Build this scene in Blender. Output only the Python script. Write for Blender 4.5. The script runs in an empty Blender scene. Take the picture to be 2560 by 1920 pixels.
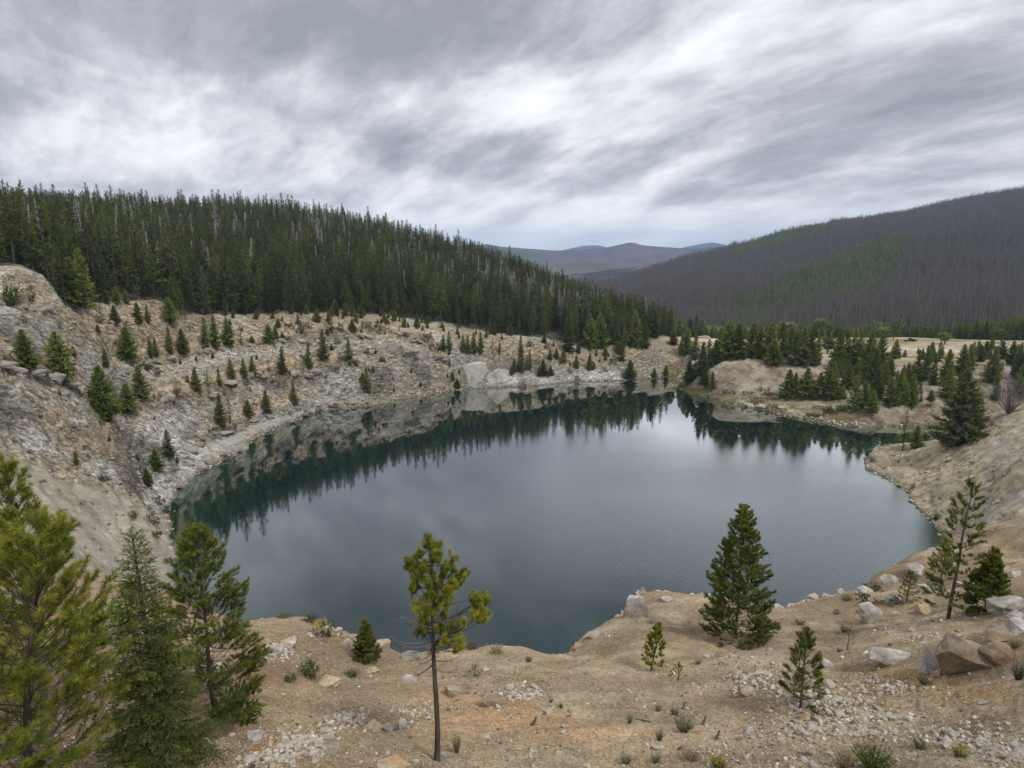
import bpy, bmesh, math, random
import numpy as np
from math import radians, sin, cos, tan, atan, atan2, pi, hypot

SC = bpy.context.scene
COL = SC.collection
rng = np.random.default_rng(11)
random.seed(11)

# ------------------------------------------------------------------ camera
H = 46.0                         # metres above the water
F = 1620.0                       # focal length in pixels of a 2560 wide picture
PITCH = atan((960 - 631) / F)
cam_d = bpy.data.cameras.new('camera')
cam_d.sensor_width = 36.0
cam_d.lens = F / 2560 * 36.0
cam_d.clip_start = 0.1
cam_d.clip_end = 60000
cam = bpy.data.objects.new('camera', cam_d)
cam.location = (0, 0, H)
cam.rotation_euler = (pi / 2 - PITCH, 0, 0)
COL.objects.link(cam)
SC.camera = cam

# ------------------------------------------------------------------ light
SUN_EL, SUN_AZ = radians(52), radians(140)      # from behind, over the right shoulder
sun_d = bpy.data.lights.new('sun', 'SUN')
sun_d.energy = 1.5
sun_d.angle = radians(12)
sun_d.color = (1.0, 0.95, 0.87)
sun = bpy.data.objects.new('sun', sun_d)
sun.rotation_euler = (pi / 2 - SUN_EL, 0, pi - SUN_AZ)
sun.location = (60, -60, 120)
COL.objects.link(sun)

SC.view_settings.view_transform = 'Standard'
SC.view_settings.look = 'None'
SC.view_settings.gamma = 1
SC.view_settings.exposure = 0.36
SC.view_settings.use_curve_mapping = False
SC.render.engine = 'CYCLES'
SC.cycles.use_denoising = True
SC.cycles.max_bounces = 5
SC.cycles.diffuse_bounces = 2
SC.cycles.glossy_bounces = 2
SC.cycles.transmission_bounces = 2
SC.cycles.transparent_max_bounces = 6
SC.cycles.volume_bounces = 1
SC.cycles.caustics_reflective = False
SC.cycles.caustics_refractive = False


class NT:
    """small helper to write node trees"""
    def __init__(self, tree):
        self.t = tree
        tree.nodes.clear()

    def n(self, kind, **kw):
        nd = self.t.nodes.new(kind)
        ins = kw.pop('ins', {})
        for k, v in kw.items():
            setattr(nd, k, v)
        for k, v in ins.items():
            s = nd.inputs[k]
            if hasattr(v, 'is_linked') or isinstance(v, bpy.types.NodeSocket):
                self.t.links.new(v, s)
            else:
                s.default_value = v
        return nd

    def link(self, a, b):
        self.t.links.new(a, b)

    def math(self, op, a, b=None, c=None, clamp=False):
        nd = self.t.nodes.new('ShaderNodeMath')
        nd.operation = op
        nd.use_clamp = clamp
        for i, v in enumerate((a, b, c)):
            if v is None:
                continue
            if isinstance(v, bpy.types.NodeSocket):
                self.t.links.new(v, nd.inputs[i])
            else:
                nd.inputs[i].default_value = v
        return nd.outputs[0]

    def mix(self, fac, a, b, mode='MIX'):
        nd = self.t.nodes.new('ShaderNodeMix')
        nd.data_type = 'RGBA'
        nd.blend_type = mode
        for s, v in ((nd.inputs[0], fac), (nd.inputs[6], a), (nd.inputs[7], b)):
            if isinstance(v, bpy.types.NodeSocket):
                self.t.links.new(v, s)
            else:
                s.default_value = (*v, 1) if isinstance(v, tuple) and len(v) == 3 else v
        return nd.outputs[2]

    def ramp(self, fac, stops, interp='LINEAR'):
        nd = self.t.nodes.new('ShaderNodeValToRGB')
        cr = nd.color_ramp
        cr.interpolation = interp
        while len(cr.elements) < len(stops):
            cr.elements.new(0.5)
        for e, (p, c) in zip(cr.elements, stops):
            e.position = p
            e.color = (*c, 1) if not isinstance(c, (int, float)) else (c, c, c, 1)
        self.t.links.new(fac, nd.inputs[0])
        return nd.outputs[0]

    def noise(self, vec, scale, detail=4, rough=0.5, dist=0.0, lac=2.0):
        nd = self.t.nodes.new('ShaderNodeTexNoise')
        nd.inputs['Scale'].default_value = scale
        nd.inputs['Detail'].default_value = detail
        nd.inputs['Roughness'].default_value = rough
        nd.inputs['Lacunarity'].default_value = lac
        nd.inputs['Distortion'].default_value = dist
        if vec is not None:
            self.t.links.new(vec, nd.inputs['Vector'])
        return nd.outputs[0]

    def vmath(self, op, a, b=None):
        nd = self.t.nodes.new('ShaderNodeVectorMath')
        nd.operation = op
        for i, v in enumerate((a, b)):
            if v is None:
                continue
            if isinstance(v, bpy.types.NodeSocket):
                self.t.links.new(v, nd.inputs[i])
            else:
                nd.inputs[i].default_value = v
        return nd.outputs[0]


# ------------------------------------------------------------------ world: overcast layer over a Nishita sky
world = bpy.data.worlds.new('World')
SC.world = world
world.use_nodes = True
w = NT(world.node_tree)
sky = w.n('ShaderNodeTexSky', sky_type='NISHITA', sun_disc=False, sun_elevation=SUN_EL, sun_rotation=SUN_AZ)
bg_sky = w.n('ShaderNodeBackground', ins={'Color': sky.outputs[0], 'Strength': 0.1})
tc = w.n('ShaderNodeTexCoord')
d = tc.outputs['Generated']
sep = w.n('ShaderNodeSeparateXYZ', ins={0: d})
dz = w.math('MAXIMUM', sep.outputs[2], 0.0)
den = w.math('ADD', dz, 0.28)                        # a cloud deck seen from below, bending away with distance
px = w.math('DIVIDE', sep.outputs[0], den)
py = w.math('DIVIDE', sep.outputs[1], den)
pl = w.n('ShaderNodeCombineXYZ', ins={0: px, 1: py, 2: 0.0}).outputs[0]
rot = w.n('ShaderNodeVectorRotate', rotation_type='Z_AXIS', ins={'Vector': pl, 'Angle': radians(56)}).outputs[0]
off = w.vmath('ADD', w.vmath('MULTIPLY', rot, (0.80, 1.45, 1.0)), (3.1, 7.4, 0.0))
warpn = w.n('ShaderNodeTexNoise', ins={'Vector': off, 'Scale': 2.2, 'Detail': 5.0})
warp = w.vmath('MULTIPLY', w.vmath('SUBTRACT', warpn.outputs[1], (0.5, 0.5, 0.5)), (0.20, 0.20, 0.0))
cv = w.vmath('ADD', off, warp)
big = w.noise(cv, 0.9, 2, 0.5)
mid = w.noise(cv, 1.9, 8, 0.60)
fine = w.noise(cv, 6.5, 7, 0.62)
s = w.math('MULTIPLY_ADD', big, 0.45, w.math('MULTIPLY_ADD', mid, 0.85, w.math('MULTIPLY', fine, 0.22)))
s = w.math('DIVIDE', s, 1.52)


def cloud_mass(u, v, su, sv, amt):
    """a thicker (-) or thinner (+) part of the deck, at the heading of u, v; one lies above the view"""
    global s
    x = (u - 1280) / F; yc = (960 - v) / F
    v0 = np.array([x, cos(PITCH) + yc * sin(PITCH), -sin(PITCH) + yc * cos(PITCH)]); v0 /= np.linalg.norm(v0)
    ex = np.array([v0[1], -v0[0], 0]); ex /= np.linalg.norm(ex); ez = np.cross(ex, v0)
    dd = w.vmath('ADD', d, w.vmath('MULTIPLY', w.vmath('SUBTRACT', warpn.outputs[1], (0.5, 0.5, 0.5)), (0.22, 0.22, 0.12)))
    a = w.n('ShaderNodeVectorMath', operation='DOT_PRODUCT', ins={0: dd, 1: tuple(ex)}).outputs['Value']
    b = w.n('ShaderNodeVectorMath', operation='DOT_PRODUCT', ins={0: dd, 1: tuple(ez)}).outputs['Value']
    f = w.n('ShaderNodeVectorMath', operation='DOT_PRODUCT', ins={0: d, 1: tuple(v0)}).outputs['Value']
    q = w.math('ADD', w.math('POWER', w.math('ABSOLUTE', w.math('DIVIDE', a, su / F)), 2.0), w.math('POWER', w.math('ABSOLUTE', w.math('DIVIDE', b, sv / F)), 2.0))
    e = w.math('MULTIPLY', w.math('EXPONENT', w.math('MULTIPLY', q, -1.0)), w.math('GREATER_THAN', f, 0.0))
    s = w.math('MULTIPLY_ADD', e, amt, s)


for mass in ((1230, 215, 170, 80, 0.05), (1370, 295, 150, 55, 0.065), (1080, 250, 260, 60, 0.04), (330, 190, 380, 70, 0.02), (420, 390, 420, 40, 0.04), (1180, 570, 600, 40, 0.07), (620, 450, 300, 30, 0.04),
             (1180, 70, 260, 90, -0.085), (1400, 385, 330, 40, -0.06), (2100, 300, 420, 110, -0.045), (2300, 60, 300, 90, -0.04), (850, 60, 200, 60, -0.03), (150, 290, 300, 50, -0.03), (1900, 130, 260, 40, 0.035), (2350, 420, 300, 30, 0.03), (1280, -330, 420, 200, -0.05)):
    cloud_mass(*mass)
cloud = w.ramp(s, [(0.36, (0.275, 0.285, 0.325)), (0.44, (0.39, 0.40, 0.445)), (0.50, (0.55, 0.56, 0.60)),
                   (0.56, (0.73, 0.74, 0.77)), (0.65, (0.95, 0.96, 0.98))])
# the far deck thins to a paler band over the horizon
hz = w.ramp(sep.outputs[2], [(0.0, 1.0), (0.10, 0.0)], 'EASE')
cloud = w.mix(w.math('MULTIPLY', hz, 0.55), cloud, (1.02, 1.04, 1.06))
bg_cloud = w.n('ShaderNodeBackground', ins={'Color': cloud, 'Strength': 1.0})
cover = w.ramp(s, [(0.58, 0.98), (0.70, 0.88)])
mixw = w.n('ShaderNodeMixShader', ins={0: cover, 1: bg_sky.outputs[0], 2: bg_cloud.outputs[0]})
w.n('ShaderNodeOutputWorld', ins={0: mixw.outputs[0]})


# ------------------------------------------------------------------ noise and geometry helpers
def _hash(ix, iy, iz, seed):
    h = (ix.astype(np.uint32) * np.uint32(374761393) + iy.astype(np.uint32) * np.uint32(668265263)
         + iz.astype(np.uint32) * np.uint32(2147483647) + np.uint32(seed * 1274126177 & 0xffffffff))
    h = (h ^ (h >> np.uint32(13))) * np.uint32(1274126177)
    h = (h ^ (h >> np.uint32(16))) * np.uint32(2246822519)
    return ((h ^ (h >> np.uint32(15))) & np.uint32(0xffffff)).astype(np.float32) / np.float32(0xffffff)


def vnoise(x, y, z=None, seed=0):
    x = np.asarray(x, np.float32); y = np.asarray(y, np.float32)
    x0 = np.floor(x); y0 = np.floor(y)
    fx = x - x0; fy = y - y0
    fx = fx * fx * (3 - 2 * fx); fy = fy * fy * (3 - 2 * fy)
    ix = x0.astype(np.int64); iy = y0.astype(np.int64)
    if z is None:
        zz = np.zeros_like(ix)
        a = _hash(ix, iy, zz, seed); b = _hash(ix + 1, iy, zz, seed)
        c = _hash(ix, iy + 1, zz, seed); e = _hash(ix + 1, iy + 1, zz, seed)
        return (a + (b - a) * fx) * (1 - fy) + (c + (e - c) * fx) * fy
    z = np.asarray(z, np.float32); z0 = np.floor(z); fz = z - z0; fz = fz * fz * (3 - 2 * fz)
    iz = z0.astype(np.int64)
    out = 0
    for k, wz in ((0, 1 - fz), (1, fz)):
        a = _hash(ix, iy, iz + k, seed); b = _hash(ix + 1, iy, iz + k, seed)
        c = _hash(ix, iy + 1, iz + k, seed); e = _hash(ix + 1, iy + 1, iz + k, seed)
        out = out + ((a + (b - a) * fx) * (1 - fy) + (c + (e - c) * fx) * fy) * wz
    return out


def fbm(x, y, z=None, octv=4, seed=0, gain=0.5, ridge=False):
    tot = 0; amp = 1; nrm = 0
    ca, sa = np.float32(0.8), np.float32(0.6)
    for o in range(octv):
        v = vnoise(x, y, z, seed + o * 7)
        if ridge:
            v = 1 - np.abs(2 * v - 1)
        tot = tot + v * amp; nrm += amp; amp *= gain
        x, y = (ca * x - sa * y) * 2.03 + 13.7, (sa * x + ca * y) * 2.03 + 5.1
        if z is not None:
            z = z * 2.03 + 3.3
    return tot / nrm


def ray(u, v):
    """picture position (2560 x 1920) -> azimuth from +Y and slope of the line of sight"""
    u = np.asarray(u, float); v = np.asarray(v, float)
    x = (u - 1280) / F; yc = (960 - v) / F
    dy = cos(PITCH) + yc * sin(PITCH); dzz = -sin(PITCH) + yc * cos(PITCH)
    return np.arctan2(x, dy), dzz / np.hypot(x, dy)


def project(x, y, z):
    x = np.asarray(x, float); y = np.asarray(y, float); z = np.asarray(z, float) - H
    fw = y * cos(PITCH) - z * sin(PITCH); up = y * sin(PITCH) + z * cos(PITCH)
    fw = np.where(fw < 0.01, 0.01, fw)
    return 1280 + F * x / fw, 960 - F * up / fw


def resample(pts, step):
    p = np.array(pts, float)
    out = [p[0]]
    for a, b in zip(p[:-1], p[1:]):
        k = max(1, int(round(np.hypot(*(b[:2] - a[:2])) / step)))
        for i in range(1, k + 1):
            out.append(a + (b - a) * i / k)
    return np.array(out)


def by_z(pts, step=16):            # (u, v, z) -> az, r, z
    p = resample(pts, step); az, t = ray(p[:, 0], p[:, 1])
    return np.stack([az, (p[:, 2] - H) / t, p[:, 2]], 1)


def by_r(pts, step=20):            # (u, v, r) -> az, r, z
    p = resample(pts, step); az, t = ray(p[:, 0], p[:, 1])
    return np.stack([az, p[:, 2], H + p[:, 2] * t], 1)


class RBF:
    def __init__(self, q, val, lam=1e-4):
        q = np.asarray(q, float); n = len(q)
        self.q = q
        A = np.zeros((n + 3, n + 3))
        A[:n, :n] = -np.hypot(q[:, None, 0] - q[None, :, 0], q[:, None, 1] - q[None, :, 1])
        A[:n, :n] += np.eye(n) * lam
        A[:n, n] = 1; A[:n, n + 1:] = q; A[n, :n] = 1; A[n + 1:, :n] = q.T
        self.c = np.linalg.solve(A, np.concatenate([val, [0, 0, 0]]))

    def __call__(self, a, b):
        shp = a.shape; a = a.ravel().astype(np.float32); b = b.ravel().astype(np.float32)
        n = len(self.q); out = np.empty(len(a), np.float32)
        q = self.q.astype(np.float32); c = self.c[:n].astype(np.float32)
        for i in range(0, len(a), 8192):
            j = slice(i, i + 8192)
            dd = np.sqrt((a[j, None] - q[None, :, 0]) ** 2 + (b[j, None] - q[None, :, 1]) ** 2)
            out[j] = -(dd @ c)
        out += (self.c[n] + self.c[n + 1] * a + self.c[n + 2] * b).astype(np.float32)
        return out.reshape(shp)


def new_mesh(name, verts, faces, mats=(), attrs=None, smooth=False, mat_index=None):
    """verts (n,3); faces (m,3) or (m,4) array"""
    verts = np.asarray(verts, np.float32); faces = np.asarray(faces, np.int32)
    me = bpy.data.meshes.new(name)
    me.vertices.add(len(verts)); me.vertices.foreach_set('co', verts.ravel())
    k = faces.shape[1] if len(faces) else 3
    me.loops.add(faces.size); me.loops.foreach_set('vertex_index', faces.ravel())
    me.polygons.add(len(faces))
    me.polygons.foreach_set('loop_start', np.arange(len(faces), dtype=np.int32) * k)
    if mat_index is not None:
        me.polygons.foreach_set('material_index', np.asarray(mat_index, np.int32))
    me.polygons.foreach_set('use_smooth', np.full(len(faces), smooth, bool))
    for m in mats:
        me.materials.append(m)
    for an, (kind, arr) in (attrs or {}).items():
        at = me.attributes.new(an, kind, 'POINT')
        at.data.foreach_set({'FLOAT': 'value', 'INT': 'value', 'FLOAT_COLOR': 'color', 'FLOAT_VECTOR': 'vector'}[kind],
                            np.asarray(arr, np.int32 if kind == 'INT' else np.float32).ravel())
    me.update(); me.validate()
    return me


def link(name, me, parent=None, loc=None, **props):
    o = bpy.data.objects.new(name, me)
    COL.objects.link(o)
    if parent is not None:
        o.parent = parent
    if loc is not None:
        o.location = loc
    for k, v in props.items():
        o[k] = v
    return o


def empty(name, loc, rz=0.0, label=None, category=None, group=None):
    o = bpy.data.objects.new(name, None)
    o.empty_display_size = 0.2
    COL.objects.link(o)
    o.location = loc; o.rotation_euler = (0, 0, rz)
    if label: o['label'] = label
    if category: o['category'] = category
    if group: o['group'] = group
    return o


def tag(o, label, category, group=None):
    o['label'] = label; o['category'] = category
    if group: o['group'] = group
    return o


# ------------------------------------------------------------------ materials
def mat(name):
    m = bpy.data.materials.new(name); m.use_nodes = True
    return m, NT(m.node_tree)


def out(t, sh, disp=None):
    t.n('ShaderNodeOutputMaterial', ins={0: sh})


def foliage_mat(name, dark, light, old, var=0.35, trans=0.25):
    m, t = mat(name)
    a = t.n('ShaderNodeAttribute', attribute_name='tint').outputs['Fac']
    oi = t.n('ShaderNodeObjectInfo').outputs['Random']
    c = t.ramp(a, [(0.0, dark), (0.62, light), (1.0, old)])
    hsv = t.n('ShaderNodeHueSaturation', ins={
        'Hue': t.math('MULTIPLY_ADD', oi, 0.14 * min(var, 0.35), 0.5 - 0.07 * min(var, 0.35)), 'Saturation': t.math('MULTIPLY_ADD', oi, 0.7 * min(var, 0.35), 1 - 0.45 * min(var, 0.35)),
        'Value': t.math('MULTIPLY_ADD', t.math('FRACT', t.math('MULTIPLY', oi, 7.31)), 2 * var, 1 - var), 'Color': c})
    d = t.n('ShaderNodeBsdfDiffuse', ins={'Color': hsv.outputs[0]})
    tr = t.n('ShaderNodeBsdfTranslucent', ins={'Color': hsv.outputs[0]})
    mx = t.n('ShaderNodeMixShader', ins={0: trans, 1: d.outputs[0], 2: tr.outputs[0]})
    out(t, mx.outputs[0])
    return m


def wood_mat(name, c1, c2, scale=14.0):
    m, t = mat(name)
    co = t.n('ShaderNodeTexCoord').outputs['Object']
    st = t.vmath('MULTIPLY', co, (1, 1, 0.25))
    nz = t.noise(st, scale, 5, 0.65)
    c = t.ramp(nz, [(0.32, c1), (0.68, c2)])
    b = t.n('ShaderNodeBump', ins={'Strength': 0.6, 'Distance': 0.01, 'Height': nz})
    p = t.n('ShaderNodeBsdfDiffuse', ins={'Color': c, 'Normal': b.outputs[0]})
    out(t, p.outputs[0])
    return m


M = {}
M['forest'] = foliage_mat('forest_needles', (0.022, 0.031, 0.009), (0.102, 0.128, 0.033), (0.180, 0.178, 0.055), 0.5)
M['pine'] = foliage_mat('young_pine_needles', (0.046, 0.064, 0.015), (0.190, 0.222, 0.050), (0.30, 0.29, 0.075))
M['hillgreen'] = foliage_mat('hillside_regrowth', (0.055, 0.080, 0.020), (0.17, 0.21, 0.055), (0.26, 0.26, 0.08))
M['spruce'] = foliage_mat('blue_spruce_needles', (0.040, 0.058, 0.018), (0.155, 0.188, 0.052), (0.25, 0.25, 0.08))
M['brush_pine'] = foliage_mat('foreground_pine_needles', (0.085, 0.108, 0.017), (0.31, 0.33, 0.042), (0.50, 0.44, 0.075), 0.05)
M['dark_pine'] = foliage_mat('dark_pine_needles', (0.030, 0.047, 0.011), (0.165, 0.205, 0.042), (0.28, 0.28, 0.07), 0.05)
M['near_pine'] = foliage_mat('near_pine_needles', (0.045, 0.066, 0.014), (0.215, 0.260, 0.040), (0.38, 0.35, 0.06), 0.05)
M['near_spruce'] = foliage_mat('near_spruce_needles', (0.045, 0.066, 0.018), (0.175, 0.212, 0.055), (0.27, 0.285, 0.085), 0.05)
M['aspen'] = foliage_mat('aspen_leaves', (0.075, 0.100, 0.030), (0.19, 0.225, 0.070), (0.28, 0.29, 0.095))
M['bush'] = foliage_mat('green_bush_leaves', (0.035, 0.052, 0.018), (0.095, 0.118, 0.038), (0.17, 0.17, 0.06))
M['sage'] = foliage_mat('sage_leaves', (0.095, 0.105, 0.060), (0.205, 0.220, 0.130), (0.31, 0.30, 0.19))
M['leafy'] = foliage_mat('leafy_shrub_leaves', (0.06, 0.09, 0.02), (0.16, 0.21, 0.05), (0.26, 0.26, 0.07))
M['flower'] = foliage_mat('yellow_flower_heads', (0.38, 0.30, 0.02), (0.55, 0.42, 0.03), (0.62, 0.50, 0.06), 0.1)
M['drygrass'] = foliage_mat('dry_grass_blades', (0.16, 0.14, 0.075), (0.30, 0.25, 0.14), (0.38, 0.32, 0.19))
M['greengrass'] = foliage_mat('green_grass_blades', (0.08, 0.095, 0.02), (0.19, 0.20, 0.04), (0.33, 0.28, 0.08))
M['bark'] = wood_mat('pine_bark', (0.045, 0.038, 0.032), (0.17, 0.145, 0.12))
M['snag'] = wood_mat('weathered_dead_wood', (0.17, 0.16, 0.155), (0.40, 0.375, 0.36))
M['burnt'] = wood_mat('burnt_dead_wood', (0.080, 0.067, 0.056), (0.205, 0.175, 0.152), 2.0)
M['twig'] = wood_mat('grey_twigs', (0.10, 0.09, 0.085), (0.27, 0.245, 0.23))


def rock_mat(name, base, light, stain, stain_amt, scale=3.0):
    m, t = mat(name)
    co = t.n('ShaderNodeTexCoord').outputs['Object']
    oi = t.n('ShaderNodeObjectInfo')
    sh = t.vmath('ADD', co, t.n('ShaderNodeCombineXYZ', ins={0: t.math('MULTIPLY', oi.outputs['Random'], 40.0)}).outputs[0])
    n1 = t.noise(sh, scale, 8, 0.62)
    n2 = t.noise(sh, scale * 0.55, 4, 0.6, 0.6)
    n3 = t.noise(sh, scale * 6, 6, 0.7)
    c = t.ramp(n1, [(0.30, base), (0.62, light)])
    c = t.mix(t.math('MULTIPLY', t.ramp(n2, [(0.48, 0.0), (0.62, 1.0)]), stain_amt), c, stain)
    c = t.mix(0.55, c, t.ramp(n3, [(0.3, (0.25, 0.25, 0.25)), (0.7, (0.85, 0.85, 0.85))]), 'OVERLAY')
    tv = t.n('ShaderNodeAttribute', attribute_name='tint')
    c = t.mix(t.math('MULTIPLY', oi.outputs['Random'], 0.35), c, t.mix(0.5, c, (0.30, 0.24, 0.17)))
    b = t.n('ShaderNodeBump', ins={'Strength': 0.8, 'Distance': 0.04, 'Height': t.math('ADD', n1, t.math('MULTIPLY', n3, 0.3))})
    p = t.n('ShaderNodeBsdfDiffuse', ins={'Color': c, 'Roughness': 0.6, 'Normal': b.outputs[0]})
    out(t, p.outputs[0])
    return m


M['stone'] = rock_mat('pale_stone', (0.34, 0.31, 0.27), (0.60, 0.57, 0.52), (0.42, 0.27, 0.13), 0.35, 5.0)
M['boulder'] = rock_mat('white_grey_boulder', (0.22, 0.21, 0.20), (0.58, 0.56, 0.53), (0.40, 0.26, 0.12), 0.55, 2.2)
M['rust'] = rock_mat('rusty_boulder', (0.14, 0.115, 0.09), (0.37, 0.31, 0.235), (0.36, 0.205, 0.095), 0.75, 2.2)
M['greyrock'] = rock_mat('grey_quarry_rock', (0.20, 0.19, 0.175), (0.44, 0.42, 0.39), (0.33, 0.26, 0.17), 0.3, 1.2)
M['outcrop'] = rock_mat('cracked_outcrop_rock', (0.13, 0.12, 0.105), (0.42, 0.395, 0.355), (0.26, 0.21, 0.145), 0.45, 0.9)
M['paledome'] = rock_mat('pale_dome_rock', (0.36, 0.335, 0.295), (0.62, 0.595, 0.55), (0.46, 0.37, 0.25), 0.35, 0.8)
M['tanslab'] = rock_mat('tan_slab', (0.34, 0.26, 0.17), (0.50, 0.42, 0.30), (0.46, 0.29, 0.14), 0.6, 2.5)

# chips of many colours joined in one mesh: colour by a per-stone attribute
m, t = mat('gravel_chips')
a = t.n('ShaderNodeAttribute', attribute_name='tint').outputs['Fac']
c = t.ramp(a, [(0.0, (0.10, 0.085, 0.065)), (0.25, (0.25, 0.20, 0.14)), (0.5, (0.42, 0.35, 0.26)), (0.78, (0.56, 0.50, 0.42)), (1.0, (0.70, 0.67, 0.62))])
nz = t.noise(t.n('ShaderNodeTexCoord').outputs['Object'], 22.0, 4, 0.6)
c = t.mix(0.6, c, t.ramp(nz, [(0.3, (0.3, 0.3, 0.3)), (0.7, (0.75, 0.75, 0.75))]), 'OVERLAY')
out(t, t.n('ShaderNodeBsdfDiffuse', ins={'Color': c, 'Roughness': 0.5}).outputs[0])
M['chips'] = m

# terrain: base colour from the ground kind stored per vertex, broken up by rock grain
m, t = mat('quarry_ground')
co = t.n('ShaderNodeTexCoord').outputs['Object']
gc = t.n('ShaderNodeAttribute', attribute_name='ground').outputs['Color']
rk = t.n('ShaderNodeAttribute', attribute_name='rock').outputs['Fac']
nr = t.n('ShaderNodeAttribute', attribute_name='near').outputs['Fac']
n1 = t.noise(co, 0.35, 8, 0.65, 0.4)
n2 = t.noise(t.vmath('MULTIPLY', t.n('ShaderNodeVectorRotate', rotation_type='EULER_XYZ', ins={'Vector': co, 'Rotation': (0.5, 0.35, 0.4)}).outputs[0], (1.0, 1.0, 2.4)), 0.62, 10, 0.72, 0.9)
n3 = t.noise(co, 9.0, 6, 0.65)
n4 = t.noise(co, 46.0, 4, 0.6)
vor = t.n('ShaderNodeTexVoronoi', feature='DISTANCE_TO_EDGE', ins={'Vector': t.vmath('ADD', co, t.vmath('MULTIPLY', t.n('ShaderNodeTexNoise', ins={'Vector': co, 'Scale': 0.8, 'Detail': 4.0}).outputs[1], (2.2, 2.2, 2.2))), 'Scale': 0.42})
crack = t.ramp(vor.outputs[0], [(0.0, 0.0), (0.075, 1.0)])
rockc = t.ramp(n2, [(0.33, (0.040, 0.037, 0.032)), (0.42, (0.135, 0.124, 0.107)), (0.52, (0.29, 0.27, 0.24)), (0.66, (0.54, 0.52, 0.485))])
rockc = t.mix(t.math('MULTIPLY', t.math('SUBTRACT', 1.0, crack), 0.55), rockc, (0.075, 0.068, 0.058))
soil = t.mix(0.75, gc, t.ramp(n1, [(0.3, (0.30, 0.30, 0.30)), (0.7, (0.70, 0.70, 0.70))]), 'OVERLAY')
soil = t.mix(0.6, soil, t.ramp(n3, [(0.32, (0.28, 0.27, 0.26)), (0.68, (0.74, 0.74, 0.74))]), 'OVERLAY')
soil = t.mix(t.math('MULTIPLY', nr, 0.9), soil, t.ramp(n4, [(0.34, (0.25, 0.24, 0.23)), (0.66, (0.80, 0.80, 0.80))]), 'OVERLAY')
rockt = t.mix(1.0, gc, t.mix(1.0, t.mix(0.75, rockc, t.n('ShaderNodeRGBToBW', ins={0: rockc}).outputs[0]), (4.1, 4.1, 4.1), 'MULTIPLY'), 'MULTIPLY')
soil = t.mix(0.35, soil, t.ramp(n2, [(0.36, (0.20, 0.20, 0.20)), (0.64, (0.80, 0.80, 0.80))]), 'OVERLAY')
rmask = t.ramp(t.math('ADD', rk, t.math('MULTIPLY', t.math('SUBTRACT', n1, 0.5), 0.9)), [(0.35, 0.0), (0.65, 1.0)])
c = t.mix(rmask, soil, rockt)
chipv = t.n('ShaderNodeTexVoronoi', feature='F1', ins={'Vector': co, 'Scale': 26.0})
chipr = t.n('ShaderNodeSeparateColor', ins={0: chipv.outputs['Color']}).outputs[0]
chipm = t.math('MULTIPLY', t.math('MULTIPLY', t.math('GREATER_THAN', chipr, 0.50), t.math('LESS_THAN', chipv.outputs['Distance'], 0.40)), t.math('MULTIPLY', nr, t.ramp(n1, [(0.35, 0.35), (0.6, 1.0)])))
c = t.mix(chipm, c, t.ramp(chipr, [(0.50, (0.11, 0.08, 0.055)), (0.72, (0.36, 0.30, 0.22)), (0.90, (0.55, 0.50, 0.43))]))
hgt = t.math('ADD', t.math('MULTIPLY', n2, t.math('MULTIPLY_ADD', rk, 0.75, t.math('MULTIPLY_ADD', nr, -0.10, 0.12))), t.math('ADD', t.math('MULTIPLY', n3, 0.03), t.math('MULTIPLY', n4, 0.004)))
b = t.n('ShaderNodeBump', ins={'Strength': 0.8, 'Distance': 1.0, 'Height': hgt})
b2 = t.n('ShaderNodeBump', ins={'Strength': t.math('MULTIPLY', nr, 0.8), 'Distance': 0.008, 'Height': n4, 'Normal': b.outputs[0]})
out(t, t.n('ShaderNodeBsdfDiffuse', ins={'Color': c, 'Roughness': 0.7, 'Normal': b2.outputs[0]}).outputs[0])
M['ground'] = m

# far hills: colour per vertex with a speckle of stems and undergrowth
def hill_mat(name, s1, amt, bump):
    m, t = mat(name)
    co = t.n('ShaderNodeTexCoord').outputs['Object']
    gc = t.n('ShaderNodeAttribute', attribute_name='ground').outputs['Color']
    st = t.vmath('MULTIPLY', co, (1, 1, 0.35))
    n1 = t.noise(st, s1, 6, 0.7)
    n2 = t.noise(co, s1 * 0.12, 5, 0.6)
    c = t.mix(amt, gc, t.ramp(n1, [(0.35, (0.22, 0.22, 0.22)), (0.65, (0.8, 0.8, 0.8))]), 'OVERLAY')
    c = t.mix(0.5, c, t.ramp(n2, [(0.35, (0.36, 0.36, 0.36)), (0.65, (0.64, 0.64, 0.64))]), 'OVERLAY')
    b = t.n('ShaderNodeBump', ins={'Strength': 0.7, 'Distance': bump, 'Height': n1})
    out(t, t.n('ShaderNodeBsdfDiffuse', ins={'Color': c, 'Normal': b.outputs[0]}).outputs[0])
    return m


M['hill'] = hill_mat('burned_hillside', 0.12, 0.6, 3.0)
M['mountain'] = hill_mat('distant_mountain', 0.02, 0.5, 14.0)
M['blue_mountain'] = hill_mat('far_mountain', 0.006, 0.35, 30.0)

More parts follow.
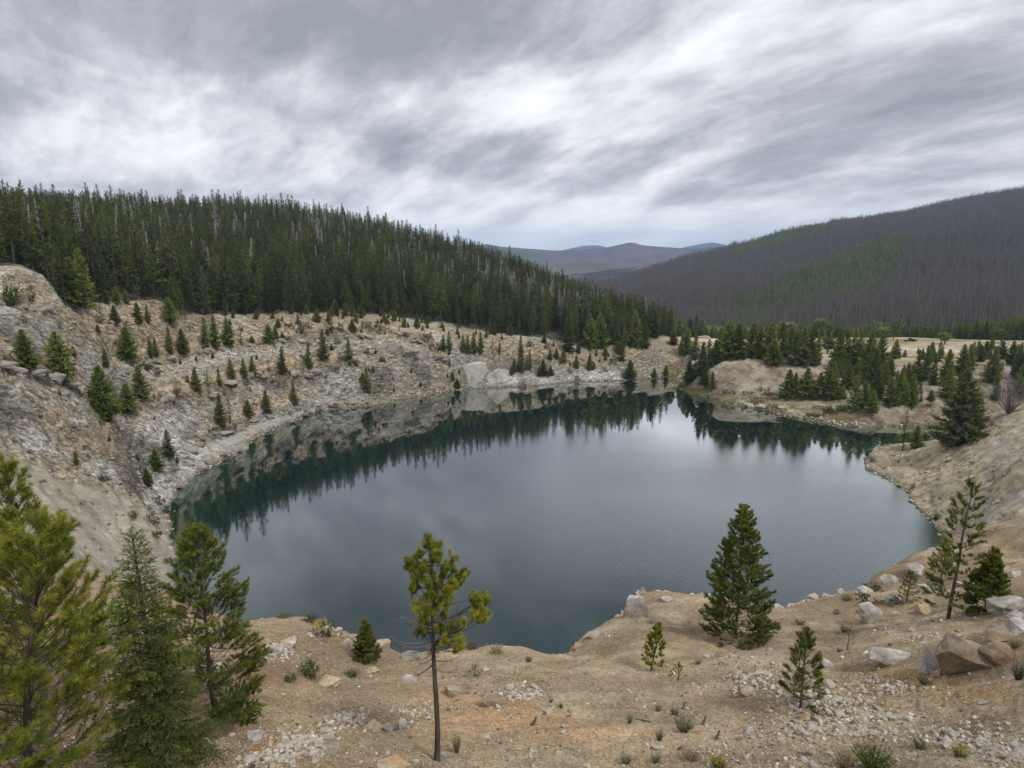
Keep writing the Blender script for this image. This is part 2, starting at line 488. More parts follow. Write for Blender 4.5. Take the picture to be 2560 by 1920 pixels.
# water: deep green body under a calm reflecting surface; shallows let the bottom through
m, t = mat('lake_water')
co = t.n('ShaderNodeTexCoord').outputs['Object']
dep = t.n('ShaderNodeAttribute', attribute_name='depth').outputs['Fac']
rip = t.n('ShaderNodeAttribute', attribute_name='ripple').outputs['Fac']
sw = t.noise(t.vmath('MULTIPLY', co, (1.0, 1.6, 1.0)), 0.35, 3, 0.5)
wv = t.noise(t.vmath('MULTIPLY', co, (1.0, 1.5, 1.0)), 2.6, 4, 0.6)
hh = t.math('ADD', t.math('MULTIPLY', sw, 0.004), t.math('MULTIPLY', wv, t.math('MULTIPLY_ADD', rip, 0.040, 0.0010)))
b = t.n('ShaderNodeBump', ins={'Strength': 1.0, 'Distance': 1.0, 'Height': hh})
geo = t.n('ShaderNodeNewGeometry')
dt = t.n('ShaderNodeVectorMath', operation='DOT_PRODUCT', ins={0: geo.outputs['Incoming'], 1: b.outputs[0]})
cosv = t.math('ABSOLUTE', dt.outputs['Value'])
fres = t.ramp(cosv, [(0.0, 1.0), (0.14, 0.88), (0.225, 0.72), (0.30, 0.54), (0.36, 0.41), (0.42, 0.27), (0.50, 0.12), (0.58, 0.06), (1.0, 0.025)])
gl = t.n('ShaderNodeBsdfGlossy', ins={'Roughness': 0.015, 'Normal': b.outputs[0], 'Color': (0.97, 0.99, 1.0, 1)})
deepc = t.mix(t.ramp(dep, [(0.15, 0.0), (0.9, 1.0)]), (0.020, 0.060, 0.036), (0.004, 0.022, 0.024))
body = t.n('ShaderNodeBsdfDiffuse', ins={'Color': deepc})
tp = t.n('ShaderNodeBsdfTransparent', ins={'Color': (0.30, 0.46, 0.36, 1)})
sub = t.n('ShaderNodeMixShader', ins={0: t.ramp(dep, [(0.0, 0.35), (0.24, 1.0)]), 1: tp.outputs[0], 2: body.outputs[0]})
mx = t.n('ShaderNodeMixShader', ins={0: fres, 1: sub.outputs[0], 2: gl.outputs[0]})
out(t, mx.outputs[0])
M['water'] = m

for nm, colr, rough, metal in (('car_paint', (0.02, 0.022, 0.028), 0.25, 0.3), ('car_silver', (0.45, 0.46, 0.48), 0.3, 0.4), ('car_glass', (0.03, 0.035, 0.04), 0.08, 0.0),
                               ('tyre_rubber', (0.02, 0.02, 0.02), 0.8, 0.0), ('lamp_red', (0.35, 0.02, 0.02), 0.3, 0.0), ('lamp_white', (0.75, 0.75, 0.72), 0.2, 0.0)):
    m, t = mat(nm)
    nz = t.noise(t.n('ShaderNodeTexCoord').outputs['Object'], 6.0, 3)
    p = t.n('ShaderNodeBsdfPrincipled', ins={'Base Color': t.mix(0.15, (*colr, 1), t.ramp(nz, [(0.3, tuple(0.6 * k for k in colr)), (0.7, tuple(min(1, 1.3 * k) for k in colr))])),
                                             'Roughness': rough, 'Metallic': metal})
    out(t, p.outputs[0])
    M[nm] = m

# ------------------------------------------------------------------ terrain: landmark lines of the pit, then one surface through them
shoreA = [(428, 1347), (425, 1300), (428, 1263), (440, 1231), (466, 1203), (498, 1185), (530, 1165), (579, 1139), (606, 1125), (640, 1098), (676, 1076),
          (719, 1062), (754, 1044), (806, 1027), (870, 1021), (936, 1014), (962, 1007), (1023, 994), (1095, 983), (1156, 974), (1200, 972),
          (1265, 968), (1340, 966), (1401, 958), (1462, 955), (1592, 950), (1641, 947), (1680, 941)]
shoreB = [(1698, 939), (1694, 955), (1692, 969), (1735, 985), (1785, 998), (1860, 1015), (1926, 1030), (1999, 1047), (2060, 1057), (2155, 1069), (2245, 1066),
          (2329, 1060), (2400, 1056), (2446, 1053)]
shoreC = [(2440, 1078), (2380, 1098), (2309, 1116), (2228, 1113), (2202, 1119), (2172, 1138), (2160, 1150), (2167, 1170), (2195, 1186), (2230, 1200),
          (2264, 1227), (2287, 1268), (2315, 1292), (2338, 1313), (2352, 1335), (2345, 1365)]
lip = [(618, 1547, 21.5), (692, 1543, 22), (791, 1556, 22), (865, 1596, 20), (934, 1603, 20), (995, 1640, 18.7), (1044, 1640, 18.7), (1125, 1624, 19.5),
       (1207, 1624, 20), (1264, 1633, 20), (1365, 1639, 20), (1410, 1638, 20), (1427, 1614, 21), (1475, 1586, 23), (1500, 1569, 24), (1556, 1546, 25), (1563, 1512, 27),
       (1589, 1491, 28), (1643, 1494, 28), (1730, 1493, 28), (1865, 1515, 27), (1934, 1529, 27), (2025, 1511, 28.5), (2112, 1496, 30),
       (2138, 1491, 31), (2160, 1462, 33), (2195, 1453, 34), (2216, 1431, 36), (2277, 1416, 38), (2330, 1396, 41), (2400, 1374, 42), (2511, 1350, 43), (2560, 1330, 44)]
A_ = by_z([(u, v, 0) for u, v in shoreA])
B_ = by_z([(u, v, 0) for u, v in shoreB])
C_ = by_z([(u, v, 0) for u, v in shoreC])
LIP = by_r(lip, 14)
# the near shore lies out of sight at the foot of the lip
Dn = []
for az, r, z in LIP[::-1]:
    tl = (z - H) / r
    if az > radians(34):
        continue
    Dn.append((az, min(-H / tl * 0.86, 112 if az > radians(31) else 999), 0.0))
Dn = np.array(Dn)
E_ = np.array([(radians(-27.0), 66, 0.), (radians(-28.6), 82, 0.), (radians(-29.6), 98, 0.)])


def plan(p):
    return np.stack([p[:, 1] * np.sin(p[:, 0]), p[:, 1] * np.cos(p[:, 0])], 1)


def polar(xy, z):
    return np.stack([np.arctan2(xy[:, 0], xy[:, 1]), np.hypot(xy[:, 0], xy[:, 1]), np.broadcast_to(z, len(xy))], 1)


LAKE = plan(np.concatenate([A_, B_, C_, Dn, E_]))


def offset(poly, dist):
    """shift along the plan normals; positive = to the right of travel (the lake lies to the right)"""
    tg = np.gradient(poly, axis=0); tg /= np.maximum(np.linalg.norm(tg, axis=1, keepdims=True), 1e-6)
    return poly + dist * np.stack([tg[:, 1], -tg[:, 0]], 1)


def shift_r(p, dr, dz):
    q = p.copy(); q[:, 1] += dr; q[:, 2] += dz
    return q


def inside(poly, x, y):
    c = np.zeros(x.shape, bool)
    n = len(poly)
    for i in range(n):
        x1, y1 = poly[i]; x2, y2 = poly[(i + 1) % n]
        if y1 == y2:
            continue
        c ^= ((y1 > y) != (y2 > y)) & (x < (x2 - x1) * (y - y1) / (y2 - y1) + x1)
    return c


b0 = by_z([(474, 1127, 2.6), (518, 1095, 2.6), (560, 1079, 2.4), (579, 1075, 2.4), (632, 1047, 2.4), (681, 1033, 2.4), (734, 1020, 2.2), (800, 1005, 1.8)])
b1 = by_r([(356, 1002, 160), (434, 996, 167), (492, 981, 173), (550, 967, 180), (609, 943, 187), (640, 941, 191), (676, 934, 195), (716, 936, 197), (760, 926, 203), (791, 923, 206), (849, 911, 210), (936, 914, 213)])
b2 = by_r([(278, 918, 166), (347, 903, 175), (477, 886, 190), (550, 871, 198), (618, 862, 205), (690, 856, 211), (757, 848, 217), (780, 836, 219),
           (878, 832, 225), (959, 826, 230), (988, 838, 230), (1034, 842, 230), (1066, 856, 228), (1095, 876, 225), (1118, 904, 221)])
b3 = by_r([(-80, 764, 149), (0, 764, 153), (60, 765, 157), (128, 765, 162)])
b4 = by_r([(-60, 872, 122), (0, 898, 126), (60, 925, 129), (100, 942, 132), (170, 958, 139), (232, 985, 146)])
ledge = by_r([(246, 814, 170), (318, 814, 178), (405, 806, 190), (440, 799, 197)])
fedge = by_r([(0, 672, 170), (52, 672, 172), (95, 692, 170), (136, 721, 168), (150, 762, 164), (203, 767, 174), (289, 761, 184), (405, 757, 195), (432, 785, 199), (480, 795, 206), (640, 792, 223), (676, 790, 226), (820, 785, 236),
              (864, 784, 240), (965, 793, 248), (1060, 806, 249), (1100, 808, 249), (1158, 825, 247), (1274, 840, 246), (1349, 847, 246), (1456, 874, 247), (1505, 874, 251),
              (1528, 863, 254), (1577, 863, 258), (1630, 843, 268), (1655, 843, 274)])
ridge = by_r([(-500, 540, 470), (-200, 543, 480), (0, 546, 480), (300, 545, 480), (600, 549, 480), (800, 560, 470), (900, 584, 460), (1000, 606, 455), (1100, 630, 450),
              (1200, 657, 445), (1300, 696, 440), (1400, 735, 430), (1500, 776, 400), (1600, 812, 360), (1680, 838, 320)], 40)
misc_r = [  # loose landmarks: u, v, distance
    (-500, 1920, 8), (0, 1920, 8.5), (300, 1920, 8.7), (500, 1920, 8.8), (700, 1920, 8.8), (900, 1920, 8.8), (1092, 1900, 9.2), (1280, 1920, 8.8), (1500, 1920, 8.9), (1700, 1920, 9), (1900, 1920, 9), (2100, 1920, 9),
    (2350, 1920, 9.2), (2560, 1920, 9.5), (2900, 1920, 10), (350, 1750, 12.5), (650, 1750, 12.5), (900, 1750, 12.6), (1100, 1750, 12.9), (1280, 1750, 13), (1480, 1750, 13), (1700, 1750, 13.1),
    (1900, 1750, 13), (2100, 1750, 12.8), (2350, 1750, 12.6), (2560, 1750, 12.4), (500, 1640, 16), (700, 1650, 16), (900, 1690, 15.4), (1600, 1650, 17.5), (1750, 1650, 18), (1865, 1605, 20.5), (2000, 1620, 19.5),
    (2120, 1620, 19.2), (2250, 1620, 17.5), (2437, 1660, 14.6), (2560, 1650, 14.2), (1700, 1560, 23), (2040, 1560, 23.5), (2300, 1540, 23.5), (2200, 1540, 24), (2440, 1560, 20.5), (2560, 1560, 18.5), (2400, 1480, 26), (2560, 1480, 24), (2300, 1470, 30), (2450, 1420, 32), (2560, 1400, 34),
    (250, 1480, 26), (150, 1560, 19), (0, 1480, 26), (0, 1600, 17), (-300, 1480, 25), (400, 1560, 20), (420, 1480, 34), (300, 1640, 15), (0, 1400, 45), (200, 1400, 66), (350, 1400, 93), (0, 1300, 72), (200, 1300, 91), (350, 1300, 112),
    (0, 1200, 93), (200, 1200, 112), (350, 1200, 130), (440, 1150, 142), (0, 1100, 105), (200, 1100, 124), (350, 1100, 148), (0, 1000, 118), (200, 1050, 131), 
    (150, 900, 142), (0, 830, 134), (60, 790, 146), (160, 830, 156), (210, 900, 155), (250, 960, 153), (300, 1040, 151), (250, 1060, 139),
    (-300, 1200, 75), (-300, 1000, 95), (-300, 800, 130), (-300, 690, 165), (40, 745, 160), (90, 740, 164),
    (420, 1230, 134), (400, 1290, 119), (410, 1340, 112), (470, 1150, 149),
    # right bank
    (2560, 1250, 112), (2560, 1150, 128), (2560, 1013, 168), (2560, 1080, 148), (2506, 1028, 166), (2468, 1038, 166), (2420, 1068, 165), (2360, 1100, 167), (2300, 1111, 168), (2240, 1108, 171), (2205, 1114, 169), (2300, 1180, 150), (2230, 1150, 163),
    (2400, 1200, 137), (2450, 1300, 117), (2560, 1400, 90), (2420, 1350, 100), (2700, 1250, 108), (2700, 1013, 160), (2900, 1100, 120),
    # headland: mound, beach, rock bank
    (1788, 932, 221), (1808, 905, 225), (1850, 901, 227), (1900, 901, 229), (1950, 911, 228), (2025, 916, 226), (2051, 933, 222), (1785, 973, 214), (1850, 981, 213), (1900, 983, 214.5), (1947, 993, 212), (2040, 997, 211), (2115, 998, 213),
    (1810, 893, 240), (1900, 890, 245), (2000, 900, 240), (2060, 925, 236), (1740, 945, 222), (1720, 900, 245), (1740, 870, 262), (1800, 862, 275),
    (2101, 1033, 197), (2177, 1027, 197), (2228, 1016, 205), (2266, 1011, 208), (2330, 1012, 211), (2050, 1043, 199), (2180, 985, 220), (2210, 950, 240), (2300, 985, 216), (2400, 990, 220), (2120, 960, 232), (2130, 930, 245),
    (2440, 907, 250), (2490, 905, 255), (2480, 960, 230), (2560, 930, 245), (2430, 950, 232),
    (2275, 853, 370), (2350, 900, 300), (2230, 890, 300), (2100, 870, 330), (2000, 858, 345), (1900, 850, 350), (1750, 843, 335), (1690, 838, 322), (2450, 880, 320), (2560, 880, 310), (2800, 880, 300), (2450, 852, 380), (2560, 850, 380)]
flat = []                                  # plain, then the drop to the valley of the burned hill
for a_ in range(13, 76, 3):
    az = radians(a_)
    re_ = float(np.interp(a_, [13, 20, 26, 31, 40], [330, 348, 365, 388, 402]))
    up_ = max(0, a_ - 32.5) * 1.5 if a_ < 60 else 20
    for r_, z_ in ((re_ - 45, 3.6), (re_, 3.4), (re_ + 16, 0.0 + up_ * 0.2), (re_ + 60, -9 + up_ * 0.9), (re_ + 150, -16 + up_), (640, -22 + up_ * 0.4), (760, -28)):
        flat.append((az, r_, z_))
back = []
for a_ in range(-175, 181, 10):
    if abs(a_) >= 55:
        az = radians(a_)
        back += [(az, 6, H - 2.2), (az, 14, H - 3), (az, 40, H - 5)]
        if abs(a_) >= 75:
            back += [(az, 120, H + 4), (az, 300, H + 20), (az, 500, H + 40), (az, 760, H + 45)]
centre = [(radians(a_), 0.4, H - 1.62) for a_ in range(-180, 180, 20)] + [(radians(a_), 2.2, H - 2.0 - 0.5 * (abs(a_) < 60)) for a_ in range(-180, 180, 12)] + [(radians(a_), 4.8, H - 4.75) for a_ in range(-44, 45, 6)]

shore_all = np.concatenate([A_, B_, C_, Dn, E_])
sp = plan(shore_all)
under1 = polar(offset(sp, 2.5), -1.3)
under2 = polar(offset(sp, 7.0), -4.0)
keep2 = inside(LAKE, *offset(sp, 7.0).T) & (np.arange(len(sp)) % 2 == 0)
keep1 = inside(LAKE, *offset(sp, 2.5).T)
bank = polar(offset(sp, -1.6), 0.75)
bank = bank[~inside(LAKE, *offset(sp, -1.6).T)]
bottom = np.array([(radians(a_), r_, -9.) for a_ in range(-20, 30, 5) for r_ in (95, 120, 145)])
bottom = bottom[inside(LAKE, *plan(bottom).T)]

ridge[:, 2] -= 3.5
rid2 = ridge.copy(); rid2[:, 1] = 720; rid2[:, 2] -= 12 + 45 * np.clip((rid2[:, 0] - radians(-4)) / radians(12), 0, 1)
mid_hill = []
fi_r = lambda az: np.interp(az, fedge[:, 0], fedge[:, 1])
fi_z = lambda az: np.interp(az, fedge[:, 0], fedge[:, 2])
for az, r, z in ridge[::2]:
    for q in (0.3, 0.62):
        rr = fi_r(az) + (r - fi_r(az)) * q
        zz = fi_z(az) + (z - fi_z(az)) * (q ** 0.86)
        mid_hill.append((az, rr, zz))

CTL = np.concatenate([A_, B_, C_, Dn, E_, LIP, shift_r(LIP, 1.2, -1.4), bank, under1[keep1], under2[keep2], bottom,
                      b0, shift_r(b0, 2.0, 0.2), b1, shift_r(b1, 2.6, 0.2), b2, shift_r(b2, 4.0, 0.3), ledge, shift_r(ledge, 2.5, 0.2), b3, shift_r(b3, 6.0, 0.1), b4, shift_r(b4, 4.0, 0.0), fedge, shift_r(fedge, 6, 0.8),
                      ridge, rid2, np.array(mid_hill), by_r([(u, v, r) for u, v, r in misc_r[:1]]),
                      np.concatenate([by_r([p]) for p in misc_r]), np.array(flat), np.array(back), np.array(centre)])
KLOG = 0.9


def uv_of(az, r):
    return az, np.log(r) * KLOG


cu, cvv = uv_of(CTL[:, 0], CTL[:, 1])
keyc = np.round(np.stack([cu, cvv], 1) / 0.0012).astype(int)
_, uniq = np.unique(keyc, axis=0, return_index=True)
CTL = CTL[np.sort(uniq)]
cu, cvv = uv_of(CTL[:, 0], CTL[:, 1])
rbf = RBF(np.stack([cu, cvv], 1), CTL[:, 2], 2e-4)

az_in = np.arange(-42, 42.001, 0.12)
az_mid = np.concatenate([np.arange(-75, -42, 0.6), az_in, np.arange(42.6, 75.1, 0.6)])
AZ = np.radians(np.concatenate([np.arange(-180, -75, 3.0), az_mid, np.arange(78, 180.1, 3.0)]))
AZ[-1] = pi
RR = np.concatenate([np.geomspace(0.4, 6, 14, endpoint=False), np.geomspace(6, 40, 255, endpoint=False), np.geomspace(40, 108, 64, endpoint=False),
                     np.arange(108, 262, 0.41), np.arange(262, 430, 2.2), np.arange(430, 761, 7.0)])
na, nrr = len(AZ), len(RR)
ai = np.unique(np.concatenate([np.arange(0, na, 2), [na - 1]])); ri = np.unique(np.concatenate([np.arange(0, nrr, 2), [nrr - 1]]))
ga, gr = np.meshgrid(AZ[ai], RR[ri], indexing='ij')
zc = rbf(*uv_of(ga, gr))
tmp = np.empty((len(ai), nrr), np.float32)
for i in range(len(ai)):
    tmp[i] = np.interp(RR, RR[ri], zc[i])
Z = np.empty((na, nrr), np.float32)
for j in range(nrr):
    Z[:, j] = np.interp(AZ, AZ[ai], tmp[:, j])
GA, GR = np.meshgrid(AZ, RR, indexing='ij')
X = (GR * np.sin(GA)).astype(np.float32); Y = (GR * np.cos(GA)).astype(np.float32)

# slope of the bare shape
def slope(Zq):
    dzr = np.gradient(Zq, axis=1) / np.gradient(RR)[None, :]
    dza = np.gradient(Zq, axis=0) / (np.gradient(AZ)[:, None] * GR)
    return np.hypot(dzr, dza)


def sstep(a, b, x):
    q = np.clip((x - a) / (b - a), 0, 1)
    return q * q * (3 - 2 * q)


S0 = slope(Z)
UU, VV = project(X, Y, Z)
fr = np.interp(GA, fedge[:, 0], fedge[:, 1], left=176, right=9999)
behindF = sstep(0, 5, GR - fr)                                   # forest floor
rid_r = np.interp(GA, ridge[:, 0], ridge[:, 1], right=0)
west = sstep(radians(7), radians(-2), GA)                        # quarry wall side
quarry = sstep(60, 100, GR) * (1 - behindF) * sstep(radians(16), radians(10), GA) * sstep(radians(-80), radians(-50), GA)
rightbank = sstep(radians(23), radians(27), GA) * sstep(60, 85, GR) * (1 - sstep(166, 176, GR))
nearm = 1 - sstep(40, 58, GR)
head = sstep(radians(12.5), radians(14), GA) * sstep(180, 190, GR)
wet = sstep(0.2, 1.2, Z)

road_px = np.array([(-200, 1085), (0, 1135), (100, 1165), (220, 1205), (330, 1250), (380, 1275)], float)
vline = np.interp(UU, road_px[:, 0], road_px[:, 1])
gravelm = sstep(-15, 25, VV - vline) * sstep(450, 400, UU) * sstep(16, 26, GR) * (1 - sstep(118, 128, GR)) * (np.abs(GA) < 1.3)
# relief
nA = fbm(X * 0.16, Y * 0.16, Z * 0.22, 4, 3) - 0.5
nB = fbm(X * 0.55, Y * 0.55, Z * 0.75, 3, 21, 0.55, True) - 0.55
nC = fbm(X * 1.0, Y * 1.0, None, 2, 41, 0.55) - 0.5
steep = sstep(0.45, 0.95, S0)
# bench rims: a broken scarp just under each rim, a flat tread behind it
scarp = np.zeros_like(Z); tread = np.zeros_like(Z); talus = np.zeros_like(Z)
brk = fbm(X * 0.25, Y * 0.25, None, 3, 31) - 0.5
for tr in (b0, b1, b2, b3, b4):
    rk_ = np.interp(GA, tr[:, 0], tr[:, 1], left=-999, right=-999)
    fadein = sstep(tr[0, 0] - 0.001, tr[0, 0] + 0.04, GA) * sstep(tr[-1, 0] + 0.001, tr[-1, 0] - 0.03, GA)
    d_ = rk_ - GR + brk * 2.4                                        # metres in front of the rim
    Z = Z + fadein * 1.9 * sstep(0.9, -0.3, d_) * sstep(-11, -3, d_) * (1.0 + 0.8 * brk)
    scarp = np.maximum(scarp, fadein * sstep(-0.8, 0.1, d_) * sstep(3.6, 1.2, d_))
    talus = np.maximum(talus, fadein * sstep(2.2, 4.0, d_) * sstep(11, 7, d_))
    tread = np.maximum(tread, fadein * sstep(-4.2, -2.6, d_) * sstep(0.2, -0.6, d_))
amp = quarry * (1 - 0.85 * gravelm) * (0.20 + 0.7 * steep + 0.8 * scarp) * (1 - 0.8 * tread)
tq_ = (Z * 0.85 + X * 0.22 - Y * 0.10 + 3.2 * (fbm(X * 0.08, Y * 0.08, Z * 0.08, 3, 61) - 0.5)) / 2.3
fq_ = tq_ - np.floor(tq_)
stair = (sstep(0.15, 0.55, fq_) - fq_) * 2.3
ledgem = quarry * sstep(0.42, 0.6, fbm(X * 0.05, Y * 0.05, Z * 0.07, 3, 71)) * (0.35 + 0.65 * steep)
Zd = Z + ledgem * stair * 0.75 + quarry * nA * 2.0 * (0.35 + steep) * (1 - 0.7 * tread) + amp * nB * 1.5 + quarry * nC * 0.45
Zd += rightbank * ((fbm(X * 0.3, Y * 0.3, None, 4, 77) - 0.5) * 1.5 + (fbm(X * 0.9, Y * 0.35, Z * 0.5, 3, 79, 0.55, True) - 0.5) * 0.55 + nC * 0.35)
gull = fbm(X * 0.9 + Z * 0.2, Y * 0.25, None, 3, 91, 0.5, True) - 0.5
Zd += head * (nA * 0.5 + steep * (nB * 1.1 + gull * 0.8) + nC * 0.22) * (1 - behindF)
Zd += behindF * nA * 3.0
g1 = fbm(X * 0.5, Y * 0.5, None, 3, 101) - 0.5
g2 = fbm(X * 1.9, Y * 1.9, None, 2, 131) - 0.5
fade = sstep(1.5, 6, GR)
Zd += nearm * fade * (g1 * 0.55 + g2 * 0.13)
shore_fix = np.exp(-(Z / 0.9) ** 2)                               # keep the waterline where it is
Z = np.where(GR > 50, Zd * (1 - 0.75 * shore_fix) + Z * 0.75 * shore_fix, Zd).astype(np.float32)
S1 = slope(Z)


def ground_z(az, r):
    az = np.asarray(az, float); r = np.asarray(r, float)
    i = np.clip(np.searchsorted(AZ, az) - 1, 0, na - 2); j = np.clip(np.searchsorted(RR, r) - 1, 0, nrr - 2)
    fa = np.clip((az - AZ[i]) / (AZ[i + 1] - AZ[i]), 0, 1); fb = np.clip((r - RR[j]) / (RR[j + 1] - RR[j]), 0, 1)
    return (Z[i, j] * (1 - fa) * (1 - fb) + Z[i + 1, j] * fa * (1 - fb) + Z[i, j + 1] * (1 - fa) * fb + Z[i + 1, j + 1] * fa * fb)


def hit(u, v, rmin=3.0, rmax=700.0):
    """where the line of sight through a picture position first meets the ground"""
    az, t = ray(u, v)
    rr = np.geomspace(rmin, rmax, 2600)
    gz = ground_z(np.full(len(rr), az), rr)
    k = np.nonzero(H + rr * t <= gz)[0]
    if not len(k):
        return None
    i = max(1, k[0])
    r0, r1 = rr[i - 1], rr[i]
    d0 = H + r0 * t - gz[i - 1]; d1 = gz[i] - (H + r1 * t)
    r = r0 + (r1 - r0) * max(0, d0) / max(1e-9, max(0, d0) + d1)
    return float(az), float(r), float(ground_z(az, r))


def at(u, v, rmin=3.0):
    h_ = hit(u, v, rmin)
    if h_ is None:
        return None
    az, r, z = h_
    return np.array([r * sin(az), r * cos(az), z])


def gz_xy(x, y):
    return ground_z(np.arctan2(x, y), np.hypot(x, y))


# colours of the ground kinds
def lerp(a, b, q):
    return a * (1 - q[..., None]) + np.array(b, np.float32) * q[..., None]


base = np.zeros(X.shape + (3,), np.float32) + np.array((0.285, 0.256, 0.208), np.float32)
lowf = fbm(X * 0.12, Y * 0.12, None, 4, 201); lowg = fbm(X * 0.7, Y * 0.7, None, 4, 221)
base = lerp(base, (0.30, 0.288, 0.262), quarry * sstep(0.42, 0.56, lowf))
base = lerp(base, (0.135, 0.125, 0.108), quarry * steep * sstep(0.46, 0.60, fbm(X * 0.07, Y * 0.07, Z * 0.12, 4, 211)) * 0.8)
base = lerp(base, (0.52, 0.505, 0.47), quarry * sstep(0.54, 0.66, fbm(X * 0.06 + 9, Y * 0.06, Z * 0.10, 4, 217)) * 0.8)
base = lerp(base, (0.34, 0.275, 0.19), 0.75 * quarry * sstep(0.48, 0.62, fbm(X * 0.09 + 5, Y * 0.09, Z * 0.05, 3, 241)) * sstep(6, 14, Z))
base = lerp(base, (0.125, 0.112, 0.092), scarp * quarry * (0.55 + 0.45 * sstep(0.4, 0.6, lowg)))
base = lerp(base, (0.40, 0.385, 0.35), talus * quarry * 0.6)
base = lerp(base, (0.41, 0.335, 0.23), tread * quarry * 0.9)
# sandy road line along the left slope and tan bench treads
for tr, wd in ((b1, 2.2), (b2, 3.4), (b3, 5.0), (ledge, 4.0)):
    d_ = GR - np.interp(GA, tr[:, 0], tr[:, 1], left=-999, right=-999)
    base = lerp(base, (0.42, 0.345, 0.24), quarry * np.exp(-((d_ - wd * 0.5) / wd) ** 2) * 0.8)
base = lerp(base, (0.36, 0.30, 0.21), quarry * np.exp(-((GR - np.interp(GA, fedge[:, 0], fedge[:, 1], left=0, right=0) + 5) / 6) ** 2) * 0.8)
road_px = np.array([(-200, 1085), (0, 1135), (100, 1165), (220, 1205), (330, 1250), (380, 1275)], float)
vline = np.interp(UU, road_px[:, 0], road_px[:, 1])
base = lerp(base, (0.43, 0.35, 0.24), quarry * sstep(380, 330, UU) * np.exp(-((VV - vline) / 11) ** 2) * 0.8)
nearslope = sstep(20, 40, GR) * sstep(radians(-18), radians(-24), GA) * (GR < 110)
base = lerp(base, (0.345, 0.315, 0.262), np.maximum(gravelm, nearslope * 0.4) * (1 - behindF))
base = lerp(base, (0.27, 0.245, 0.195), gravelm * sstep(0.48, 0.62, fbm(X * 0.4, Y * 0.4, Z * 0.5, 4, 207)) * 0.7)
# foreground soil: tan on the right, browner to the left, rusty patches in the middle
soil = np.zeros_like(base) + np.array((0.285, 0.222, 0.145), np.float32)
soil = lerp(soil, (0.21, 0.150, 0.095), sstep(1150, 600, UU) * (0.45 + 0.55 * sstep(0.35, 0.6, lowg)) * sstep(1500, 1700, VV))
soil = lerp(soil, (0.38, 0.315, 0.22), sstep(0.5, 0.68, lowg) * sstep(1000, 1300, UU))
for cx, cy, sx, sy, cc in ((1140, 1726, 75, 20, (0.34, 0.205, 0.115)), (1230, 1752, 60, 16, (0.34, 0.205, 0.115)), (1330, 1785, 90, 16, (0.42, 0.27, 0.13)), (1200, 1800, 150, 35, (0.40, 0.27, 0.15)),
                           (2200, 1690, 110, 30, (0.33, 0.215, 0.10)), (2430, 1730, 120, 35, (0.31, 0.205, 0.11)), (690, 1880, 60, 25, (0.44, 0.25, 0.10)), (1450, 1840, 160, 30, (0.40, 0.28, 0.16))):
    q_ = np.exp(-((UU - cx) / sx) ** 2 - ((VV - cy) / sy) ** 2) * sstep(0.3, 0.55, fbm(X * 1.5, Y * 1.5, None, 3, 261) + 0.08)
    soil = lerp(soil, cc, np.clip(q_ * 1.3, 0, 0.9) * nearm)
base = base * (1 - nearm[..., None]) + soil * nearm[..., None]
base = lerp(base, (0.30, 0.265, 0.215), nearm * sstep(1500, 1300, VV) * sstep(800, 500, UU))
# right bank: pale yellowish sand with grey scree
base = lerp(base, (0.46, 0.40, 0.285), rightbank)
base = lerp(base, (0.33, 0.285, 0.20), rightbank * sstep(0.52, 0.64, fbm(X * 0.6, Y * 0.6, Z * 0.9, 4, 287)) * 0.8)
base = lerp(base, (0.40, 0.385, 0.355), 0.7 * rightbank * sstep(0.50, 0.66, fbm(X * 0.5, Y * 0.5, None, 4, 281)) * sstep(2380, 2520, UU))
# headland and plain
base = lerp(base, (0.325, 0.278, 0.21), head * (1 - behindF))
base = lerp(base, (0.20, 0.16, 0.115), head * (1 - behindF) * sstep(0.50, 0.62, fbm(X * 0.28, Y * 0.28, Z * 0.4, 4, 297)) * 0.8)
base = lerp(base, (0.43, 0.385, 0.31), head * (1 - behindF) * sstep(0.54, 0.66, fbm(X * 0.21 + 3, Y * 0.21, Z * 0.4, 4, 299)) * 0.8)
beach = head * sstep(2.6, 1.0, Z) * sstep(2150, 2100, UU) * sstep(0.40, 0.60, fbm(X * 0.25, Y * 0.25, None, 4, 301)) * (1 - behindF)
base = lerp(base, (0.175, 0.165, 0.055), beach * 0.95)
plain = head * sstep(255, 275, GR) * sstep(600, 420, GR) * (GA > radians(10))
dry = fbm(X * 0.05, Y * 0.12, None, 4, 321)
base = lerp(base, (0.42, 0.365, 0.265), plain)
base = lerp(base, (0.29, 0.245, 0.115), plain * sstep(0.48, 0.60, dry))
base = lerp(base, (0.55, 0.49, 0.38), plain * np.exp(-((VV - np.interp(UU, [1700, 2200, 2560], [846, 868, 888])) / 5) ** 2))
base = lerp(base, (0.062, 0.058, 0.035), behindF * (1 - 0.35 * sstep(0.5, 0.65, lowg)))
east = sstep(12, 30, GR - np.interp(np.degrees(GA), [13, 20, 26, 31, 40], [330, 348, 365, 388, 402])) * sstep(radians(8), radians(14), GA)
base = lerp(base, (0.07, 0.075, 0.04), east)
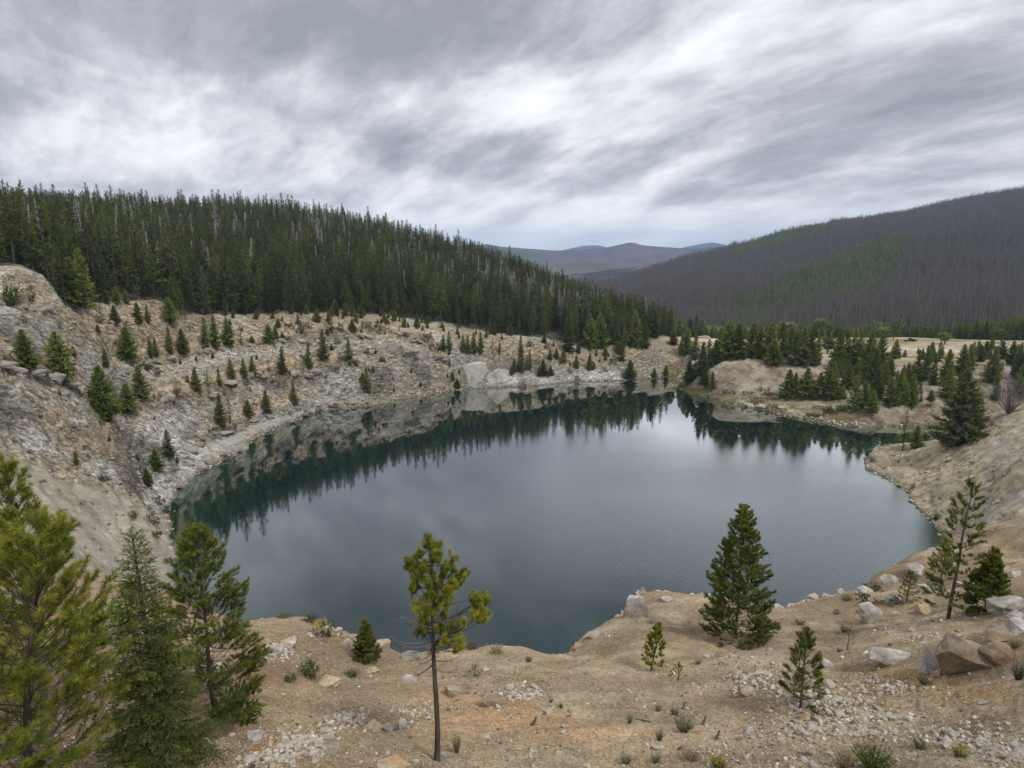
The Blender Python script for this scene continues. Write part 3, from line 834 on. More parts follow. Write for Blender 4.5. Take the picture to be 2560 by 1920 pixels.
# wet, darker band at the waterline and green algae under it
wl = np.exp(-((Z - 0.05) / 0.35) ** 2) * (GR > 50)
base = lerp(base, (0.10, 0.095, 0.06), wl * 0.75)
base = lerp(base, (0.09, 0.11, 0.045), (Z < -0.15) & (GR > 50))
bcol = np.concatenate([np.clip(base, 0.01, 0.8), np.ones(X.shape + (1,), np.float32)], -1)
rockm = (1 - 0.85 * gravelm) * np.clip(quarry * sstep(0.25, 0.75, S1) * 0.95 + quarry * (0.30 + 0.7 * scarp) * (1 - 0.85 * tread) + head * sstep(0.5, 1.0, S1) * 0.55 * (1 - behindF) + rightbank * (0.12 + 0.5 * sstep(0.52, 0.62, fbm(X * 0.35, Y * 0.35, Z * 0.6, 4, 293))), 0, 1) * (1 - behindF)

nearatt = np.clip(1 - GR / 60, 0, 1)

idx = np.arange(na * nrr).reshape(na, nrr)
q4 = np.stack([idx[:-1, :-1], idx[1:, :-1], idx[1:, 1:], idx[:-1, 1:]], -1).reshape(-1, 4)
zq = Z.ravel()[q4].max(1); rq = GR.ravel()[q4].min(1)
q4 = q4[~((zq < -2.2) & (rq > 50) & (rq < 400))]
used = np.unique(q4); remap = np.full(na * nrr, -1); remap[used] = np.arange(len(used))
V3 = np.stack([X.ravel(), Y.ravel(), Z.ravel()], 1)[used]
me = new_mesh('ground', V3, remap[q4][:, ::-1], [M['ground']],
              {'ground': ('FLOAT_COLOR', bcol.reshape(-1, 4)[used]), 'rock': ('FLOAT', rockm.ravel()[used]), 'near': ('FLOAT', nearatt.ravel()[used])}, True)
link('ground', me, kind='structure', label='bare quarry ground round the lake with benches, gravel slopes and plain')

# ------------------------------------------------------------------ water
xs = np.arange(-120, 200.1, 2.0); ys = np.arange(30, 290.1, 2.0)
wx, wy = np.meshgrid(xs, ys, indexing='ij')
seg = LAKE
dmin = np.full(wx.shape, 1e9)
for i in range(len(seg)):
    a_, b_ = seg[i], seg[(i + 1) % len(seg)]
    ab = b_ - a_; L2 = max(1e-9, ab @ ab)
    tt = np.clip(((wx - a_[0]) * ab[0] + (wy - a_[1]) * ab[1]) / L2, 0, 1)
    dmin = np.minimum(dmin, np.hypot(wx - a_[0] - tt * ab[0], wy - a_[1] - tt * ab[1]))
ins = inside(LAKE, wx, wy)
sd = np.where(ins, dmin, -dmin)
wu, wv_ = project(wx, wy, np.zeros_like(wx))
depth = np.clip(sd / 9.0, 0, 1)
edge_n = fbm(wx * 0.05, wy * 0.2, None, 3, 401) - 0.5
waz = np.arctan2(wx, wy); wr = np.hypot(wx, wy)
# a breeze patch over the right half with a sharp near edge
ripple = sstep(-4, 3, wr - (85 + 9 * edge_n)) * sstep(radians(-4), radians(9), waz + 0.1 * edge_n) * sstep(172, 128, wr) * (0.55 + 0.9 * (fbm(wx * 0.03, wy * 0.07, None, 3, 431)))
nx, ny = wx.shape
wi = np.arange(nx * ny).reshape(nx, ny)
wq = np.stack([wi[:-1, :-1], wi[1:, :-1], wi[1:, 1:], wi[:-1, 1:]], -1).reshape(-1, 4)
wq = wq[(sd.ravel()[wq] > -6).any(1)]
used = np.unique(wq); remap = np.full(nx * ny, -1); remap[used] = np.arange(len(used))
wv3 = np.stack([wx.ravel(), wy.ravel(), np.zeros(nx * ny)], 1)[used]
me = new_mesh('water', wv3, remap[wq], [M['water']], {'depth': ('FLOAT', depth.ravel()[used]), 'ripple': ('FLOAT', ripple.ravel()[used])}, True)
link('water', me, kind='structure', label='still dark green lake filling the old pit')

# ------------------------------------------------------------------ far hills
def hill(name, ctl, rs, azs, colour, material, label, nz):
    c = np.array(ctl, float)
    c = np.array([(ray(u, v)[0], r, H + r * ray(u, v)[1]) for u, v, r in c])
    f_ = RBF(np.stack([c[:, 0], np.log(c[:, 1])], 1), c[:, 2], 1e-4)
    a, r = np.meshgrid(np.radians(azs), rs, indexing='ij')
    z = f_(a, np.log(r)).astype(float)
    x = r * np.sin(a); y = r * np.cos(a)
    for amp_, sc in nz:
        z += amp_ * (fbm(x / sc, y / sc, None, 4, 501, 0.5, True) - 0.55)
    i = np.arange(a.size).reshape(a.shape)
    q = np.stack([i[:-1, :-1], i[:-1, 1:], i[1:, 1:], i[1:, :-1]], -1).reshape(-1, 4)
    c4 = np.concatenate([colour(x, y, z), np.ones(x.shape + (1,))], -1)
    m_ = new_mesh(name, np.stack([x.ravel(), y.ravel(), z.ravel()], 1), q, [material], {'ground': ('FLOAT_COLOR', c4.reshape(-1, 4))}, True)
    link(name, m_, kind='structure', label=label)
    return f_, (a, r, z)


burn_ctl = [(1200, 745, 1350), (1350, 738, 1400), (1480, 728, 1450), (1530, 712, 1500), (1600, 690, 1550), (1700, 662, 1600), (1800, 641, 1650), (1850, 620, 1700), (1950, 589, 1750), (2060, 572, 1800),
            (2150, 568, 1800), (2250, 548, 1850), (2350, 523, 1900), (2450, 503, 1950), (2560, 486, 2000), (2800, 440, 2100), (3000, 420, 2100),
            (1800, 800, 800), (1860, 765, 850), (1950, 725, 900), (2050, 680, 980), (2150, 638, 1060), (2240, 602, 1150), (2400, 570, 1350), (2560, 556, 1450), (2800, 520, 1500),
            (1950, 712, 1080), (2050, 668, 1180), (2150, 624, 1260), (2240, 594, 1320), (1860, 745, 1000), (1750, 755, 940), (1650, 765, 900), (1550, 765, 860), (1480, 775, 830), (1350, 790, 800),
            (1300, 860, 620), (1500, 850, 640), (1800, 858, 600), (2100, 858, 600), (2300, 858, 600), (2560, 840, 600), (2800, 830, 600),
            (2100, 765, 790), (2300, 715, 950), (2560, 665, 1080), (2200, 810, 700), (2450, 790, 720)]
for u, v, r in list(burn_ctl[:17]):
    burn_ctl.append((u, v + 30, r * 1.25))


def in_px(poly, x, y, z):
    u, v = project(x, y, z)
    return inside(np.array(poly, float), u, v)


GREEN1 = [(2245, 585), (2285, 604), (2250, 680), (2205, 725), (2130, 748), (2040, 760), (1950, 785), (1880, 806), (1800, 806), (1860, 748), (1950, 712), (2050, 668), (2150, 624)]
GREEN2 = [(1820, 660), (1850, 605), (1950, 570), (2060, 556), (2090, 580), (2000, 612), (1900, 640)]
GREEN3 = [(1700, 815), (1850, 770), (2050, 745), (2200, 760), (2330, 790), (2330, 850), (1700, 850)]


def burn_col(x, y, z):
    n1 = fbm(x / 60, y / 60, None, 4, 601); n2 = fbm(x / 170, y / 170, None, 3, 611)
    c = np.zeros(x.shape + (3,)) + np.array((0.046, 0.039, 0.034))
    c = lerp(c, (0.125, 0.120, 0.062), sstep(0.50, 0.66, n1) * 0.8)
    c = lerp(c, (0.17, 0.145, 0.095), sstep(0.55, 0.68, n2))
    g = in_px(GREEN1, x, y, z) | in_px(GREEN2, x, y, z)
    c = lerp(c, (0.075, 0.098, 0.036), g * 0.9)
    u, v = project(x, y, z)
    q = np.exp(-((u - 1945) / 55) ** 2 - ((v - 738 + (u - 1945) * 0.35) / 9) ** 2) * sstep(0.45, 0.55, fbm(x / 14, y / 14, None, 3, 621))
    return lerp(c, (0.36, 0.30, 0.22), np.clip(q * 1.4, 0, 0.9))


azs = np.arange(-6, 62, 0.22)
burn_f, _ = hill('burned_hill', burn_ctl, np.concatenate([np.arange(560, 1200, 9), np.arange(1200, 2600, 20)]), azs, burn_col, M['hill'],
                 'long hillside of burned grey forest with a green patch', ((16, 240), (4.0, 50)))


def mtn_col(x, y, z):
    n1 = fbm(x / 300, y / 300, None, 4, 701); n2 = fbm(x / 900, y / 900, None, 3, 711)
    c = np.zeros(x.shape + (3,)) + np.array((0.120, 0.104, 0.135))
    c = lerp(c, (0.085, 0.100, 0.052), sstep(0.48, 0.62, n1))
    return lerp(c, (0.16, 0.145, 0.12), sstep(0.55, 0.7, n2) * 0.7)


m_ctl = []
for u, v in ((700, 640), (1000, 620), (1180, 613), (1230, 613), (1300, 624), (1380, 632), (1450, 633), (1500, 625), (1530, 620), (1555, 613), (1572, 606), (1588, 606), (1604, 616), (1630, 620), (1660, 622), (1720, 627), (1800, 622), (1950, 630), (2300, 600), (2800, 600)):
    m_ctl += [(u, v, 3900), (u, v + 22, 5000)]
for u, v, r in ((1150, 650, 3300), (1300, 670, 3100), (1420, 690, 2900), (1500, 660, 3300), (1600, 665, 3300), (1700, 670, 3250), (1450, 715, 2500), (1700, 715, 2500), (1200, 715, 2500), (900, 715, 2500), (2200, 715, 2500), (2800, 715, 2500), (700, 715, 2500), (1580, 640, 3650), (1380, 655, 3550)):
    m_ctl.append((u, v, r))
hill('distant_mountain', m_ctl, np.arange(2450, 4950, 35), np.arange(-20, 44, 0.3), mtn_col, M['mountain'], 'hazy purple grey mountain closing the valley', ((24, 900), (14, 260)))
f_ctl = []
for u, v in ((900, 640), (1250, 640), (1390, 630), (1430, 621), (1465, 615), (1500, 615), (1530, 624), (1600, 636), (1680, 629), (1720, 618), (1755, 612), (1780, 607), (1810, 612), (1850, 630), (2000, 640), (2500, 630)):
    f_ctl += [(u, v, 7400), (u, v + 25, 8800), (u, 700, 5600)]
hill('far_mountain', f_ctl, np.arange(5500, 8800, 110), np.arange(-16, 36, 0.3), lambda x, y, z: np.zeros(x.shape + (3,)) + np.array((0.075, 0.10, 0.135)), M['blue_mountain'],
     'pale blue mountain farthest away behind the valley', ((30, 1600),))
# low country that closes the view between the hills
a = np.radians(np.arange(-180, 181, 6.0)); r = np.array([700., 1500, 4000, 7000, 9400])
aa, rr_ = np.meshgrid(a, r, indexing='ij')
i = np.arange(aa.size).reshape(aa.shape)
q = np.stack([i[:-1, :-1], i[:-1, 1:], i[1:, 1:], i[1:, :-1]], -1).reshape(-1, 4)
zz_ = np.array([-32., -60, -160, -240, -240])[None, :] + 0 * aa
me = new_mesh('valley', np.stack([(rr_ * np.sin(aa)).ravel(), (rr_ * np.cos(aa)).ravel(), zz_.ravel()], 1), q, [M['mountain']],
              {'ground': ('FLOAT_COLOR', np.tile((0.09, 0.095, 0.06, 1), (aa.size, 1)))}, True)
link('valley', me, kind='structure', label='wooded low country beyond the plain')

# ------------------------------------------------------------------ air
HAZE = 0.00011
TOP = 12 + max(max(v.co.z for v in bpy.data.objects[n_].data.vertices) for n_ in ('ground', 'burned_hill', 'distant_mountain', 'far_mountain'))
bm = bmesh.new()
bmesh.ops.create_cube(bm, size=1.0)
for v_ in bm.verts:
    v_.co = (v_.co.x * 19000, v_.co.y * 19000, -242.0 if v_.co.z < 0 else TOP)
me = bpy.data.meshes.new('haze'); bm.to_mesh(me); bm.free()
m, t = mat('haze_air')
vol = t.n('ShaderNodeVolumePrincipled', ins={'Color': (0.50, 0.68, 1.0, 1), 'Density': HAZE, 'Anisotropy': 0.0})
t.n('ShaderNodeOutputMaterial', ins={1: vol.outputs[0]})
me.materials.append(m)

link('haze', me, kind='stuff', label='thin blue air haze over the valley')

# ------------------------------------------------------------------ plant builders (all plain numpy, joined per part)
def tube_mesh(paths, sides=5):
    """paths: list of (points (n,3), radii (n,)) -> verts, quads"""
    Vs, Fs, o = [], [], 0
    for pts, rad in paths:
        pts = np.asarray(pts, float); rad = np.asarray(rad, float); n = len(pts)
        tg = np.gradient(pts, axis=0); tg /= np.maximum(np.linalg.norm(tg, axis=1, keepdims=True), 1e-9)
        ref = np.where(np.abs(tg[:, 2:3]) > 0.9, [[1., 0, 0]], [[0, 0, 1.]])
        a = np.cross(tg, ref); a /= np.maximum(np.linalg.norm(a, axis=1, keepdims=True), 1e-9)
        b = np.cross(tg, a)
        th = np.arange(sides) * 2 * pi / sides
        ring = pts[:, None] + rad[:, None, None] * (a[:, None] * np.cos(th)[None, :, None] + b[:, None] * np.sin(th)[None, :, None])
        Vs.append(ring.reshape(-1, 3))
        i = np.arange(n - 1)[:, None] * sides; k = np.arange(sides)[None, :]; k2 = (k + 1) % sides
        Fs.append(np.stack([o + i + k, o + i + k2, o + i + sides + k2, o + i + sides + k], -1).reshape(-1, 4))
        o += n * sides
    return np.concatenate(Vs), np.concatenate(Fs)


def unit(v):
    return v / np.maximum(np.linalg.norm(v, axis=-1, keepdims=True), 1e-9)


def blades(g, p, d, ln, wd, tint):
    """one narrow triangle per row: base p, direction d, length ln, width wd"""
    n = len(p); d = unit(d)
    side = unit(np.cross(d, g.normal(size=(n, 3))))
    h_ = (wd / 2)[:, None] * side
    v = np.stack([p - h_, p + h_, p + d * ln[:, None]], 1).reshape(-1, 3)
    return v, np.arange(3 * n).reshape(n, 3), np.repeat(tint, 3)


def brushes(g, p0, p1, nl, per, width, tint, spread=0.9):
    """bottle-brush needles round the twig segments p0 -> p1"""
    n = len(p0); ax = unit(p1 - p0)
    t_ = g.random((n, per)) ** 0.8
    base_ = p0[:, None] + (p1 - p0)[:, None] * t_[..., None]
    rad = g.normal(size=(n, per, 3)); rad -= (rad * ax[:, None]).sum(-1, keepdims=True) * ax[:, None]; rad = unit(rad)
    f = (0.35 + 0.75 * g.random((n, per)))[..., None]
    d = unit(ax[:, None] * f + rad * spread)
    ln = (nl if np.ndim(nl) else np.full(n, nl))[:, None] * g.uniform(0.7, 1.15, (n, per))
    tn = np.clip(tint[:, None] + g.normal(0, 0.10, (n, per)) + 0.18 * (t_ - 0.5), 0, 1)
    return blades(g, base_.reshape(-1, 3), d.reshape(-1, 3), ln.ravel(), np.full(n * per, width), tn.ravel())


def join_tri(parts):
    Vs, Fs, Ts, o = [], [], [], 0
    for v, f, t_ in parts:
        Vs.append(v); Fs.append(f + o); Ts.append(t_); o += len(v)
    return np.concatenate(Vs), np.concatenate(Fs), np.concatenate(Ts)


def conifer(seed, ratio, base=0.04, nb=64, per=5, tuft=3, shape=0.9, droop=0.0, gap=0.0, blade=0.17, lean=0.0, trunk_r=0.014, bare=0):
    """unit-high conifer seen from tens of metres; returns trunk (v, quads) and crown (v, tris, tint)"""
    g = np.random.default_rng(seed)
    R = ratio / 2
    cx = lambda z: lean * z * z
    zs = np.linspace(-0.03, 0.985, 9)
    tp = np.stack([cx(zs) + 0.004 * np.sin(zs * 7 + seed), 0.004 * np.cos(zs * 6 + seed), zs], 1)
    paths = [(tp, trunk_r * (1.08 - zs) ** 0.8 + 0.001)]
    P_, D_, L_, W_, T_ = [], [], [], [], []
    for i in range(nb):
        u_ = (i + g.random() * 0.9) / nb
        t_ = base + (1 - base) * u_ ** 0.92
        if gap and g.random() < gap:
            continue
        rel = (t_ - base) / (1 - base)
        L = R * ((1 - rel) ** shape) * min(1.0, 0.55 + 2.6 * rel) * g.uniform(0.62, 1.18) + 0.012
        th = i * 2.39996 + g.normal(0, 0.35)
        el = -0.15 - droop + 0.9 * rel + g.normal(0, 0.12)
        d = np.array([cos(th) * cos(el), sin(th) * cos(el), sin(el)])
        o_ = np.array([cx(t_), 0, t_])
        if i % 3 == 0:
            paths.append((np.stack([o_, o_ + d * L * 0.75]), np.array([trunk_r * 0.28 * (1.1 - t_), trunk_r * 0.08])))
        k = max(2, int(round(per * (0.45 + 0.75 * (1 - rel)))))
        for s_ in np.linspace(0.22, 0.98, k):
            q = o_ + d * L * s_ + np.array([0, 0, 0.10 * L * s_ * s_])
            for j in range(tuft):
                dd = unit(d * 0.9 + g.normal(0, 0.55, 3) + np.array([0, 0, 0.22]))
                P_.append(q + g.normal(0, 0.006, 3)); D_.append(dd)
                L_.append(blade * (0.35 + 0.65 * (1 - rel)) * R / 0.16 * 0.42 * g.uniform(0.7, 1.25)); W_.append(g.uniform(0.30, 0.5))
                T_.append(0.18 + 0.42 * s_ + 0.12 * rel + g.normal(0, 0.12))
    for j in range(5):
        P_.append(np.array([cx(0.96), 0, 0.94 + 0.012 * j])); D_.append(np.array([g.normal(0, 0.25), g.normal(0, 0.25), 1.0])); L_.append(0.045); W_.append(0.3); T_.append(0.6)
    for j in range(bare):
        t_ = g.uniform(0.08, base); th = g.random() * 6.3; L = R * g.uniform(0.3, 0.7)
        o_ = np.array([cx(t_), 0, t_]); d = np.array([cos(th), sin(th), g.uniform(-0.35, 0.1)])
        paths.append((np.stack([o_, o_ + d * L]), np.array([trunk_r * 0.25, trunk_r * 0.08])))
    L_ = np.array(L_); W_ = np.array(W_) * L_
    cr = blades(g, np.array(P_), np.array(D_), L_, W_, np.clip(np.array(T_), 0, 1))
    tr = tube_mesh(paths[:1], 5)
    if len(paths) > 1:
        b_ = tube_mesh(paths[1:], 3)
        tr = (np.concatenate([tr[0], b_[0]]), np.concatenate([tr[1], b_[1] + len(tr[0])]))
    return tr, cr


def snag(seed, nb=60, ratio=0.2, broken=1.0):
    g = np.random.default_rng(seed)
    zs = np.linspace(-0.03, broken, 7)
    paths = [(np.stack([0.01 * np.sin(zs * 5 + seed), 0.01 * np.cos(zs * 4), zs], 1), 0.015 * (1.1 - zs) ** 0.7 + 0.002)]
    for i in range(nb):
        t_ = g.uniform(0.22, 0.97 * broken); th = g.random() * 6.3; L = ratio / 2 * (1.15 - t_) * g.uniform(0.5, 1.6)
        d = np.array([cos(th), sin(th), g.uniform(-0.5, 0.25)]); o_ = np.array([0, 0, t_])
        paths.append((np.stack([o_, o_ + d * L * 0.6, o_ + d * L + [0, 0, -0.1 * L]]), np.array([0.0050, 0.0038, 0.0015])))
    return tube_mesh(paths, 3)


PROTO = {}


def proto(kind, seeds, material, bark='bark', **kw):
    for i, s_ in enumerate(seeds):
        (tv, tq), (cv_, cf, ct) = conifer(s_, **kw)
        tm = new_mesh(kind + '_trunk', tv, tq, [M[bark]])
        cm = new_mesh(kind + '_crown', cv_, cf, [M[material]], {'tint': ('FLOAT', ct)})
        tt = np.concatenate([tq[:, [0, 1, 2]], tq[:, [0, 2, 3]]])
        jm = new_mesh(kind + '_whole', np.concatenate([cv_, tv]), np.concatenate([cf, tt + len(cv_)]), [M[material], M[bark]],
                      {'tint': ('FLOAT', np.concatenate([ct, np.zeros(len(tv))]))}, False, np.concatenate([np.zeros(len(cf)), np.ones(len(tt))]))
        PROTO.setdefault(kind, []).append((tm, cm, jm))


proto('broad', (1, 2, 3), 'pine', ratio=0.60, base=0.05, nb=110, per=7, tuft=5, shape=0.70, blade=0.13)
proto('dense', (11, 12, 13), 'pine', ratio=0.52, base=0.03, nb=120, per=6, tuft=5, shape=0.74, blade=0.15)
proto('slim', (21, 22, 23), 'pine', ratio=0.36, base=0.05, nb=96, per=5, tuft=5, shape=0.70, blade=0.17)
proto('sparse', (31, 32), 'pine', ratio=0.38, base=0.10, nb=46, per=5, tuft=3, shape=0.7, gap=0.18, blade=0.13, bare=6)
proto('spruce', (41, 42, 43), 'spruce', ratio=0.40, base=0.02, nb=120, per=6, tuft=4, shape=0.95, droop=0.22, blade=0.13)
proto('bigspruce', (51,), 'spruce', ratio=0.62, base=0.02, nb=190, per=10, tuft=6, shape=0.85, droop=0.10, blade=0.095)
proto('forest', (61, 62, 63, 64, 65, 66), 'forest', ratio=0.25, base=0.26, nb=58, per=4, tuft=3, shape=0.72, blade=0.20, trunk_r=0.011, bare=14, gap=0.08)
proto('forestlow', (71, 72, 73), 'forest', ratio=0.27, base=0.08, nb=66, per=4, tuft=3, shape=0.85, blade=0.19, droop=0.1, trunk_r=0.011)
SNAG = [new_mesh('dead_tree', *snag(s_, 60 + 10 * i, 0.17 + 0.025 * i, b_), [M['snag']]) for i, (s_, b_) in enumerate(((81, 1), (82, 1), (83, 0.86), (84, 1)))]


def tree_at(pos, height, kind, label, category='tree', group=None, name='pine_tree', rz=None, wide=1.0, variant=None):
    g = random.Random(int(pos[0] * 977 + pos[1] * 131))
    v = PROTO[kind][(variant if variant is not None else g.randrange(99)) % len(PROTO[kind])]
    e = empty(name, (pos[0], pos[1], pos[2] - 0.04 * height * 0.2), rz if rz is not None else g.uniform(0, 6.28), label, category, group)
    e.scale = (height * wide, height * wide, height)
    a_ = link('trunk', v[0], e); b_ = link('crown', v[1], e)
    return e


def px_tree(u, vb, vt, rmin=50.0):
    """base and top in the photograph -> foot on the ground and height"""
    p = at(u, vb, rmin)
    if p is None:
        return None, 0
    r = hypot(p[0], p[1]); _, t_ = ray(u, vt)
    return p, max(0.4, H + r * float(t_) - p[2])


KRATIO = {'broad': 0.60, 'dense': 0.50, 'slim': 0.36, 'sparse': 0.38, 'spruce': 0.40, 'bigspruce': 0.62}
ORD = ['first', 'second', 'third', 'fourth', 'fifth', 'sixth', 'seventh', 'eighth', 'ninth', 'tenth', 'eleventh', 'twelfth', 'thirteenth', 'fourteenth', 'fifteenth', 'sixteenth',
       'seventeenth', 'eighteenth', 'nineteenth', 'twentieth']


def row(place, group, items, x0, y0, k, size_words=('small', 'medium', 'tall'), name='pine_tree', rmin=50.0, noun='pine'):
    """a row of trees noted down in a zoomed view (origin x0, y0; k pixels per photo pixel): x, base y, top y, width, kind"""
    items = sorted(items, key=lambda q: q[0])
    hs = []
    for i, (x, yb, yt, wd, kind) in enumerate(items):
        u, vb, vt = x0 + x / k, y0 + yb / k, y0 + yt / k
        p, h_ = px_tree(u, vb, vt, rmin)
        hs.append((p, h_, wd / max(1, yb - yt)))
    srt = sorted(h_ for _, h_, _ in hs)
    for i, ((x, yb, yt, wd, kind), (p, h_, asp)) in enumerate(zip(items, hs)):
        if p is None:
            continue
        rank = sum(1 for q in srt if q < h_ - 1e-6) / max(1, len(srt) - 1) if len(srt) > 1 else 0.5
        adj = size_words[0] if rank < 0.3 else size_words[2] if rank > 0.7 else size_words[1]
        form = {'broad': 'bushy', 'dense': 'dense', 'slim': 'slim', 'sparse': 'thin', 'spruce': 'dark', 'bigspruce': 'wide'}[kind]
        what = 'spruce' if kind in ('spruce', 'bigspruce') else noun
        ordn = 'leftmost' if i == 0 else 'rightmost' if i == len(items) - 1 else ORD[i] + ' from the left'
        tree_at(p, h_, kind, f'{adj} {form} {what} {place}, {ordn}', 'tree', group, 'spruce_tree' if what == 'spruce' else name,
                wide=min(1.5, max(0.6, asp / KRATIO[kind] * 1.05)))


Z1 = (0, 640, 3.456); Z2 = (560, 700, 3.456); Z3 = (1100, 640, 3.456); Z4 = (1640, 700, 3.456); Z5 = (2000, 760, 3.95)

# ------------------------------------------------------------------ trees on the quarry benches
row('on the sandy top ledge', 'young pines on the top ledge', [(880, 590, 400, 80, 'sparse'), (995, 590, 430, 95, 'dense'), (1195, 582, 400, 90, 'dense'), (1280, 582, 420, 60, 'slim'), (1470, 577, 360, 135, 'dense')], *Z1)
row('on the upper bench road', 'young pines along the upper bench', [(915, 962, 795, 75, 'dense'), (1110, 898, 610, 205, 'broad'), (1305, 884, 690, 60, 'slim'), (1350, 880, 700, 60, 'slim'), (1470, 848, 600, 70, 'slim'), (1580, 852, 630, 120, 'dense'),
    (1780, 803, 525, 90, 'slim'), (1860, 798, 505, 100, 'slim'), (1970, 775, 535, 115, 'slim'), (2085, 768, 590, 75, 'sparse'), (2180, 752, 690, 45, 'dense')], *Z1)
row('at the far end of the upper bench', 'young pines along the upper bench', [(240, 545, 480, 45, 'dense'), (390, 543, 385, 125, 'broad'), (447, 523, 395, 65, 'dense'), (505, 518, 450, 50, 'dense'), (560, 500, 452, 40, 'dense'), (935, 470, 290, 60, 'sparse'), (1110, 440, 340, 80, 'dense')], *Z2)
row('on the middle bench', 'young pines along the middle bench', [(1335, 1225, 1150, 50, 'sparse'), (1530, 1215, 1050, 85, 'sparse'), (1695, 1170, 965, 95, 'dense'), (1800, 1143, 960, 75, 'sparse'), (1895, 1123, 1005, 65, 'slim'), (2000, 1073, 880, 85, 'slim'), (2110, 1053, 880, 70, 'slim'), (2185, 1040, 860, 70, 'slim')], *Z1)
row('where the middle bench narrows', 'young pines along the middle bench', [(390, 800, 720, 50, 'sparse'), (510, 818, 575, 80, 'slim'), (735, 770, 530, 65, 'slim'), (860, 700, 430, 95, 'slim'), (1080, 700, 510, 80, 'slim'), (1145, 745, 700, 35, 'dense')], *Z2)
row('on the lowest bench above the water', 'young pines along the lowest bench', [(1910, 1470, 1185, 95, 'slim'), (1990, 1450, 1215, 85, 'sparse'), (2145, 1390, 1245, 90, 'dense')], *Z1)
row('at the far end of the lowest bench', 'young pines along the lowest bench', [(370, 1158, 945, 90, 'slim'), (605, 1073, 870, 90, 'spruce'), (1235, 973, 755, 95, 'slim'), (1200, 880, 800, 60, 'dense')], *Z2)
row('among the grey rubble of the left wall', 'large pines on the left wall', [(230, 985, 635, 195, 'dense'), (525, 1060, 650, 270, 'broad'), (900, 1412, 950, 265, 'broad'), (1110, 1358, 1100, 165, 'dense'), (1220, 1243, 950, 155, 'dense')], *Z1, ('shortest', 'mid sized', 'tallest'))
row('on the gravel near the left shore', 'small pines by the left shore', [(1275, 740, 590, 100, 'dense'), (1350, 605, 425, 115, 'dense'), (1460, 497, 250, 120, 'spruce')], 0, 1000, 3.456, ('shortest', 'middle', 'tallest'))
row('on the rubble above the far left shore', 'seedling pines on the rubble', [(1310, 640, 585, 24, 'slim'), (1700, 922, 875, 28, 'dense'), (1975, 862, 790, 50, 'dense'), (2015, 937, 850, 60, 'dense'), (1950, 745, 680, 25, 'slim'), (2180, 770, 700, 30, 'sparse')], *Z2)
row('in front of the forest wall at the left', 'green pines before the forest', [(640, 442, 20, 260, 'dense'), (730, 440, -60, 190, 'dense'), (925, 415, 290, 70, 'slim'), (1010, 415, 260, 90, 'slim'), (1090, 412, 290, 70, 'slim')], *Z1, name='pine_tree')
row('in the pale sandy cove', 'young pines in the sandy cove', [(30, 820, 680, 70, 'slim'), (80, 818, 650, 60, 'slim'), (200, 832, 680, 60, 'slim'), (240, 848, 680, 60, 'slim'), (292, 850, 660, 65, 'slim'), (350, 850, 655, 60, 'slim'), (455, 842, 680, 40, 'sparse'), (515, 845, 725, 30, 'slim'), (315, 965, 905, 30, 'sparse')], *Z3)
row('on the low rock shelf by the far shore', 'pines on the far rock shelf', [(620, 1030, 950, 40, 'dense'), (640, 1010, 880, 45, 'slim'), (697, 1005, 665, 80, 'spruce'), (750, 985, 850, 40, 'slim'), (775, 980, 805, 45, 'slim'), (890, 1035, 900, 100, 'dense'), (955, 1032, 950, 60, 'dense'),
    (1120, 1012, 925, 50, 'sparse'), (1178, 970, 855, 55, 'dense'), (1293, 985, 842, 65, 'dense'), (1330, 978, 910, 30, 'dense'), (1430, 862, 790, 90, 'dense')], *Z3)
row('on the slope above the rock shelf', 'pines above the rock shelf', [(855, 940, 860, 45, 'sparse'), (950, 898, 800, 45, 'slim'), (1005, 888, 795, 50, 'dense'), (1065, 920, 805, 60, 'dense'), (1110, 832, 480, 130, 'spruce'), (1300, 800, 540, 150, 'dense'), (1380, 798, 500, 160, 'dense'), (1570, 908, 690, 75, 'spruce'), (1560, 780, 520, 130, 'dense'), (1680, 790, 470, 130, 'dense'), (1765, 795, 560, 120, 'spruce'), (1850, 700, 470, 110, 'dense')], *Z3)
row('at the far waterline near the gap', 'bushy pines at the far waterline', [(1640, 1068, 900, 120, 'broad'), (1850, 1048, 970, 60, 'broad'), (1950, 1036, 945, 60, 'broad')], *Z3)
# headland
row('crowning the sandy mound', 'conifers on the sandy mound', [(560, 700, 440, 150, 'dense'), (620, 692, 350, 200, 'dense'), (700, 684, 380, 180, 'dense'), (830, 672, 370, 150, 'dense'), (890, 676, 450, 130, 'dense'), (980, 692, 365, 170, 'dense'), (1010, 735, 520, 170, 'broad'), (1075, 692, 360, 140, 'slim'),
    (1160, 690, 420, 130, 'dense'), (1200, 728, 440, 150, 'dense'), (1262, 742, 400, 170, 'dense'), (1330, 745, 450, 130, 'dense'), (1388, 748, 450, 80, 'slim')], *Z4, ('low', 'middling', 'tall'), 'conifer_tree', 150, 'conifer')
row('in the clump right of the mound', 'conifers right of the mound', [(1540, 850, 660, 200, 'broad'), (1565, 800, 410, 150, 'dense'), (1625, 800, 440, 120, 'slim'), (1690, 812, 415, 140, 'slim'), (1745, 812, 440, 120, 'slim'), (1830, 850, 430, 170, 'dense'), (1880, 900, 600, 150, 'broad'), (1930, 800, 480, 160, 'dense'), (1895, 1038, 770, 140, 'dense')], *Z4, ('low', 'middling', 'tall'), 'conifer_tree', 150, 'conifer')
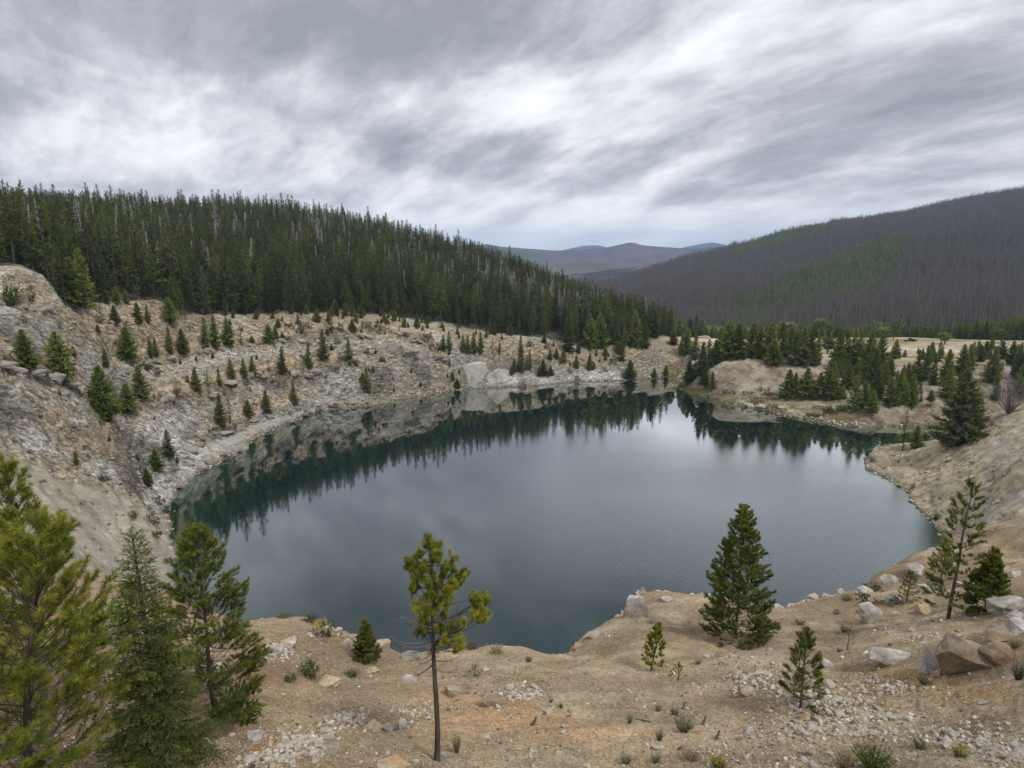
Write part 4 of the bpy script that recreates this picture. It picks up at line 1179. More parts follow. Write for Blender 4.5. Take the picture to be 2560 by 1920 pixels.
row('at the foot of the sandy mound', 'conifers at the foot of the mound', [(905, 962, 870, 45, 'sparse'), (1140, 1025, 775, 150, 'dense'), (1195, 1010, 800, 90, 'dense'), (1240, 1022, 850, 90, 'dense'), (1295, 1026, 760, 160, 'dense'), (1350, 1028, 860, 110, 'broad'), (1410, 1028, 800, 120, 'broad'), (1480, 1030, 770, 160, 'dense'), (1545, 1032, 860, 120, 'broad'), (1600, 1030, 920, 110, 'broad')], *Z4, ('low', 'middling', 'tall'), 'conifer_tree', 150, 'conifer')
row('on the left nose of the headland', 'conifers on the headland nose', [(225, 640, 470, 80, 'dense'), (262, 640, 420, 110, 'dense'), (335, 690, 450, 110, 'spruce'), (395, 830, 540, 120, 'dense'), (450, 770, 510, 130, 'spruce'), (510, 730, 520, 120, 'dense'), (282, 892, 690, 120, 'broad'), (330, 860, 720, 100, 'broad'), (420, 902, 760, 90, 'dense'), (485, 940, 790, 60, 'dense'), (150, 560, 450, 110, 'broad')], *Z4, ('low', 'middling', 'tall'), 'conifer_tree', 150, 'conifer')
row('on the bank above the white shore stones', 'conifers above the shore stones', [(1705, 1140, 820, 130, 'slim'), (1790, 1112, 870, 120, 'dense'), (1865, 1142, 950, 110, 'dense')], *Z4, ('low', 'middling', 'tall'), 'conifer_tree', 150, 'conifer')
row('between the dirt track and the inlet', 'conifers between track and inlet', [(880, 1012, 720, 120, 'dense'), (975, 1000, 670, 180, 'broad'), (1095, 1012, 690, 130, 'dense'), (1145, 800, 450, 110, 'slim'), (1230, 760, 410, 120, 'slim'), (1310, 800, 500, 100, 'spruce'), (1190, 960, 880, 60, 'spruce'), (1290, 960, 850, 80, 'dense'), (1440, 800, 450, 150, 'dense'), (1450, 935, 640, 150, 'dense'), (1590, 700, 400, 140, 'dense'), (1660, 650, 400, 120, 'dense'),
    (1770, 572, 400, 120, 'dense'), (1890, 780, 420, 160, 'dense'), (2150, 622, 480, 150, 'broad'), (2185, 800, 600, 120, 'dense')], *Z5, ('low', 'middling', 'tall'), 'conifer_tree', 150, 'conifer')
row('on the sandy spit of the right bank', 'trees on the right spit', [(1012, 1448, 970, 150, 'sparse'), (1140, 1420, 1200, 120, 'dense'), (1560, 1392, 640, 470, 'bigspruce'), (1700, 1270, 890, 210, 'dense'), (1745, 1000, 720, 130, 'sparse')], *Z5, ('short', 'middling', 'tall'), 'pine_tree', 100)


# ------------------------------------------------------------------ broad-leaved trees and shrubs
def leafy(seed, ratio=0.6, nl=1500, leaf=0.075, stems=6, base=0.10):
    g = np.random.default_rng(seed)
    paths, tips = [], []
    for i in range(stems):
        th = g.random() * 6.3; sp_ = ratio * 0.34 * g.uniform(0.3, 1)
        p = np.array([[0, 0, -0.02], [cos(th) * sp_ * 0.4, sin(th) * sp_ * 0.4, 0.38], [cos(th) * sp_, sin(th) * sp_, g.uniform(0.68, 0.95)]])
        paths.append((p, np.array([0.014, 0.009, 0.002])))
        for q in np.linspace(0.25, 1, 5):
            tips.append(p[1] + (p[2] - p[1]) * q)
    tips = np.array(tips); c = tips[g.integers(0, len(tips), 34)] + g.normal(0, ratio * 0.20, (34, 3)) * [0.8, 0.8, 1.0]
    P_ = c[g.integers(0, 34, nl)] + g.normal(0, 0.042, (nl, 3)); P_ = P_[P_[:, 2] > base]
    n = len(P_); D_ = g.normal(size=(n, 3))
    tn = np.clip(0.25 + 0.45 * P_[:, 2] + g.normal(0, 0.16, n), 0, 1)
    ln = g.uniform(0.7, 1.3, n) * leaf
    return tube_mesh(paths, 4), blades(g, P_, D_, ln, ln * 0.75, tn)


def bush(seed, ratio=1.2, n=320, leaf=0.12, up=0.5, flat=1.0):
    g = np.random.default_rng(seed)
    k = 26
    c = unit(g.normal(size=(k, 3))) * (g.random((k, 1)) ** 0.4); c[:, 2] = np.abs(c[:, 2])
    c = c * [ratio * 0.40, ratio * 0.40, 0.72]
    P_ = c[g.integers(0, k, n)] + g.normal(0, 0.085, (n, 3)); P_[:, 2] = np.clip(P_[:, 2], 0.01, 1)
    D_ = unit(P_ * [1 / ratio, 1 / ratio, 0.6]) + g.normal(0, 0.5, (n, 3)) + [0, 0, up]
    ln = leaf * g.uniform(0.6, 1.3, n)
    tn = np.clip(0.15 + 0.5 * P_[:, 2] + g.normal(0, 0.13, n), 0, 1)
    st = [(np.array([[0, 0, -0.05], q * 0.6 + [0, 0, 0.02], q]), np.array([0.02, 0.012, 0.004])) for q in c[:9]]
    return tube_mesh(st, 3), blades(g, P_, D_, ln, ln * 0.42, tn)


def tuft(seed, n=140, ratio=1.5, width=0.022, lean=0.9, base_r=0.16):
    """spray of upright stems (sagebrush, grass, rabbitbrush)"""
    g = np.random.default_rng(seed)
    th = g.random(n) * 6.3; r = base_r * np.sqrt(g.random(n))
    P_ = np.stack([r * np.cos(th), r * np.sin(th), np.full(n, -0.02)], 1)
    tilt = g.random(n) ** 0.7 * lean * ratio * 0.5
    D_ = np.stack([np.cos(th) * tilt, np.sin(th) * tilt, np.ones(n)], 1)
    ln = g.uniform(0.55, 1.0, n)
    v1 = blades(g, P_, D_, ln, np.full(n, width), np.clip(0.3 + g.normal(0, 0.2, n), 0, 1))
    m_ = n * 3; k = g.integers(0, n, m_); s_ = g.uniform(0.35, 1.0, m_)
    Q = P_[k] + unit(D_[k]) * (ln[k] * s_)[:, None]
    v2 = blades(g, Q, D_[k] + g.normal(0, 0.55, (m_, 3)), np.full(m_, 0.16) * g.uniform(0.6, 1.3, m_), np.full(m_, width * 1.5), np.clip(0.35 + 0.4 * s_ + g.normal(0, 0.15, m_), 0, 1))
    return join_tri([v1, v2])


def bare_bush(seed, n=46, ratio=1.3):
    g = np.random.default_rng(seed); paths = []
    for i in range(n):
        th = g.random() * 6.3; tl = g.random() * 0.75 * ratio; L = g.uniform(0.6, 1.0)
        d = unit(np.array([cos(th) * tl, sin(th) * tl, 1.0]))
        p = np.array([[0, 0, -0.02], d * L * 0.5 + g.normal(0, 0.03, 3), d * L])
        paths.append((p, np.array([0.010, 0.006, 0.001])))
        for j in range(5):
            q = p[1] + (p[2] - p[1]) * g.random(); e_ = unit(d + g.normal(0, 0.55, 3))
            paths.append((np.stack([q, q + e_ * 0.22 * g.uniform(0.5, 1.4)]), np.array([0.004, 0.0008])))
    return tube_mesh(paths, 3)


LEAFY = []
for s_ in (201, 202, 203):
    (tv, tq), (cv_, cf, ct) = leafy(s_)
    LEAFY.append((new_mesh('aspen_trunk', tv, tq, [M['twig']]), new_mesh('aspen_crown', cv_, cf, [M['aspen']], {'tint': ('FLOAT', ct)})))
BUSH = {}
for nm, mt, args in (('bush', 'bush', dict(ratio=1.3)), ('juniper', 'bush', dict(ratio=2.6, up=0.2, leaf=0.16)), ('leafy', 'leafy', dict(ratio=1.0, n=360, leaf=0.14)), ('sagemound', 'sage', dict(ratio=1.7, leaf=0.15))):
    for s_ in (221, 222, 223):
        (tv, tq), (cv_, cf, ct) = bush(s_, **args)
        BUSH.setdefault(nm, []).append((new_mesh(nm + '_stems', tv, tq, [M['twig']]), new_mesh(nm + '_leaves', cv_, cf, [M[mt]], {'tint': ('FLOAT', ct)})))
BARE = new_mesh('bare_twigs', *bare_bush(231), [M['twig']])
TUFT = {}
for nm, mt in (('sage', 'sage'), ('dry', 'drygrass'), ('green', 'leafy')):
    for s_ in (241, 242, 243):
        v, f, tn = tuft(s_)
        TUFT.setdefault(nm, []).append(new_mesh(nm + '_tuft', v, f, [M[mt]], {'tint': ('FLOAT', tn)}))


def bush_at(u, vb, vt, wd, kind, label, category='bush', group=None, name='bush', rmin=50.0, ratio=1.3):
    p, h_ = px_tree(u, vb, vt, rmin)
    if p is None:
        return None
    r = hypot(p[0], p[1]); fwd = p[1] * cos(PITCH) - (p[2] - H) * sin(PITCH)
    wm = wd / F * fwd
    v = BUSH[kind][int(u * 7 + vb) % 3]
    e = empty(name, (p[0], p[1], p[2] - 0.03), (u * 1.7) % 6.28, label, category, group)
    rt = {'bush': 1.3, 'juniper': 2.6, 'leafy': 1.0, 'sagemound': 1.7}[kind]
    e.scale = (wm / rt, wm / rt, h_ * 1.1)
    link('stems', v[0], e); link('leaves', v[1], e)
    return e


def zpx(Zv, x, y):
    return Zv[0] + x / Zv[2], Zv[1] + y / Zv[2]


bl = [(Z1, 1355, 1028, 945, 110, 'green bush on the rubble below the upper bench road'), (Z1, 520, 630, 550, 55, 'small dark bush high on the pale left cliff'), (Z1, 1085, 598, 552, 65, 'little round bush on the sandy top ledge'),
      (Z1, 640, 478, 435, 110, 'low dark bush under the green pines at the forest wall'), (Z1, 360, 1410, 1355, 50, 'small bush among grey blocks of the left wall'), (Z1, 210, 575, 520, 90, 'grey green bush on the upper left rubble'), (Z1, 1740, 1620, 1565, 150, 'flat green mat of juniper near the left shore'),
      (Z1, 1850, 1500, 1460, 160, 'dark low juniper beneath the lowest bench pines'),
      (Z2, 700, 712, 630, 110, 'wide green bush on the grey face below the far bench'), (Z2, 1005, 690, 615, 80, 'green bush left of a slim pine on the grey face'), (Z2, 1240, 642, 570, 75, 'rounded bush high on the blocky grey face'), (Z2, 1380, 708, 650, 50, 'pale green bush on the white rubble'),
      (Z2, 1345, 928, 890, 65, 'dark round bush low on the rubble, right of a slim pine'), (Z2, 1050, 952, 920, 50, 'dark round bush low on the rubble, left of a slim pine'), (Z2, 885, 852, 810, 60, 'round dark bush mid way down the tan face'), (Z2, 980, 788, 735, 80, 'low dark bush on the middle bench end'),
      (Z2, 910, 757, 732, 85, 'flat green bush beside a low dark bush on the bench'), (Z2, 1660, 690, 650, 70, 'dark bush under the brown overhang'), (Z2, 560, 410, 355, 110, 'dark bush on the tan slope under the forest'), (Z2, 660, 460, 340, 140, 'large bush cluster at the end of the upper bench'),
      (Z2, 740, 420, 350, 110, 'dark bush behind the upper bench end'), (Z2, 900, 450, 340, 130, 'green bush at the forest edge above the bench'), (Z2, 1010, 450, 350, 110, 'broad bush at the forest edge right of the bench end'), (Z2, 1230, 435, 320, 150, 'big bush before the forest above the grey cliff'),
      (Z2, 1340, 430, 330, 120, 'pale bush before the forest above the grey cliff'), (Z2, 1850, 610, 520, 170, 'dark bush in the gully right of the grey cliff'), (Z2, 1760, 520, 430, 130, 'dark bush at the top of the gully'), (Z2, 980, 555, 480, 90, 'brown bare bush at the cliff top'),
      (Z2, 820, 1135, 1065, 110, 'waterside bush on the far left shore'), (Z2, 960, 1100, 1055, 130, 'low waterside bush beside the pale shore rock'), (Z2, 730, 1160, 1110, 80, 'small waterside bush below the lowest bench'), (Z2, 580, 1170, 1110, 70, 'grey waterside bush on the shore rock'),
      (Z3, 1180, 1085, 1025, 80, 'grey bush at the far shore'), (Z3, 710, 1125, 1075, 100, 'grey green bush on the low rock by the far shore'), (Z3, 1500, 940, 850, 110, 'olive bush on the slope below dark spruces'), (Z3, 1430, 1000, 950, 60, 'small grey bush on the shelf slope'),
      (Z3, 780, 780, 720, 90, 'brown bush at the edge above the sandy cove'), (Z3, 930, 800, 740, 80, 'dark bush at the edge above the shelf'),
      (Z4, 960, 995, 930, 110, 'green bush at the foot of the mound'), (Z4, 620, 985, 940, 180, 'green reeds along the foot of the mound'), (Z4, 790, 995, 950, 170, 'low green growth at the foot of the mound, near a slim seedling'), (Z4, 1985, 720, 590, 130, 'round dense bush by the dirt track'),
      (Z4, 1480, 1130, 1080, 140, 'yellow green growth on the beach end'), (Z4, 1350, 1185, 1140, 180, 'bright yellow green mat at the beach tip'), (Z4, 1600, 1130, 1070, 140, 'green growth beside the slim shore conifer'),
      (Z5, 1290, 1005, 960, 90, 'bush at the top of the rock bank'), (Z5, 1780, 1230, 1150, 90, 'bush behind the right bank crest'), (Z5, 720, 1560, 1490, 90, 'small green bush at the tip of the right spit'), (Z5, 900, 890, 790, 130, 'grey green bush in the dirt gully'),
      ((1280, 400, 1.728), 1835, 1550, 1520, 34, 'bright green bush at the waterline under the right bank'), ((1280, 400, 1.728), 1730, 1420, 1395, 30, 'small bush at the waterline of the right bank'),
      ((0, 1000, 3.456), 1370, 910, 815, 130, 'olive bush at the left corner of the lake'), ((0, 1000, 3.456), 1320, 1075, 965, 170, 'large olive bush leaning over the left corner water'), ((0, 1000, 3.456), 1150, 1020, 945, 110, 'pale green bush on the gravel left of the corner'),
      ((0, 1000, 3.456), 1440, 980, 900, 100, 'yellowish bush over the left corner water'), ((0, 1000, 3.456), 880, 700, 625, 150, 'pale green bush among the tan blocks of the left slope'), ((0, 1000, 3.456), 700, 910, 870, 80, 'grey bush half way down the left gravel'),
      ((0, 1000, 3.456), 260, 460, 420, 90, 'grey green bush beside the sandy line on the left'), ((0, 1000, 3.456), 290, 520, 480, 80, 'dark grey bush under the sandy line on the left'), ((0, 1000, 3.456), 250, 670, 620, 55, 'upright dark bush on the left gravel'),
      ((0, 1000, 3.456), 1350, 1180, 1120, 110, 'mossy yellow bush by the shallow corner')]
for Zv, x, yb, yt, wd, lb in bl:
    u, vb = zpx(Zv, x, yb); _, vt = zpx(Zv, x, yt)
    kind = 'juniper' if any(k in lb for k in ('flat', 'mat', 'low dark', 'reeds', 'low green')) else 'leafy' if any(k in lb for k in ('yellow', 'bright', 'pale green', 'growth')) else 'sagemound' if 'grey' in lb.split()[:2] else 'bush'
    bush_at(u, vb, vt, wd / Zv[2], kind, lb, 'bush', 'bushes round the pit')
p, h_ = px_tree(*zpx(Z5, 2060, 1085), 760 + 690 / 3.95, 100)
e = empty('bare_bush', p, 0.4, 'large leafless grey bush on the crest of the right bank', 'bush'); e.scale = (h_ * 1.15, h_ * 1.15, h_)
link('twigs', BARE, e)
for Zv, x, yb, yt, wd, lb in ((Z4, 1130, 480, 358, 170, 'pale green aspen behind the conifers of the mound'), (Z4, 1420, 455, 328, 120, 'light green aspen on the plain, taller of the two side by side'), (Z4, 1492, 465, 385, 95, 'light green aspen on the plain, shorter of the two side by side'),
                              (Z4, 1920, 475, 368, 90, 'yellow green aspen behind the clump near the parked car'), (Z4, 2050, 525, 338, 95, 'tall narrow aspen left of the parked car'), (Z4, 1990, 505, 410, 110, 'bushy green aspen beside the tall narrow aspen'),
                              (Z5, 1430, 400, 280, 130, 'rounded dark aspen on the plain right of the parked car'), (Z5, 1990, 390, 250, 160, 'pale aspen by the white rock heap at the right edge'), (Z4, 1480, 640, 500, 170, 'grey green aspen between mound and clump')):
    u, vb = zpx(Zv, x, yb); _, vt = zpx(Zv, x, yt)
    p, h_ = px_tree(u, vb, vt, 150)
    v = LEAFY[int(x) % 3]
    e = empty('aspen_tree', p, x % 6.28, lb, 'tree', 'aspens on the plain')
    wm = wd / Zv[2] / F * p[1]
    e.scale = (wm / 0.62, wm / 0.62, h_)
    link('trunk', v[0], e); link('crown', v[1], e)
# pale broad bush on the mound at the far left
bush_at(*zpx(Z1, 105, 420), zpx(Z1, 105, 190)[1], 60, 'leafy', 'large pale green willow bush on the mound at the far left', 'bush')
bush_at(*zpx(Z1, 270, 400), zpx(Z1, 270, 215)[1], 30, 'bush', 'dark green bush beside the pale willow on the left mound', 'bush')
# low brush dotted over the left gravel slope
g = np.random.default_rng(5); nbr = 0
while nbr < 80:
    u, v = g.uniform(0, 420), g.uniform(1080, 1480)
    if v < 1120 + 0.30 * u or (u > 330 and v < 1240):
        continue
    p = at(u, v, 20)
    if p is None or p[2] < 1 or hypot(p[0], p[1]) > 150:
        continue
    s_ = g.uniform(8, 20) / F * p[1]
    o = link('sagebrush', BUSH['sagemound' if nbr % 3 else 'juniper'][nbr % 3][1], None, (p[0], p[1], p[2] - 0.05), kind='thing')
    del o['kind']
    o.scale = (s_ / 1.7, s_ / 1.7, s_ * 0.5); o.rotation_euler = (0, 0, g.uniform(0, 6.28))
    tag(o, 'low grey green brush dotting the gravel slope at the left', 'brush', 'brush on the left gravel slope')
    nbr += 1

g = np.random.default_rng(37); k_ = 0
while k_ < 85:
    u = g.uniform(560, 1660) if k_ > 25 else g.uniform(780, 1120)
    az = float(ray(u, 800)[0]); back_ = g.uniform(-1, 9) if k_ > 25 else g.uniform(0, 16)
    r = fi_r(az) - back_; x_, y_ = r * sin(az), r * cos(az)
    tree_at((x_, y_, float(gz_xy(x_, y_))), g.uniform(1.6, 6.5) * (1 - back_ / 26), ('dense', 'slim', 'spruce', 'broad')[k_ % 4], 'young conifer fringing the lower edge of the left forest', 'tree', 'young conifers fringing the left forest', 'conifer_tree', wide=g.uniform(0.85, 1.35)); k_ += 1
k_ = 0
while k_ < 74:
    u, v = g.uniform(2080, 2600), g.uniform(872, 1000)
    p = at(u, v, 120)
    if p is None or p[2] < 1.5 or p[1] < 150:
        continue
    tree_at(p, g.uniform(2.5, 8.0), ('dense', 'slim', 'spruce', 'dense')[k_ % 4], 'dark conifer scattered on the gravel clearing at the right', 'tree', 'conifers scattered on the gravel clearing', 'pine_tree', wide=g.uniform(0.85, 1.25)); k_ += 1  # mixed conifers, spruces among them; pine_tree is only a shared name
# tiny seedlings sprinkled over the rubble, brush on the right bank
g = np.random.default_rng(29); k_ = 0
while k_ < 70:
    u, v = g.uniform(150, 1620), g.uniform(800, 1180)
    p = at(u, v, 60)
    if p is None or p[2] < 1.5 or hypot(p[0], p[1]) > fi_r(atan2(p[0], p[1])) - 1:
        continue
    tree_at(p, g.uniform(0.7, 2.3), ('slim', 'dense', 'dense', 'sparse')[k_ % 4], 'tiny pine seedling sprinkled on the quarry rubble', 'tree', 'seedlings on the quarry rubble', 'pine_seedling', wide=g.uniform(0.9, 1.5)); k_ += 1
k_ = 0
while k_ < 46:
    u, v = g.uniform(2200, 2560), g.uniform(1060, 1390)
    p = at(u, v, 60)
    if p is None or p[2] < 0.8 or hypot(p[0], p[1]) < 62:
        continue
    o = link('sagebrush', BUSH['sagemound' if k_ % 3 else 'bush'][k_ % 3][1], None, (p[0], p[1], p[2] - 0.05))
    s_ = g.uniform(0.3, 0.95); o.scale = (s_, s_, s_ * 0.7); o.rotation_euler = (0, 0, g.uniform(0, 6.28))
    tag(o, 'small grey brush dotting the pale right bank', 'brush', 'brush on the right bank'); k_ += 1

# ------------------------------------------------------------------ forest on the left hill
g = np.random.default_rng(17)
cand = []
for k in range(60000):
    az = g.uniform(radians(-50), radians(16.5)); r0 = fi_r(az)
    r1 = np.interp(az, ridge[:, 0], ridge[:, 1], right=320) + 14
    q = g.random(); r = np.sqrt(r0 ** 2 + (r1 ** 2 - r0 ** 2) * q)
    cand.append((az, r, r0))
cand = np.array(cand)
# thin to a minimum spacing with a hash grid
xy = plan(cand); cell = {}
keep = []
for i, (x, y) in enumerate(xy):
    dist = 2.3 if cand[i, 1] - cand[i, 2] < 40 else 3.1
    cx, cy = int(x // 3.2), int(y // 3.2); ok = True
    for a_ in (-1, 0, 1):
        for b_ in (-1, 0, 1):
            for j in cell.get((cx + a_, cy + b_), ()):
                if (xy[j, 0] - x) ** 2 + (xy[j, 1] - y) ** 2 < dist * dist:
                    ok = False
    if ok:
        cell.setdefault((cx, cy), []).append(i); keep.append(i)
cand = cand[keep]; xy = xy[keep]
fz = gz_xy(xy[:, 0], xy[:, 1])
past = cand[:, 1] - cand[:, 2]
fh = (g.uniform(11.0, 18.5, len(cand)) + 4.0 * (g.random(len(cand)) < 0.06)) * np.where(past < 8, g.uniform(0.55, 1.0, len(cand)), 1.0) * np.interp(cand[:, 0], [radians(-35), radians(-5), radians(10), radians(16)], [1.0, 1.0, 0.97, 0.80])
fu, fv = project(xy[:, 0], xy[:, 1], fz)
# gaps in the tree belt where the sandy ground shows
gapm = ((fu > 1375) & (fu < 1415) & (past < 18)) | ((fu > 1440) & (fu < 1462) & (past < 14)) | (fu > 1680) | ((fu < 160) & (past < 2.5))
dead = (fbm(xy[:, 0] * 0.02, xy[:, 1] * 0.02, None, 3, 801) > 0.50) & (past > 25) & (g.random(len(cand)) < 0.26) | ((past > 15) & (g.random(len(cand)) < 0.05))
live = ~gapm & ~dead
inview = (fu > -30) & (fu < 1700)
order = np.nonzero(live & inview & (past < 60))[0]
score = past[order] * 1.0 + (cand[order, 1] - 170) * 0.02
near_ids = order[np.argsort(score)][:105]
is_near = np.zeros(len(cand), bool); is_near[near_ids] = True
for i in near_ids:
    kind = 'forestlow' if g.random() < 0.35 else 'forest'
    tree_at((xy[i, 0], xy[i, 1], fz[i]), fh[i], kind, 'dark slender conifer in the front ranks of the dense forest', 'tree', 'front conifers of the left forest', 'conifer_tree', wide=g.uniform(0.85, 1.25))
dead_ids = np.nonzero(dead & ~gapm & inview)[0]
dead_ids = dead_ids[np.argsort(cand[dead_ids, 1])]
for i in dead_ids[:170]:
    o = link('dead_tree', SNAG[int(g.integers(0, 4))], None, (xy[i, 0], xy[i, 1], fz[i]))
    hh_ = fh[i] * g.uniform(0.85, 1.12); o.scale = (hh_ * 1.4, hh_ * 1.4, hh_); o.rotation_euler = (g.normal(0, 0.02), g.normal(0, 0.02), g.uniform(0, 6.28))
    tag(o, 'grey dead tree standing among the green forest conifers', 'dead tree', 'dead trees in the left forest')

STUFFCOL = []


def scatter(name, pts, kinds, scales, meshes, label):
    """one object of countless far-off plants: points that carry instances of the given meshes"""
    hid = bpy.data.collections.new(name + '_kinds')
    for i, m_ in enumerate(meshes):
        hid.objects.link(bpy.data.objects.new('%s_kind_%02d' % (name, i), m_))
    n = len(pts)
    me_ = bpy.data.meshes.new(name); me_.vertices.add(n); me_.vertices.foreach_set('co', np.asarray(pts, np.float32).ravel())
    gg = np.random.default_rng(n)
    for an, kd, arr in (('pick', 'INT', kinds), ('turn', 'FLOAT', gg.uniform(0, 6.28, n)), ('size', 'FLOAT_VECTOR', scales)):
        at_ = me_.attributes.new(an, kd, 'POINT')
        at_.data.foreach_set('vector' if kd == 'FLOAT_VECTOR' else 'value', np.asarray(arr, np.int32 if kd == 'INT' else np.float32).ravel())
    o = link(name, me_, kind='stuff', label=label)
    ng = bpy.data.node_groups.new(name + '_scatter', 'GeometryNodeTree')
    ng.interface.new_socket('Geometry', in_out='INPUT', socket_type='NodeSocketGeometry')
    ng.interface.new_socket('Geometry', in_out='OUTPUT', socket_type='NodeSocketGeometry')
    N = ng.nodes; L = ng.links
    gi = N.new('NodeGroupInput'); go = N.new('NodeGroupOutput')
    iop = N.new('GeometryNodeInstanceOnPoints'); ci = N.new('GeometryNodeCollectionInfo')
    ci.inputs['Collection'].default_value = hid; ci.inputs['Separate Children'].default_value = True; ci.inputs['Reset Children'].default_value = True
    at1 = N.new('GeometryNodeInputNamedAttribute'); at1.data_type = 'INT'; at1.inputs[0].default_value = 'pick'
    at2 = N.new('GeometryNodeInputNamedAttribute'); at2.data_type = 'FLOAT'; at2.inputs[0].default_value = 'turn'
    at3 = N.new('GeometryNodeInputNamedAttribute'); at3.data_type = 'FLOAT_VECTOR'; at3.inputs[0].default_value = 'size'
    cx_ = N.new('ShaderNodeCombineXYZ')
    L.new(gi.outputs[0], iop.inputs['Points']); L.new(ci.outputs[0], iop.inputs['Instance']); iop.inputs['Pick Instance'].default_value = True
    L.new(at1.outputs[0], iop.inputs['Instance Index']); L.new(at2.outputs[0], cx_.inputs[2]); L.new(cx_.outputs[0], iop.inputs['Rotation']); L.new(at3.outputs[0], iop.inputs['Scale'])
    L.new(iop.outputs[0], go.inputs[0])
    md = o.modifiers.new('scatter', 'NODES'); md.node_group = ng
    return o


rest = np.nonzero(live & ~is_near)[0]
wd_ = g.uniform(0.85, 1.25, len(rest))
scatter('forest', np.stack([xy[rest, 0], xy[rest, 1], fz[rest]], 1), g.integers(0, 9, len(rest)), np.stack([fh[rest] * wd_, fh[rest] * wd_, fh[rest]], 1),
        [q[2] for q in PROTO['forest']] + [q[2] for q in PROTO['forestlow']], 'dense dark conifer forest covering the left hill')
drest = dead_ids[170:]
scatter('dead_forest', np.stack([xy[drest, 0], xy[drest, 1], fz[drest]], 1), g.integers(0, 4, len(drest)), np.repeat((fh[drest] * g.uniform(0.9, 1.15, len(drest)))[:, None], 3, 1) * [1.5, 1.5, 1], SNAG, 'grey dead trunks scattered far up the left forest')

# burned hillside: thin dead stems everywhere, green patches between
g = np.random.default_rng(23)
n0 = 90000
az = g.uniform(radians(-3), radians(52), n0); r = 590 * np.exp(g.random(n0) ** 0.62 * np.log(2250 / 590))
bz = np.empty(n0)
bz = burn_f(az, np.log(r)).astype(float)
bx, by = r * np.sin(az), r * np.cos(az)
for amp_, sc in ((16, 240), (4.0, 50)):
    bz += amp_ * (fbm(bx / sc, by / sc, None, 4, 501, 0.5, True) - 0.55)
bu, bv = project(bx, by, bz)
ok = (bu > -50 + 1200) & (bu < 2650) & (bv > 380) & (bv < 900)
green = in_px(GREEN1, bx, by, bz) | in_px(GREEN2, bx, by, bz)
lowg_ = in_px(GREEN3, bx, by, bz)
pn = fbm(bx / 55, by / 55, None, 4, 811); q = g.random(n0)
isg = (green & (q < 0.95)) | (lowg_ & (q < 0.55) & (pn > 0.42)) | (~green & (pn > 0.54) & (q < 0.5) & (bv > 620)) | (~green & (bv > 690) & (bu > 1750) & (q < 0.34))
bare = (np.exp(-((bu - 1945) / 55) ** 2 - ((bv - 738 + (bu - 1945) * 0.35) / 9) ** 2) > 0.5)
isd = ~isg & ~bare & ~(green & (q < 0.9))
ig = np.nonzero(ok & isg)[0][:15000]; idd = np.nonzero(ok & isd)[0][:42000]
bstem = []
for i in range(5):
    gg = np.random.default_rng(900 + i); paths = []
    for j in range(3):
        x_, y_ = gg.uniform(-3.5, 3.5, 2); h_ = gg.uniform(10, 19); ln_ = gg.normal(0, 0.25, 2)
        paths.append((np.array([[x_, y_, -0.5], [x_ + ln_[0] * 0.5, y_ + ln_[1] * 0.5, h_ * 0.5], [x_ + ln_[0], y_ + ln_[1], h_]]), np.array([0.34, 0.28, 0.10])))
        for k_ in range(5):
            zt = gg.uniform(0.35, 0.95) * h_; th = gg.random() * 6.3; ll = gg.uniform(0.5, 1.2) * (1.3 - zt / h_)
            paths.append((np.array([[x_, y_, zt], [x_ + cos(th) * ll, y_ + sin(th) * ll, zt - 0.2]]), np.array([0.10, 0.03])))
    bstem.append(new_mesh('burnt_stems', *tube_mesh(paths, 3), [M['burnt']]))
scatter('burned_forest', np.stack([bx[idd], by[idd], bz[idd]], 1), g.integers(0, 5, len(idd)), np.repeat(g.uniform(0.8, 1.25, len(idd))[:, None], 3, 1), bstem, 'burned grey forest of bare stems covering the right hillside')
gh = g.uniform(6, 13, len(ig))
lowres = []
for i in range(4):
    (tv, tq), (cv_, cf, ct) = conifer(950 + i, 0.42, 0.05, 26, 3, 2, 0.85, blade=0.30)
    lowres.append(new_mesh('hillside_conifer', cv_, cf, [M['hillgreen']], {'tint': ('FLOAT', ct)}))
scatter('hillside_forest', np.stack([bx[ig], by[ig], bz[ig]], 1), g.integers(0, 4, len(ig)), np.repeat(gh[:, None], 3, 1), lowres, 'green conifer regrowth in patches on the burned hillside')

# young forest behind the plain and belt of trees along its far edge
pts, hs_ = [], []
for k in range(5200):
    u, v = g.uniform(1650, 2650), 0
    az = float(ray(u, 850)[0]); r = 330 + 190 * g.random() ** 1.3
    x_, y_ = r * sin(az), r * cos(az); z_ = float(ground_z(az, r)); uu, vv = project(x_, y_, z_)
    lim = np.interp(az, np.radians([13, 20, 26, 31, 34, 37, 40]), [334, 352, 369, 392, 395, 388, 384])
    dn = np.interp(uu, [1650, 2200, 2350, 2600], [0.45, 0.40, 0.85, 0.97])
    if r < lim + 6 * fbm(np.array([x_ * 0.1]), np.array([y_ * 0.1]), None, 2, 3)[0] or g.random() > dn:
        continue
    pts.append((x_, y_, z_)); hs_.append(g.uniform(4.0, 8.0) + max(0, uu - 2300) / 260 * g.uniform(2, 5))
hs_ = np.array(hs_)
scatter('young_forest', pts, g.integers(0, 6, len(pts)), np.stack([hs_ * 1.1, hs_ * 1.1, hs_], 1), [q[2] for q in PROTO['dense']] + [q[2] for q in PROTO['slim']], 'young green forest behind the plain at the right')
